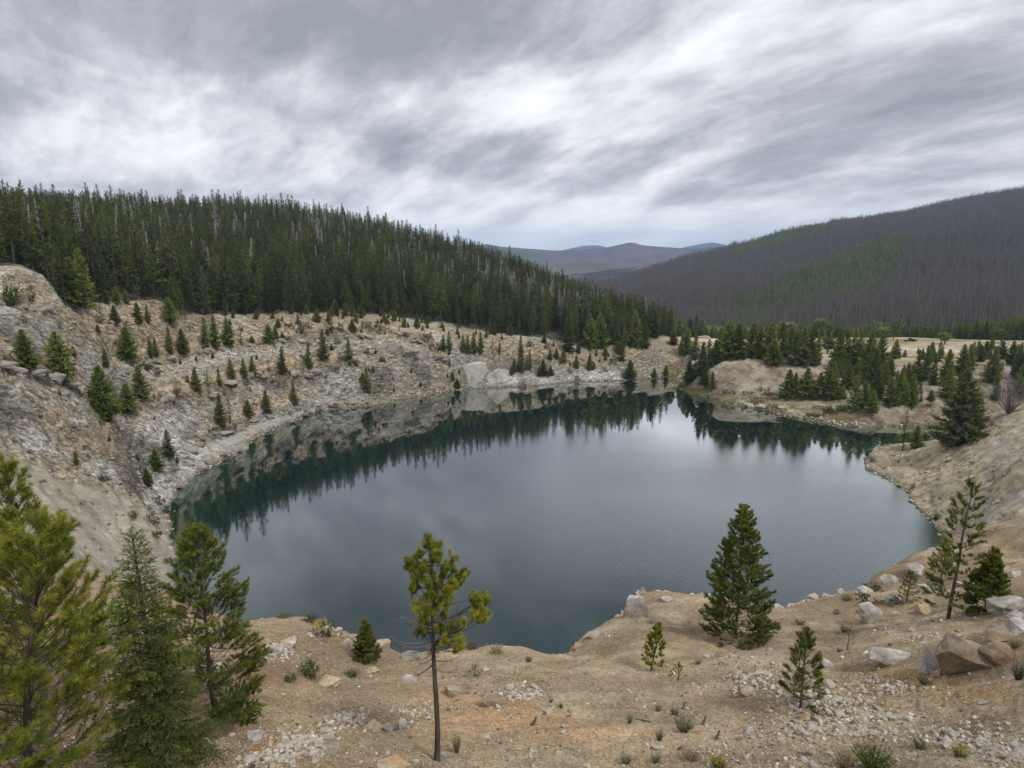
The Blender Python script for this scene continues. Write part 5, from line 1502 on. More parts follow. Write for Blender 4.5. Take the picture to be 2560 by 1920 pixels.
row('on the far edge of the plain', 'trees at the far edge of the plain', [(30, 475, 270, 95, 'dense'), (120, 455, 280, 105, 'dense'), (200, 440, 320, 80, 'slim'), (290, 432, 325, 80, 'dense'), (345, 440, 305, 80, 'dense'), (395, 450, 330, 90, 'dense'), (70, 440, 330, 80, 'slim'), (245, 435, 345, 70, 'slim')], *Z4, ('low', 'middling', 'tall'), 'conifer_tree', 240, 'conifer')

# ------------------------------------------------------------------ foreground trees, needle by needle
def point(u, v, r):
    az, t_ = ray(u, v)
    return np.array([r * sin(az), r * cos(az), H + r * float(t_)])


def curve(p0, p1, bend, n=5):
    q = np.linspace(0, 1, n)[:, None]
    return p0 + (p1 - p0) * q + 4 * q * (1 - q) * bend


def detailed_pine(seed, h, R, nb=90, base=0.06, lean=(0, 0), brush=0.13, nl=0.055, per=40, width=0.0045, shape=0.8, twig=0.10, up=0.55, droop=-0.1,
                  yellow=0.0, inner=0.35, gap=0.0, kind='pine', low_full=0.55, curl=0.25):
    """returns trunk (v, quads) and needles (v, tris, tint); foot at the origin"""
    g = np.random.default_rng(seed)
    tx = lambda z: np.array([lean[0] * (z / h) ** 1.3, lean[1] * (z / h) ** 1.3, z])
    zs = np.linspace(-0.15, h * 0.97, 12)
    r0 = 0.009 * h + 0.010
    tp = np.array([tx(max(z, 0)) if z > 0 else np.array([0, 0, z]) for z in zs]) + np.stack([0.012 * np.sin(zs * 3 + seed), 0.012 * np.cos(zs * 2.3), 0 * zs], 1)
    paths = [(tp, r0 * (1.03 - np.clip(zs, 0, h) / h) ** 0.85 + 0.004)]
    P0, P1, T = [], [], []

    def put(a, b, tn):
        P0.append(a); P1.append(b); T.append(tn)

    for i in range(nb):
        q = (i + g.random()) / nb
        t_ = base + (0.985 - base) * q ** 0.95
        if g.random() < gap:
            continue
        rel = (t_ - base) / (1 - base)
        L = R * (1 - rel) ** shape * min(1, low_full + 1.8 * rel) * g.uniform(0.7, 1.15) + 0.05
        th = i * 2.39996 + g.normal(0, 0.4); el = droop + up * 1.2 * rel + g.normal(0, 0.12)
        d = np.array([cos(th) * cos(el), sin(th) * cos(el), sin(el)])
        o_ = tx(t_ * h); e_ = o_ + d * L + np.array([0, 0, curl * L * 0.5])
        c_ = curve(o_, e_, np.array([0, 0, -0.10 * L * (1 if kind == 'pine' else -0.3)]))
        paths.append((c_, np.linspace(0.004 + 0.0055 * L, 0.002, 5)))
        k = max(1, int(L / twig))
        tb = 0.40 + 0.25 * rel + g.normal(0, 0.10)
        dl = unit(e_ - c_[-2])
        put(e_ - dl * brush * 0.5, e_ + dl * brush * 0.6, tb + 0.1)
        sgn = 1
        for j in range(k):
            s_ = inner + (1 - inner) * (j + g.random()) / k
            w_ = s_ * 4; a_ = c_[min(3, int(w_))]; b_ = c_[min(3, int(w_)) + 1]
            p = a_ + (b_ - a_) * (w_ - int(w_) if w_ < 4 else 1)
            side = np.cross(d, [0, 0, 1.0]) * sgn; sgn = -sgn
            if kind == 'pine':
                dd = unit(d * 0.8 + side * g.uniform(0.4, 1.0) + np.array([0, 0, g.uniform(0.0, 0.8)]))
                tl = brush * 0.6 + 0.38 * L * (1 - s_) * g.uniform(0.5, 1.1)
            else:
                dd = unit(d * 0.9 + side * g.uniform(0.6, 0.95) + np.array([0, 0, g.uniform(-0.3, 0.1)]))
                tl = brush * 0.8 + 0.42 * L * (1 - s_) * g.uniform(0.6, 1.1)
            q2 = p + dd * tl
            if tl > 0.14:
                paths.append((np.stack([p, q2]), np.array([0.0026, 0.0016])))
            tn = tb + g.normal(0, 0.17) + (yellow if g.random() < 0.35 else 0)
            if kind == 'pine':
                put(q2 - dd * min(tl, brush) * 0.9, q2 + dd * brush * 0.25, tn)
                if tl > brush * 2:
                    put(p + dd * tl * 0.35, p + dd * (tl * 0.35 + brush * 0.7), tn - 0.22)
            else:
                m_ = max(1, int(tl / (brush * 0.7)))
                for z_ in range(m_):
                    s0 = z_ / m_
                    put(p + dd * tl * s0, p + dd * tl * min(1.05, s0 + 1.1 / m_), tn - 0.1 + 0.25 * s0)
                    if tl > brush * 1.5:
                        dj = unit(dd * 0.8 + np.cross(dd, [0, 0, 1.0]) * g.choice([-1, 1]) * 0.8 + np.array([0, 0, g.uniform(-0.2, 0.2)]))
                        a2 = p + dd * tl * s0
                        put(a2, a2 + dj * brush * g.uniform(0.5, 0.9), tn)
    top = tx(h)
    for j in range(4):
        put(tx(h * (0.93 + 0.02 * j)), tx(h * (0.95 + 0.02 * j)), 0.6)
    P0 = np.array(P0); P1 = np.array(P1); T = np.clip(np.array(T), 0, 1)
    cr = brushes(g, P0, P1, nl, per, width, T, 0.85 if kind == 'pine' else 0.75)
    tr = tube_mesh(paths[:1], 8); b_ = tube_mesh(paths[1:], 3)
    return tr, b_, cr


def fore_tree(name, label, u, vb, vt, material, bark='bark', r=None, seed=1, height=None, wpx=100, lean_px=0, group=None, branches='branches', **kw):
    """u, vt: the tip in the photograph; the foot is straight below it (plus lean) on the ground"""
    if r is None:
        p = at(u, vb, 5.0)
        r = hypot(p[0], p[1])
    tip = point(u, vt, r)
    fwd = tip[1] * cos(PITCH) - (tip[2] - H) * sin(PITCH)
    m_px = fwd / F
    foot = np.array([tip[0] - lean_px * m_px, tip[1], 0]); foot[2] = float(gz_xy(foot[0], foot[1])) - 0.02
    h_ = tip[2] - foot[2]
    tr, br, cr = detailed_pine(seed, h_, wpx * m_px / 2, lean=(lean_px * m_px, 0), **kw)
    e = empty(name, foot, 0, label, 'tree', group)
    link('trunk', new_mesh('trunk', *tr, [M[bark]], None, True), e)
    link('branches', new_mesh('branches', *br, [M[bark]]), e)['kind'] = 'stuff'
    link('crown', new_mesh('crown', cr[0], cr[1], [M[material]], {'tint': ('FLOAT', cr[2])}), e)
    return e, h_


# left corner: two near pines, a tall pale spruce, a dark pine
fore_tree('pine_tree', 'yellow green pine cut by the left edge, behind the near leaning pine', 12, 1900, 1165, 'near_pine', r=10.5, seed=301, wpx=330, nb=120, per=60, nl=0.072, brush=0.17, width=0.009, twig=0.10, up=0.9, curl=0.6, yellow=0.18, low_full=0.7)
fore_tree('pine_tree', 'nearest yellow green pine leaning in at the lower left corner', 105, 1900, 1350, 'near_pine', r=6.4, seed=302, wpx=560, lean_px=150, nb=120, per=92, nl=0.062, brush=0.145, width=0.0050, twig=0.078, up=0.9, curl=0.75, yellow=0.22, low_full=0.8, shape=0.6, gap=0.03)
fore_tree('spruce_tree', 'tall pale green spruce with a thin spire in the lower left', 331, 1900, 1325, 'near_spruce', r=8.0, seed=303, wpx=345, nb=250, per=26, nl=0.028, brush=0.080, width=0.0065, twig=0.046, up=0.75, droop=-0.32, kind='spruce', shape=0.98, curl=0.22, inner=0.2, low_full=0.9)
fore_tree('pine_tree', 'dark full pine right of the pale spruce in the lower left', 489, 1860, 1325, 'dark_pine', r=11.2, seed=304, wpx=325, nb=170, per=70, nl=0.062, brush=0.15, width=0.008, twig=0.080, inner=0.45, gap=0.06, up=0.75, droop=-0.15, shape=0.72, low_full=0.75, curl=0.35)
# right of centre and right edge
fore_tree('pine_tree', 'full green pine on the rim, right of the middle', 1863, 1606, 1268, 'dark_pine', seed=305, wpx=200, nb=230, per=58, nl=0.080, brush=0.18, width=0.015, twig=0.095, gap=0.02, up=0.75, droop=-0.05, shape=0.75, low_full=0.8, base=0.03)
fore_tree('fir_tree', 'small dense dark conifer on the rim at the left', 913, 1651, 1557, 'dark_pine', seed=306, wpx=60, nb=140, per=50, nl=0.05, brush=0.11, width=0.013, twig=0.045, up=0.9, droop=0.25, shape=0.72, low_full=0.9, base=0.02)
fore_tree('pine_sapling', 'leaning pine sapling on the tan slope left of the full pine', 1650, 1676, 1572, 'brush_pine', seed=307, wpx=60, lean_px=16, nb=38, per=80, nl=0.07, brush=0.16, width=0.014, twig=0.09, up=1.0, droop=0.3, shape=0.5, base=0.12)
fore_tree('pine_seedling', 'tiny pine seedling beside white stones right of the leaning sapling', 1697, 1702, 1665, 'brush_pine', seed=308, wpx=38, nb=12, per=36, nl=0.05, brush=0.10, width=0.009, twig=0.12, up=1.0, droop=0.3, base=0.08)
fore_tree('pine_sapling', 'young open pine among the white stones at the right', 2018, 1778, 1587, 'dark_pine', seed=309, wpx=120, nb=62, per=80, nl=0.055, brush=0.13, width=0.0075, twig=0.085, up=0.9, droop=0.1, shape=0.65, base=0.10, inner=0.5, yellow=0.15)
fore_tree('pine_tree', 'tall thin open pine near the right edge', 2432, 1575, 1212, 'dark_pine', r=21.5, seed=310, wpx=118, nb=84, per=60, nl=0.08, brush=0.18, width=0.016, twig=0.12, up=0.7, droop=0.0, shape=0.45, base=0.06, gap=0.25, inner=0.5, low_full=1.0, lean_px=12)
fore_tree('fir_tree', 'dark full conifer right of the tall thin pine', 2487, 1527, 1382, 'dark_pine', seed=311, wpx=95, nb=140, per=54, nl=0.07, brush=0.15, width=0.016, twig=0.075, up=0.9, droop=0.15, shape=0.7, low_full=0.9, base=0.03)
fore_tree('pine_tree', 'small green pine left of the tall thin pine', 2367, 1452, 1352, 'dark_pine', seed=312, wpx=66, nb=60, per=30, nl=0.08, brush=0.18, width=0.015, twig=0.14, up=0.9, shape=0.7, base=0.05)
fore_tree('pine_tree', 'smallest conifer on the rocky rim beside the low juniper', 2277, 1505, 1432, 'dark_pine', seed=313, wpx=48, nb=50, per=30, nl=0.06, brush=0.13, width=0.012, twig=0.10, up=0.9, shape=0.8, base=0.03)
fore_tree('pine_sapling', 'scrawny grey sapling below the white boulder', 2124, 1625, 1575, 'sage', 'twig', seed=314, wpx=46, nb=12, per=20, nl=0.05, brush=0.10, width=0.008, twig=0.2, up=0.9, base=0.2, gap=0.2)
fore_tree('pine_sapling', 'small green conifer on the tan rim near the middle', 1186, 1690, 1671, 'leafy', seed=315, wpx=24, nb=10, per=30, nl=0.04, brush=0.08, width=0.008, twig=0.1, up=0.9, base=0.05)

# the lone pine in front: bent trunk, bristling tufts, dead lower twigs
R0 = 9.2
foot = at(1092, 1902, 6.0)
R0 = hypot(foot[0], foot[1])
zu = lambda x, y: (800 + x / 2.458, 1300 + y / 2.458)
tpx = [(718, 1480), (722, 1380), (722, 1250), (712, 1080), (700, 900), (694, 760), (692, 640), (690, 520), (690, 400), (688, 280), (668, 170), (664, 110)]
trunk_pts = np.array([point(*zu(*q), R0) for q in tpx]); trunk_pts[0] = foot - [0, 0, 0.1]
trad = np.array([0.062, 0.046, 0.041, 0.038, 0.034, 0.030, 0.026, 0.022, 0.018, 0.014, 0.009, 0.004])
g = np.random.default_rng(77)
lone = empty('pine_tree', foot, 0, 'lone slender pine in front with yellow green tufts and bare lower trunk', 'tree')
link('trunk', new_mesh('trunk', *(lambda q: (q[0] - foot, q[1]))(tube_mesh([(trunk_pts, trad)], 9)), [M['bark']], None, True), lone)
tufts = [(668, 118), (650, 165), (700, 150), (728, 205), (632, 215), (672, 200), (738, 180), (555, 262), (590, 235), (640, 262), (690, 250), (640, 310), (570, 310), (545, 285), (722, 255), (600, 290), (790, 282), (822, 240), (772, 300), (830, 300), (752, 330),
         (882, 330), (852, 368), (880, 360), (840, 400), (640, 362), (590, 362), (620, 330), (662, 420), (610, 410), (760, 400), (802, 372), (830, 420), (792, 440), (562, 400), (580, 430), (700, 470), (742, 490), (650, 470), (770, 460), (720, 430), (800, 480),
         (592, 522), (620, 552), (658, 570), (640, 600), (600, 560), (670, 540), (780, 535), (940, 480), (985, 485), (1012, 478), (958, 520), (1020, 500), (975, 545), (1002, 580), (960, 605), (1015, 610), (930, 585), (985, 625), (880, 632), (850, 650), (752, 682), (640, 700), (610, 680), (660, 660),
         (800, 655), (840, 700), (868, 762), (830, 790), (762, 742), (860, 735), (850, 785), (700, 560), (735, 545), (760, 590), (800, 730), (720, 650), (690, 330), (715, 370), (640, 640)]
P0, P1, T, wood = [], [], [], []
for x, y in tufts:
    c_ = point(*zu(x + g.normal(0, 4), y + g.normal(0, 4)), R0 + g.normal(0, 0.16))
    j = int(np.argmin(np.abs(trunk_pts[:, 2] - (c_[2] - 0.10 - 0.3 * hypot(c_[0] - trunk_pts[5, 0], 0)))))
    o_ = trunk_pts[max(j, 5)]
    d = unit(c_ - o_ + np.array([0, 0, 0.25])); dirn = unit(d * 0.6 + np.array([0, 0, 0.8]) + g.normal(0, 0.2, 3))
    wood.append((curve(o_, c_, np.array([0, 0, -0.04])), np.linspace(0.010, 0.004, 5)))
    tn = 0.42 + 0.0005 * (y - 300) + g.normal(0, 0.13)
    for k in range(5):
        dd = unit(dirn + g.normal(0, 0.5, 3)); q = c_ + g.normal(0, 0.034, 3)
        P0.append(q - dd * 0.07); P1.append(q + dd * 0.07); T.append(tn + g.normal(0, 0.14))
        wood.append((np.stack([c_ - d * 0.05, q]), np.array([0.004, 0.003])))
cr = brushes(g, np.array(P0), np.array(P1), 0.070, 130, 0.0050, np.clip(np.array(T), 0, 1), 1.0)
q = tube_mesh(wood, 4)
link('branches', new_mesh('branches', q[0] - foot, q[1], [M['bark']]), lone)['kind'] = 'stuff'
link('crown', new_mesh('crown', cr[0] - foot, cr[1], [M['brush_pine']], {'tint': ('FLOAT', cr[2])}), lone)
for i, (y0, x1, y1, dp) in enumerate(((640, 452, 612, 0.1), (660, 470, 575, -0.2), (700, 520, 640, 0.25), (740, 450, 742, 0.0), (760, 500, 770, -0.25), (790, 480, 800, 0.2), (640, 890, 550, 0.15), (690, 920, 690, -0.2), (780, 860, 800, 0.2), (840, 600, 880, -0.1),
                                      (860, 850, 840, 0.15), (880, 560, 960, 0.2), (820, 545, 860, -0.2), (700, 560, 560, -0.3), (900, 800, 930, -0.15), (610, 850, 600, -0.3))):
    zz = [q_[1] for q_ in tpx]
    o_ = np.array([np.interp(y0, zz[::-1], trunk_pts[::-1, k]) for k in range(3)])
    e_ = point(*zu(x1, y1), R0 + dp * 1.6)
    main = curve(o_, e_, np.array([0, 0, -0.05]), 6)
    paths = [(main, np.linspace(0.011, 0.0032, 6))]
    for k in range(6):
        s_ = g.uniform(0.35, 0.95); p = main[0] + (main[-1] - main[0]) * s_
        p = np.array([np.interp(s_ * 5, range(6), main[:, a_]) for a_ in range(3)])
        d = unit(unit(e_ - o_) + g.normal(0, 0.55, 3) + [0, 0, 0.25])
        L = g.uniform(0.08, 0.22)
        paths.append((curve(p, p + d * L, np.array([0, 0, -0.02]), 4), np.linspace(0.0045, 0.0022, 4)))
    q = tube_mesh(paths, 4)
    link('dead_branch', new_mesh('dead_branch', q[0] - foot, q[1], [M['twig']]), lone)


# ------------------------------------------------------------------ rocks
def hull(seed, n=16, sx=1.0, sy=0.8, sz=0.6, cube=0.5):
    g = np.random.default_rng(seed)
    p = g.normal(size=(n, 3)); p = p / (np.abs(p) ** 4).sum(1, keepdims=True) ** 0.25 * cube + unit(p) * (1 - cube)
    p *= g.uniform(0.8, 1.05, (n, 1)) * np.array([sx, sy, sz]) * 0.5
    bm = bmesh.new()
    for q in p:
        bm.verts.new(q)
    r_ = bmesh.ops.convex_hull(bm, input=bm.verts)
    bmesh.ops.delete(bm, geom=[v for v in bm.verts if not v.link_faces], context='VERTS')
    bmesh.ops.triangulate(bm, faces=bm.faces)
    bm.verts.index_update()
    v = np.array([q.co[:] for q in bm.verts]); f = np.array([[q.index for q in fc.verts] for fc in bm.faces])
    bm.free()
    return v, f


HULLS = [hull(400 + i, 13 + i % 5, 1.0, 0.7 + 0.05 * (i % 4), 0.45 + 0.06 * (i % 5)) for i in range(14)]
SMALL = [hull(440 + i, 7, 1.0, 0.8, 0.55) for i in range(8)]
STONE = [new_mesh('stone', v, f, [M['stone']]) for v, f in HULLS]


def boulder_mesh(seed, sx, sy, sz, material, rough=0.075, n=14, cuts=3, cube=0.35):
    v, f = hull(seed, n, 1, 1, 1, cube)
    bm = bmesh.new()
    vs = [bm.verts.new(q) for q in v]
    for t_ in f:
        bm.faces.new([vs[i] for i in t_])
    bmesh.ops.bevel(bm, geom=list(bm.edges), offset=0.012, segments=1, affect='EDGES')
    bmesh.ops.triangulate(bm, faces=bm.faces)
    bmesh.ops.subdivide_edges(bm, edges=[e_ for e_ in bm.edges if e_.calc_length() > 0.10], cuts=cuts, use_grid_fill=True)
    bmesh.ops.triangulate(bm, faces=bm.faces)
    co = np.array([q.co[:] for q in bm.verts])
    nz = fbm(co[:, 0] * 3 + seed, co[:, 1] * 3, co[:, 2] * 3, 4, seed, 0.55, True) - 0.5
    n2 = fbm(co[:, 0] * 1.3 + seed, co[:, 1] * 1.3 + 7, co[:, 2] * 4, 3, seed + 3, 0.5) - 0.5
    co = co + unit(co) * (nz * rough * 1.6 + n2 * rough * 2.0)[:, None]
    co = co * np.array([sx, sy, sz])
    bm.verts.index_update()
    f = np.array([[q.index for q in fc.verts] for fc in bm.faces]); bm.free()
    return new_mesh('boulder', co, f, [M[material]])


def boulder(u, v, wpx, hpx, label, material, seed, rz=0.0, deep=0.8, sink=0.22, tilt=(0, 0), rmin=8.0, name='boulder', group=None, cat='rock', back=0.0):
    p = at(u, v, rmin)
    fwd = p[1] * cos(PITCH) - (p[2] - H) * sin(PITCH)
    w_ = wpx / F * fwd; h_ = hpx / F * fwd * 0.95
    me_ = boulder_mesh(seed, w_, w_ * deep, h_ / (1 - sink), material)
    o = link(name, me_, None, (p[0], p[1] + w_ * deep * 0.15 + back, p[2] + h_ * (0.5 - sink * 1.25)))
    o.rotation_euler = (tilt[0], tilt[1], rz)
    return tag(o, label, cat, group)


# rock outcrops breaking through under the bench rims and along the left shore
CRAG = [boulder_mesh(600 + i, 1, 0.8, 0.75, 'outcrop', rough=0.13, n=15, cuts=3, cube=0.5) for i in range(7)]
g = np.random.default_rng(71)
for tr, lo, hi, pk in ((b0, 0.2, 1.6, 0.50), (b1, 0.4, 2.6, 0.62), (b2, 0.4, 2.8, 0.62), (b4, 0.3, 2.5, 0.7), (b3, 0.5, 2.5, 0.5), (shift_r(A_[(A_[:, 0] < radians(-12)) & (A_[:, 1] > 128)], 1.5, 0), -0.5, 0.6, 0.45)):
    arc = np.concatenate([[0], np.cumsum(np.hypot(*np.diff(plan(tr), axis=0).T))])
    for s_ in np.arange(0, arc[-1], 2.7):
        if g.random() > pk:
            continue
        az = np.interp(s_, arc, tr[:, 0]); r = np.interp(s_, arc, tr[:, 1]) - g.uniform(lo, hi)
        x_, y_ = r * sin(az), r * cos(az); w_ = g.uniform(1.8, 5.0); h_ = g.uniform(1.3, 3.2)
        o = link('rock_outcrop', CRAG[int(g.integers(0, 7))], None, (x_, y_, float(gz_xy(x_, y_)) + 0.10 * h_)); o.scale = (w_, w_ * 0.8, h_)
        o.rotation_euler = (g.normal(0, 0.15), g.normal(0, 0.25), -az + g.normal(0, 0.6))
        tag(o, 'jagged grey rock outcrop breaking through the stepped quarry wall', 'rock', 'outcrops along the quarry benches')
boulder(1178, 966, 96, 78, 'great white dome of rock at the far shore, left of a pair', 'paledome', 621, 0.4, 0.8, 0.35, rmin=100, back=3.6, tilt=(0.5, 0.1))
boulder(1240, 964, 80, 66, 'pale cracked rock face beside the white dome at the far shore', 'paledome', 622, 1.1, 0.8, 0.35, rmin=100, back=3.8, tilt=(0.5, -0.2))
boulder(1018, 888, 60, 44, 'dark brown cracked crag under the cliff top, middle of three', 'outcrop', 612, 0.2, 0.7, 0.3, rmin=100)
boulder(1056, 892, 46, 42, 'dark brown cracked crag under the cliff top, right of three', 'outcrop', 613, 0.9, 0.7, 0.3, rmin=100)
boulder(985, 880, 46, 32, 'dark brown cracked crag under the cliff top, left of three', 'outcrop', 614, 0.5, 0.7, 0.3, rmin=100)
boulder(180, 1062, 34, 24, 'grey flat block beside the tallest pine of the left wall', 'greyrock', 615, 0.5, 0.8, 0.2, rmin=60)
boulder(203, 1064, 28, 20, 'dark grey block right of the grey flat block on the left wall', 'greyrock', 616, 0.2, 0.8, 0.2, rmin=60)
boulder(150, 1068, 28, 20, 'pale block left of the grey flat block on the left wall', 'boulder', 617, 0.9, 0.8, 0.2, rmin=60)
boulder(102, 780, 30, 16, 'grey slab high on the left rubble near the forest', 'greyrock', 618, 0.2, 0.8, 0.25, rmin=60)
boulder(310, 928, 34, 20, 'blue grey block pile below the upper bench road', 'greyrock', 619, 0.4, 0.8, 0.25, rmin=60)

# the great rusty boulder and its neighbours
boulder(2430, 1672, 170, 92, 'large rust brown boulder at the right edge of the slope', 'rust', 501, 0.15, 0.75, 0.25, (-0.15, 0.30))
boulder(2505, 1655, 110, 56, 'rusty wedge of rock at the right end of the large rust boulder', 'rust', 544, -0.2, 0.8, 0.3, (-0.1, 0.4))
boulder(2385, 1640, 70, 50, 'grey brown block wedged behind the split block', 'greyrock', 545, 0.5, 0.8, 0.3, (0.1, 0.3))
boulder(2338, 1678, 86, 66, 'grey white split block leaning on the large rust boulder', 'boulder', 502, -0.5, 0.7, 0.25, (0.15, 0.3))
boulder(2238, 1652, 120, 36, 'low grey slab left of the split block', 'boulder', 503, 0.2, 0.6, 0.35, (0, 0.1))
boulder(2347, 1690, 30, 20, 'small tan stone in front of the split block', 'tanslab', 504, 0.4)
boulder(2177, 1556, 62, 60, 'white and orange block standing on the rim below the juniper', 'boulder', 505, 0.3, 0.8, 0.15, (0, -0.15))
boulder(2526, 1530, 110, 50, 'pale broken slab at the right edge by the dark conifer', 'boulder', 506, 0.1, 0.7, 0.3)
boulder(2545, 1580, 80, 40, 'cracked pale slab under the right edge slab', 'boulder', 507, 0.6, 0.7, 0.3)
boulder(2500, 1600, 90, 38, 'brown rock behind the large rust boulder', 'rust', 508, -0.3, 0.7, 0.35)
boulder(2320, 1520, 60, 26, 'rounded tan rock on the rocky rim at the right', 'tanslab', 509, 0.2, 0.7, 0.35)
boulder(2300, 1432, 70, 34, 'white rock outcrop at the water end of the right rim', 'boulder', 510, 0.4, 0.7, 0.3)
boulder(2225, 1462, 58, 30, 'pale jagged outcrop on the right rim above the water', 'boulder', 511, -0.2, 0.8, 0.3)
boulder(2165, 1487, 52, 36, 'squarish pale outcrop at the lip beside the juniper', 'boulder', 512, 0.5, 0.7, 0.25)
boulder(1590, 1540, 74, 56, 'big pale outcrop at the notch of the rim', 'boulder', 513, 0.1, 0.8, 0.30)
boulder(1668, 1502, 36, 14, 'bright white stone on the rim right of the outcrop', 'stone', 514, 0.3)
boulder(1612, 1556, 44, 12, 'flat tan stone on the slope below the outcrop', 'tanslab', 515, 0.5, 0.8, 0.4)
boulder(1488, 1590, 44, 22, 'grey rim rock left of the notch', 'boulder', 516, 0.2, 0.7, 0.35)
boulder(1444, 1620, 36, 20, 'tan rim rock at the low point of the rim', 'tanslab', 517, 0.2, 0.7, 0.35)
boulder(1025, 1648, 56, 28, 'grey rim rock behind the lone pine', 'greyrock', 518, 0.2, 0.7, 0.35)
boulder(955, 1620, 52, 30, 'tan rim rock right of the small dense conifer', 'tanslab', 519, 0.2, 0.8, 0.35)
boulder(866, 1614, 26, 18, 'grey rim stone left of the small dense conifer', 'greyrock', 520, 0.8)
boulder(722, 1614, 48, 24, 'pale block on the left rim among rubble', 'boulder', 521, 0.3, 0.8, 0.25)
boulder(690, 1636, 52, 30, 'grey white rubble block on the left rim', 'boulder', 522, 0.8, 0.8, 0.3)
boulder(660, 1610, 40, 20, 'tan rubble block beside the dark pine', 'tanslab', 523, 0.2, 0.8, 0.3)
boulder(805, 1712, 90, 20, 'broad flat tan slab on the brown slope at the left', 'tanslab', 524, 0.15, 0.6, 0.4)
boulder(930, 1682, 40, 16, 'orange tinted stone above the flat tan slab', 'tanslab', 525, 0.2, 0.7, 0.35)
boulder(1148, 1736, 100, 26, 'orange flat outcrop behind the lone pine trunk', 'rust', 526, 0.1, 0.5, 0.45)
boulder(1236, 1762, 70, 18, 'smaller orange outcrop right of the first', 'rust', 527, -0.1, 0.5, 0.45)
boulder(1024, 1705, 44, 20, 'pale slab stone left of the lone pine trunk', 'stone', 528, 0.2, 0.7, 0.35)
boulder(634, 1852, 50, 36, 'white boulder at the foot of the dark pine', 'boulder', 529, 0.5, 0.7, 0.25, (0.1, -0.4))
boulder(930, 1826, 56, 28, 'tan orange stone topping the white stone pile', 'tanslab', 530, 0.3, 0.7, 0.2)
boulder(967, 1828, 32, 24, 'dark grey stone in the white stone pile', 'greyrock', 531, 0.2, 0.8, 0.2)
boulder(1000, 1822, 42, 28, 'blue grey stone at the right of the white stone pile', 'boulder', 532, 0.7, 0.8, 0.2)
boulder(830, 1885, 40, 34, 'brown grey round stone low in the white stone pile', 'greyrock', 533, 0.2, 0.8, 0.2)
boulder(782, 1905, 40, 30, 'white block at the bottom of the stone pile', 'boulder', 534, 0.4, 0.8, 0.2)
boulder(1104, 1900, 24, 26, 'grey stone against the foot of the lone pine', 'greyrock', 535, 0.3, 0.8, 0.2)
boulder(985, 1918, 100, 16, 'flat sandy slab at the bottom edge left of the lone pine', 'tanslab', 536, 0.1, 0.6, 0.4)
boulder(2026, 1886, 30, 28, 'white cube like stone on bare soil at the lower right', 'stone', 537, 0.6, 0.9, 0.15)
boulder(1872, 1737, 44, 22, 'rounded cream boulder among white stones', 'tanslab', 538, 0.2, 0.8, 0.25)
boulder(2012, 1800, 34, 24, 'tan stone at the foot of the young open pine', 'tanslab', 539, 0.2, 0.8, 0.25)
boulder(1835, 1612, 22, 20, 'pinkish stone under the full pine', 'tanslab', 540, 0.2)
boulder(1216, 1678, 20, 20, 'grey white stone beside the small green conifer', 'stone', 541, 0.2)
boulder(1364, 1706, 16, 14, 'yellowish stone among white gravel at the middle', 'tanslab', 542, 0.2)
boulder(2070, 1665, 50, 20, 'grey flat stone above the young open pine', 'boulder', 543, 0.2, 0.7, 0.35)

# loose stones: sizes, places and how thick they lie
CL = [(760, 1850, 90, 40, 0.7), (700, 1895, 60, 30, 0.65), (870, 1805, 60, 30, 0.7), (1020, 1790, 45, 35, 0.7), (1320, 1738, 85, 26, 0.75), (1250, 1772, 50, 16, 0.5), (1900, 1700, 90, 34, 0.9), (2050, 1760, 120, 34, 0.9), (2200, 1715, 110, 26, 0.75),
      (2170, 1800, 190, 36, 0.8), (2400, 1840, 140, 32, 0.85), (2520, 1880, 70, 36, 0.9), (2280, 1588, 80, 16, 0.7), (2220, 1570, 50, 12, 0.6), (700, 1628, 55, 28, 0.9), (760, 1600, 40, 16, 0.6), (1660, 1690, 60, 14, 0.5), (2380, 1540, 100, 22, 0.5), (1850, 1640, 60, 18, 0.3), (1990, 1840, 200, 30, 0.3)]


def density(u, v):
    q = 0.27 + 0.10 * (u > 1100)
    w_ = 0
    for cx, cy, sx, sy, a_ in CL:
        w_ = np.maximum(w_, a_ * np.exp(-((u - cx) / sx) ** 2 - ((v - cy) / sy) ** 2))
    return q, w_


g = np.random.default_rng(41)
n0 = 170000
az = g.uniform(radians(-43), radians(43), n0); r = 7.0 * np.exp(g.random(n0) ** 1.25 * np.log(46 / 7.0))
sx_, sy_ = r * np.sin(az), r * np.cos(az); sz_ = gz_xy(sx_, sy_)
su, sv = project(sx_, sy_, sz_)
bq, cq = density(su, sv)
clump = 0.35 + 1.3 * np.clip((fbm(sx_ * 0.9, sy_ * 0.9, None, 3, 901) - 0.40) * 4, 0, 1)
keep = (g.random(n0) < np.clip(bq * clump + cq * (0.22 + 0.30 * clump), 0, 1)) & (su > -80) & (su < 2640) & (sv < 1990)
sx_, sy_, sz_, cq, su, sv = sx_[keep], sy_[keep], sz_[keep], cq[keep], su[keep], sv[keep]
n = len(sx_)
size = np.exp(g.normal(np.log(0.026), 0.45, n)) * (1 + 1.9 * cq) * np.where(g.random(n) < 0.055, g.uniform(1.6, 2.8, n), 1)
size = np.clip(size, 0.015, 0.34)
fwd = sy_ * cos(PITCH) - (sz_ - H) * sin(PITCH)
pxs = size / fwd * F * ((su > 0) & (su < 2560) & (sv < 1925) & (sv > 1400))
big = np.argsort(-pxs)[:290]
isbig = np.zeros(n, bool); isbig[big] = True
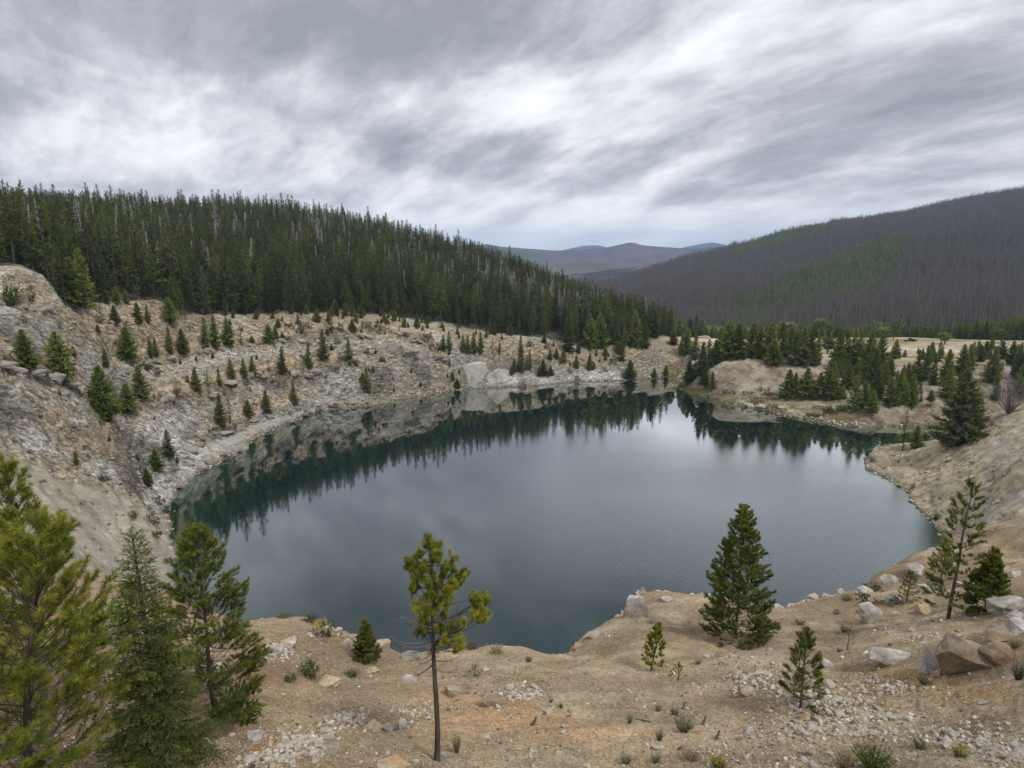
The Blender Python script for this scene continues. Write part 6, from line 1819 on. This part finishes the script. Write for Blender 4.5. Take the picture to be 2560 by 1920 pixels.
for i in big:
    o = link('stone', STONE[int(g.integers(0, 14))], None, (sx_[i], sy_[i], sz_[i] + size[i] * 0.12))
    o.scale = (size[i], size[i] * g.uniform(0.8, 1.1), size[i] * g.uniform(0.75, 1.2)); o.rotation_euler = (g.normal(0, 0.35), g.normal(0, 0.35), g.uniform(0, 6.28))
    tag(o, 'loose whitish stone lying on the foreground slope', 'stone', 'loose stones on the foreground slope')


def joined_stones(name, px_, py_, pz_, size, tint, label, seed, flat=1.0, material='chips', cut=0.075):
    g = np.random.default_rng(seed)
    V_, F_, T_, o_ = [], [], [], 0
    k = np.where(size > cut, g.integers(0, len(HULLS), len(px_)), len(HULLS) + g.integers(0, len(SMALL), len(px_)))
    for j, (hv, hf) in enumerate(HULLS + SMALL):
        id_ = np.nonzero(k == j)[0]
        if not len(id_):
            continue
        m_ = len(id_); a_ = g.uniform(0, 6.28, m_); b_ = g.normal(0, 0.35, m_)
        sc = size[id_]
        v = np.broadcast_to(hv[None], (m_, len(hv), 3)) * np.stack([sc, sc * g.uniform(0.75, 1.15, m_), sc * flat * g.uniform(0.7, 1.3, m_)], 1)[:, None]
        y1 = v[..., 1] * np.cos(b_)[:, None] - v[..., 2] * np.sin(b_)[:, None]; z1 = v[..., 1] * np.sin(b_)[:, None] + v[..., 2] * np.cos(b_)[:, None]
        x2 = v[..., 0] * np.cos(a_)[:, None] - y1 * np.sin(a_)[:, None]; y2 = v[..., 0] * np.sin(a_)[:, None] + y1 * np.cos(a_)[:, None]
        w_ = np.stack([x2 + px_[id_][:, None], y2 + py_[id_][:, None], z1 + pz_[id_][:, None] + 0.12 * sc[:, None]], -1)
        V_.append(w_.reshape(-1, 3)); F_.append((hf[None] + (np.arange(m_) * len(hv))[:, None, None] + o_).reshape(-1, 3)); T_.append(np.repeat(tint[id_], len(hv))); o_ += m_ * len(hv)
    me_ = new_mesh(name, np.concatenate(V_), np.concatenate(F_), [M[material]], {'tint': ('FLOAT', np.concatenate(T_))})
    return link(name, me_, kind='stuff', label=label)


sm = ~isbig
tint = np.clip(g.normal(0.44, 0.24, n) + 0.30 * cq, 0, 1)
joined_stones('gravel', sx_[sm], sy_[sm], sz_[sm], size[sm], tint[sm], 'stone chips and gravel scattered over the foreground slope', 43)

# pale stones and slabs along the broken rim
lp = plan(LIP); k_ = g.integers(0, len(lp) - 1, 1500)
q_ = lp[k_] + (lp[k_ + 1] - lp[k_]) * g.random((1500, 1)); rr_q = np.hypot(q_[:, 0], q_[:, 1])
q_ *= ((rr_q + g.normal(-0.15, 0.45, 1500)) / rr_q)[:, None]
q_ = q_[fbm(q_[:, 0] * 0.35, q_[:, 1] * 0.35, None, 3, 961) + 0.12 * (q_[:, 0] > 3) > 0.50]
s_ = np.clip(np.exp(g.normal(np.log(0.15), 0.55, len(q_))), 0.05, 0.75)
joined_stones('rim_rubble', q_[:, 0], q_[:, 1], gz_xy(q_[:, 0], q_[:, 1]), s_, np.clip(g.normal(0.62, 0.18, len(q_)), 0, 1), 'pale broken stones along the rim above the lake', 73, cut=0.12)
rg = np.random.default_rng(83)
for i in range(26):
    u, v = rg.uniform(2130, 2570), rg.uniform(1405, 1600)
    if v < 1500 - (u - 2130) * 0.20 or (2290 < u < 2530 and v > 1585):
        continue
    boulder(u, v, rg.uniform(22, 62), rg.uniform(12, 26), 'whitish rock half buried in the rocky rim at the right', 'boulder' if i % 3 else 'tanslab', 640 + i, rg.uniform(0, 6.28), 0.75, 0.35, group='white rocks on the rocky rim at the right')

# scree and broken rock on the quarry walls
n0 = 60000
az = g.uniform(radians(-46), radians(13), n0); r = g.uniform(55, 250, n0)
qx, qy = r * np.sin(az), r * np.cos(az); qz = gz_xy(qx, qy)
qu, qv = project(qx, qy, qz)
fr_ = np.interp(az, fedge[:, 0], fedge[:, 1], left=172)
dn = np.clip((fbm(qx * 0.07, qy * 0.07, qz * 0.1, 3, 921) - 0.40) * 3.2, 0.03, 1) * 0.42
for cx, cy, sx2, sy2, a_ in ((150, 1068, 90, 24, 1.0), (70, 1050, 60, 20, 0.7), (1040, 940, 60, 34, 1.0), (330, 1185, 60, 20, 0.8), (200, 1180, 60, 18, 0.5), (860, 985, 100, 14, 0.8), (660, 1020, 90, 20, 0.7), (300, 925, 40, 20, 0.8), (220, 890, 50, 24, 0.7), (510, 1095, 60, 14, 0.6), (380, 1080, 100, 30, 0.4), (740, 990, 80, 14, 0.6)):
    dn = np.maximum(dn, a_ * np.exp(-((qu - cx) / sx2) ** 2 - ((qv - cy) / sy2) ** 2))
keep = (g.random(n0) < dn) & (qz > 0.25) & (r < fr_ - 1) & (qu > -60) & (qv > 640) & (qv < 1500) & ~((qu < 420) & (qv > 1120 + 0.3 * qu) & (g.random(n0) < 0.72))
qx, qy, qz, qu, qv, r = qx[keep], qy[keep], qz[keep], qu[keep], qv[keep], r[keep]
n = len(qx)
qs = np.clip(np.exp(g.normal(np.log(0.42), 0.50, n)), 0.15, 2.2) * np.clip(r / 150, 0.45, 1.1)
fwd = qy * cos(PITCH) - (qz - H) * sin(PITCH)
pxs = qs / fwd * F * ((qu > 0) & (qu < 1250))
big = np.argsort(-pxs)[:150]; isbig = np.zeros(n, bool); isbig[big] = True
BLOCK = [new_mesh('rock_block', v, f, [M['greyrock']]) for v, f in HULLS[:8]]
for i in big:
    o = link('rock_block', BLOCK[int(g.integers(0, 8))], None, (qx[i], qy[i], qz[i] + qs[i] * 0.1)); o.scale = (qs[i], qs[i], qs[i] * g.uniform(0.8, 1.3)); o.rotation_euler = (g.normal(0, 0.4), g.normal(0, 0.4), g.uniform(0, 6.28))
    tag(o, 'loose grey rock block fallen on the quarry wall', 'rock', 'fallen blocks on the quarry wall')
sm = ~isbig
joined_stones('scree', qx[sm], qy[sm], qz[sm], qs[sm], np.clip(g.normal(0.60, 0.20, sm.sum()), 0, 1), 'broken grey and white rubble covering the quarry benches', 47, cut=0.3)

g = np.random.default_rng(53)
sp_ = plan(np.concatenate([A_, B_, C_])); k_ = g.integers(0, len(sp_) - 1, 2600); f_ = g.random((2600, 1))
q_ = sp_[k_] + (sp_[k_ + 1] - sp_[k_]) * f_ + g.normal(0, 0.9, (2600, 2))
ok_ = np.hypot(*(sp_[k_ + 1] - sp_[k_]).T) < 9
q_ = q_[ok_]; z_ = gz_xy(q_[:, 0], q_[:, 1])
q_ = q_[(z_ > -0.5) & (z_ < 1.6)]; z_ = gz_xy(q_[:, 0], q_[:, 1])
s_ = np.clip(np.exp(g.normal(np.log(0.40), 0.5, len(q_))), 0.15, 1.3)
joined_stones('shore_rubble', q_[:, 0], q_[:, 1], z_, s_, np.clip(g.normal(0.52, 0.2, len(q_)), 0, 1), 'broken stones lining the waterline of the lake', 59, cut=0.3)
az = g.uniform(radians(25), radians(44), 14000); r = g.uniform(62, 168, 14000)
rx_, ry_ = r * np.sin(az), r * np.cos(az); rz_ = gz_xy(rx_, ry_)
ok_ = (rz_ > 0.3) & (g.random(14000) < np.clip((fbm(rx_ * 0.22, ry_ * 0.22, rz_ * 0.3, 3, 951) - 0.44) * 5, 0.03, 0.6))
rx_, ry_, rz_ = rx_[ok_], ry_[ok_], rz_[ok_]
s_ = np.clip(np.exp(g.normal(np.log(0.17), 0.5, len(rx_))), 0.07, 0.8)
joined_stones('bank_rubble', rx_, ry_, rz_, s_, np.clip(g.normal(0.58, 0.2, len(rx_)), 0, 1), 'small broken stones on the pale right bank', 67, cut=0.3)

# pale stones along the headland waterline, heaps on the plain
for i in range(26):
    f_ = i / 25
    u = 2002 + 160 * f_ + g.normal(0, 4); v = np.interp(u, [2000, 2060, 2160], [1045, 1056, 1067]) - g.uniform(0, 9)
    p = at(u, v, 100)
    s_ = g.uniform(0.5, 1.5) * (1.25 if i % 5 == 0 else 1)
    o = link('shore_stone', STONE[i % 14], None, p + [0, 0, 0.1]); o.scale = (s_, s_, s_ * 0.8); o.rotation_euler = (g.normal(0, 0.3), g.normal(0, 0.3), g.uniform(0, 6.28))
    tag(o, 'pale stone in the line along the headland waterline', 'stone', 'pale stones along the headland waterline')
for i, (u, v, wp, hp) in enumerate(((1875, 1016, 36, 10), (1906, 1020, 28, 11), (1955, 1020, 30, 6), (1925, 972, 10, 8), (2482, 868, 34, 13), (2512, 870, 30, 12), (2545, 872, 34, 12), (2530, 864, 22, 9), (2461, 866, 20, 8), (1730, 842, 30, 12), (1760, 846, 34, 10), (1702, 836, 26, 10), (1870, 846, 18, 6), (2075, 838, 30, 6), (2160, 843, 14, 6))):
    lb = ['flat pale rock at the headland waterline', 'square pale rock at the headland waterline, right of the flat one', 'low rock on the beach of the headland', 'white rock at the foot of the mound', 'white rock heap stone behind the plain, left one', 'white rock heap stone behind the plain, middle one',
          'white rock heap stone at the right edge of the plain', 'grey rock topping the white heap on the plain', 'small white rock left of the white heap', 'pale sandy rock pile behind the gap, middle', 'pale sandy rock pile behind the gap, right', 'pale sandy rock pile behind the gap, left',
          'small pale rock on the plain left of the mound trees', 'low white rocks under the light green aspens', 'white rock near the far aspens']
    boulder(u, v, wp, hp, lb[i], 'stone' if v < 900 else 'boulder', 560 + i, 0.3 * i, 0.8, 0.25, rmin=120)

# ------------------------------------------------------------------ small plants in front
def plant(u, v, wpx, hpx, kind, label, cat='shrub', name='shrub', flowers=0, idx=0, group=None):
    p = at(u, v, 6.0)
    fwd = p[1] * cos(PITCH) - (p[2] - H) * sin(PITCH)
    w_ = wpx / F * fwd; h_ = hpx / F * fwd * 1.1
    e = empty(name, p, (u * 0.7) % 6.28, label, cat, group)
    if kind in TUFT:
        e.scale = (w_ / 1.35, w_ / 1.35, h_)
        link('stems', TUFT[kind][idx % 3], e)
    else:
        rt = {'bush': 1.3, 'juniper': 2.6, 'leafy': 1.0, 'sagemound': 1.7}[kind]
        e.scale = (w_ / rt, w_ / rt, h_)
        link('stems', BUSH[kind][idx % 3][0], e); link('leaves', BUSH[kind][idx % 3][1], e)
    if flowers:
        g_ = np.random.default_rng(int(u))
        th = g_.random(flowers) * 6.28; rr2 = 0.45 * np.sqrt(g_.random(flowers))
        P_ = np.stack([rr2 * np.cos(th), rr2 * np.sin(th), 0.75 + 0.25 * g_.random(flowers) - 0.3 * rr2], 1)
        P_ = np.repeat(P_, 5, 0) + g_.normal(0, 0.03, (flowers * 5, 3))
        m_ = len(P_)
        v_, f_, t_ = blades(g_, P_, g_.normal(size=(m_, 3)) + [0, 0, 0.6], np.full(m_, 0.09), np.full(m_, 0.06), g_.random(m_))
        link('flower_heads', new_mesh('flower_heads', v_, f_, [M['flower']], {'tint': ('FLOAT', t_)}), e)
    return e


for i, (u, v, w_, h_, k, lb, fl) in enumerate((
        (1708, 1828, 72, 42, 'sage', 'rounded grey green sagebrush on bare soil, right of middle', 0), (2178, 1918, 130, 60, 'green', 'large yellow green shrub at the bottom edge, right of middle', 0), (2110, 1920, 80, 46, 'dry', 'dry grey grass tuft beside the large bottom shrub', 0),
        (2396, 1890, 60, 30, 'green', 'low yellow flowering shrub at the lower right', 26), (1795, 1920, 60, 30, 'green', 'yellow flowering clump cut by the bottom edge', 40), (2300, 1870, 66, 20, 'sage', 'flat grey green mat left of the yellow flowering shrub', 0), (1726, 1900, 66, 26, 'dry', 'pale dry twiggy clump near the bottom edge', 0),
        (1574, 1808, 28, 24, 'sage', 'small grey green tuft left of the rounded sagebrush', 0), (1648, 1852, 32, 32, 'sage', 'upright pale green tuft below the small tuft', 0), (1686, 1788, 30, 20, 'sage', 'little sage tuft above the rounded sagebrush', 0), (1646, 1778, 30, 16, 'dry', 'faint dry tuft on the middle slope', 0),
        (1403, 1770, 18, 14, 'green', 'small yellow flower clump in the gravel, right one', 14), (1378, 1756, 16, 12, 'green', 'small yellow flower clump in the gravel, left one', 12), (1142, 1882, 32, 52, 'dry', 'dry upright weed right of the lone pine foot', 0), (1322, 1655, 30, 14, 'sage', 'low grey tuft on the rim at the middle', 0),
        (1565, 1910, 44, 28, 'sage', 'grey green tuft near the bottom edge', 0), (2310, 1710, 56, 20, 'dry', 'dry grey tuft below the split block', 0), (2545, 1700, 50, 50, 'sage', 'sagebrush at the right edge below the rust boulder', 0), (2535, 1620, 40, 30, 'dry', 'dry brush at the right edge beside the rust boulder', 0),
        (1640, 1905, 40, 20, 'sage', 'flat sage tuft at the bottom edge', 0), (1745, 1660, 28, 16, 'dry', 'tiny dry tuft on the tan slope', 0), (2110, 1580, 34, 20, 'dry', 'pale grass tuft near the scrawny sapling', 0),
        (1180, 1622, 60, 18, 'dry', 'dry grass fringe on the rim behind the lone pine', 0), (1240, 1632, 60, 16, 'dry', 'dry grass fringe on the rim at the middle', 0), (1085, 1635, 50, 16, 'dry', 'dry grass fringe on the rim left of the lone pine', 0), (880, 1690, 60, 16, 'sage', 'grey grass patch on the brown slope', 0),
        (2115, 1500, 46, 16, 'dry', 'dry grass on the lip near the juniper', 0), (2000, 1560, 40, 12, 'dry', 'dry tuft right of the full pine', 0))):
    plant(u, v, w_, h_, k, lb, 'shrub' if 'shrub' in lb or 'sage' in lb else 'plant', 'shrub' if 'shrub' in lb or 'sagebrush' in lb else 'grass_tuft', fl, i)
for i, (u, v, w_, h_, k, lb) in enumerate(((2175, 1512, 110, 26, 'juniper', 'low spreading green juniper on the rim by the white and orange block'), (2238, 1512, 56, 24, 'sagemound', 'grey green mound shrub at the right end of the juniper'), (2185, 1480, 70, 22, 'bush', 'dark low juniper behind the pale outcrop'),
                                           (772, 1690, 64, 48, 'leafy', 'light green leafy shrub on the brown slope at the left'), (727, 1706, 36, 26, 'leafy', 'smaller leafy shrub left of the light green one'), (810, 1592, 80, 46, 'sagemound', 'grey green shrub with yellow flowers on the left rim'),
                                           (778, 1556, 52, 26, 'bush', 'dark green shrub at the lip on the left'), (706, 1545, 40, 14, 'leafy', 'low yellow green plant on the left lip'), (590, 1800, 130, 110, 'leafy', 'leafy green shrub under the dark pine'), (815, 1700, 30, 20, 'leafy', 'small leafy sprig right of the light green shrub'),
                                           (270, 1600, 180, 110, 'leafy', 'hazy green willow behind the pale spruce'), (330, 1500, 90, 50, 'leafy', 'pale green shrub below the gravel slope at the left'), (2090, 1535, 24, 14, 'bush', 'small green sprig on the tan rim'), (2340, 1475, 60, 24, 'sagemound', 'grey brush on the rocky rim at the right'))):
    plant(u, v, w_, h_, k, lb, 'shrub', 'shrub', 24 if 'yellow flowers' in lb else 0, i)

# fallen wood and a charred stub
for u0, v0, u1, v1, rad, lb in ((1915, 1636, 1982, 1652, 0.012, 'thin fallen stick on the tan slope by the full pine'), (1590, 1800, 1625, 1806, 0.022, 'short dark stick on the middle slope'), (1333, 1812, 1340, 1794, 0.035, 'charred stub on the middle slope'), (1756, 1812, 1770, 1803, 0.03, 'black burnt stub right of the sagebrush'),
                                (1790, 1848, 1812, 1834, 0.03, 'grey weathered stub below the black stub'), (1704, 1775, 1706, 1764, 0.02, 'thin black stump above the sagebrush'), (2170, 1662, 2120, 1630, 0.02, 'grey root along the stones below the white boulder')):
    a_, b_ = at(u0, v0, 6), at(u1, v1, 6)
    if 'stub' in lb or 'stump' in lb:
        b_ = a_ + np.array([0.06, 0.03, 0.13])
    c_ = a_ + [0, 0, rad * 0.6]; q = tube_mesh([(curve(c_, b_ + [0, 0, rad * 0.8], np.array([0.01, 0, 0.01]), 5), np.linspace(rad, rad * 0.5, 5))], 6)
    o = link('wood_stub' if 'stub' in lb or 'stump' in lb else 'stick', new_mesh('stick', q[0] - a_, q[1], [M['burnt' if ('black' in lb or 'charred' in lb or 'dark' in lb) else 'snag']]), None, a_)
    tag(o, lb, 'wood')

# thin dry grass all over the slope
g = np.random.default_rng(61)
n0 = 6000
az = g.uniform(radians(-43), radians(43), n0); r = 7.0 * np.exp(g.random(n0) * np.log(44 / 7.0))
gx, gy = r * np.sin(az), r * np.cos(az); gzz = gz_xy(gx, gy); gu, gv = project(gx, gy, gzz)
dn = np.clip((fbm(gx * 0.5, gy * 0.5, None, 3, 941) - 0.42) * 3.0, 0, 1) * np.where(gv < 1700, 0.9, 0.45) + 0.06
k = (g.random(n0) < dn) & (gu > -60) & (gu < 2620)
gx, gy, gzz = gx[k], gy[k], gzz[k]; m_ = len(gx); nbld = 9
th = g.random((m_, nbld)) * 6.28
P_ = np.stack([gx[:, None] + 0.05 * g.normal(size=(m_, nbld)), gy[:, None] + 0.05 * g.normal(size=(m_, nbld)), np.broadcast_to(gzz[:, None] - 0.01, (m_, nbld))], -1).reshape(-1, 3)
D_ = np.stack([0.6 * np.cos(th), 0.6 * np.sin(th), np.ones_like(th)], -1).reshape(-1, 3)
v_, f_, t_ = blades(g, P_, D_, g.uniform(0.02, 0.07, m_ * nbld), np.full(m_ * nbld, 0.005), g.random(m_ * nbld))
link('dry_grass', new_mesh('dry_grass', v_, f_, [M['drygrass']], {'tint': ('FLOAT', t_)}), kind='stuff', label='thin dry grass on the foreground slope')
# marsh grass on the headland beach and the far corner
n0 = 30000
az = g.uniform(radians(13), radians(33), n0); r = g.uniform(188, 232, n0)
gx, gy = r * np.sin(az), r * np.cos(az); gzz = gz_xy(gx, gy); gu, gv = project(gx, gy, gzz)
k = (gzz > 0.12) & (gzz < 1.9) & (gu < 2135) & (g.random(n0) < np.clip((fbm(gx * 0.22, gy * 0.22, None, 3, 301) - 0.38) * 4, 0.02, 1))
gx, gy, gzz = gx[k], gy[k], gzz[k]; m_ = len(gx); nbld = 5
P_ = np.repeat(np.stack([gx, gy, gzz - 0.02], 1), nbld, 0) + np.concatenate([g.normal(0, 0.25, (m_ * nbld, 2)), np.zeros((m_ * nbld, 1))], 1)
v_, f_, t_ = blades(g, P_, g.normal(0, 0.35, (m_ * nbld, 3)) + [0, 0, 1], g.uniform(0.15, 0.55, m_ * nbld), np.full(m_ * nbld, 0.13), g.random(m_ * nbld))
link('marsh_grass', new_mesh('marsh_grass', v_, f_, [M['greengrass']], {'tint': ('FLOAT', t_)}), kind='stuff', label='yellow green grass on the low beach of the headland')

# ------------------------------------------------------------------ the parked car on the plain
p = at(2275, 854, 200)
car = empty('parked_car', p, radians(172), 'dark pickup with a pale hood parked on the far plain', 'car')


def box(bm_, x0, x1, y0, y1, z0, z1, tx0=0, tx1=0, ty=0):
    v = [bm_.verts.new(q) for q in ((x0, y0, z0), (x1, y0, z0), (x1, y1, z0), (x0, y1, z0), (x0 + tx0, y0 + ty, z1), (x1 - tx1, y0 + ty, z1), (x1 - tx1, y1 - ty, z1), (x0 + tx0, y1 - ty, z1))]
    for a_ in ((3, 2, 1, 0), (4, 5, 6, 7), (0, 1, 5, 4), (1, 2, 6, 5), (2, 3, 7, 6), (3, 0, 4, 7)):
        bm_.faces.new([v[i] for i in a_])


def car_part(name, boxes, material, bev=0.05, parent=None):
    bm_ = bmesh.new()
    for b_ in boxes:
        box(bm_, *b_)
    bmesh.ops.bevel(bm_, geom=list(bm_.edges), offset=bev, segments=2, affect='EDGES')
    me_ = bpy.data.meshes.new(name); bm_.to_mesh(me_); bm_.free(); me_.materials.append(M[material])
    return link(name, me_, parent or car)


body = car_part('body', [(-2.7, 2.7, -0.95, 0.95, 0.42, 1.02, 0.05, 0.08, 0.04)], 'car_paint', 0.10)
car_part('hood', [(1.0, 2.62, -0.88, 0.88, 1.0, 1.14, 0.0, 0.12, 0.06)], 'car_silver', 0.05)
car_part('cabin', [(-1.0, 1.15, -0.90, 0.90, 1.02, 1.72, 0.25, 0.62, 0.14)], 'car_paint', 0.06)
car_part('bed_rail', [(-2.65, -1.02, -0.93, -0.80, 1.02, 1.22, 0, 0, 0.01)], 'car_paint', 0.02)
car_part('bed_rail', [(-2.65, -1.02, 0.80, 0.93, 1.02, 1.22, 0, 0, 0.01)], 'car_paint', 0.02)
for sgn in (-1, 1):
    car_part('side_window', [(-0.72, 0.62, sgn * 0.84 - 0.012, sgn * 0.84 + 0.012, 1.14, 1.60, 0.05, 0.35, 0.0)], 'car_glass', 0.004)
    car_part('headlight', [(2.64, 2.72, sgn * 0.72 - 0.14, sgn * 0.72 + 0.14, 0.74, 0.92)], 'lamp_white', 0.01)
    car_part('tail_light', [(-2.73, -2.66, sgn * 0.80 - 0.09, sgn * 0.80 + 0.09, 0.68, 0.98)], 'lamp_red', 0.01)
car_part('windscreen', [(0.86, 0.98, -0.72, 0.72, 1.12, 1.58, 0, 0.02, 0.06)], 'car_glass', 0.004).rotation_euler = (0, 0, 0)
for x in (-1.65, 1.75):
    for sgn in (-1, 1):
        th = np.linspace(0, 2 * pi, 25)[:-1]
        bm_ = bmesh.new(); bmesh.ops.create_cone(bm_, cap_ends=True, segments=22, radius1=0.40, radius2=0.40, depth=0.26)
        bmesh.ops.bevel(bm_, geom=list(bm_.edges), offset=0.03, segments=1, affect='EDGES')
        me_ = bpy.data.meshes.new('wheel'); bm_.to_mesh(me_); bm_.free(); me_.materials.append(M['tyre_rubber'])
        wl_ = link('wheel', me_, car, (x, sgn * 0.86, 0.40)); wl_.rotation_euler = (pi / 2, 0, 0)
        bm_ = bmesh.new(); bmesh.ops.create_cone(bm_, cap_ends=True, segments=16, radius1=0.24, radius2=0.20, depth=0.03)
        me_ = bpy.data.meshes.new('rim'); bm_.to_mesh(me_); bm_.free(); me_.materials.append(M['car_silver'])
        link('rim', me_, wl_, (0, 0, -sgn * 0.14))
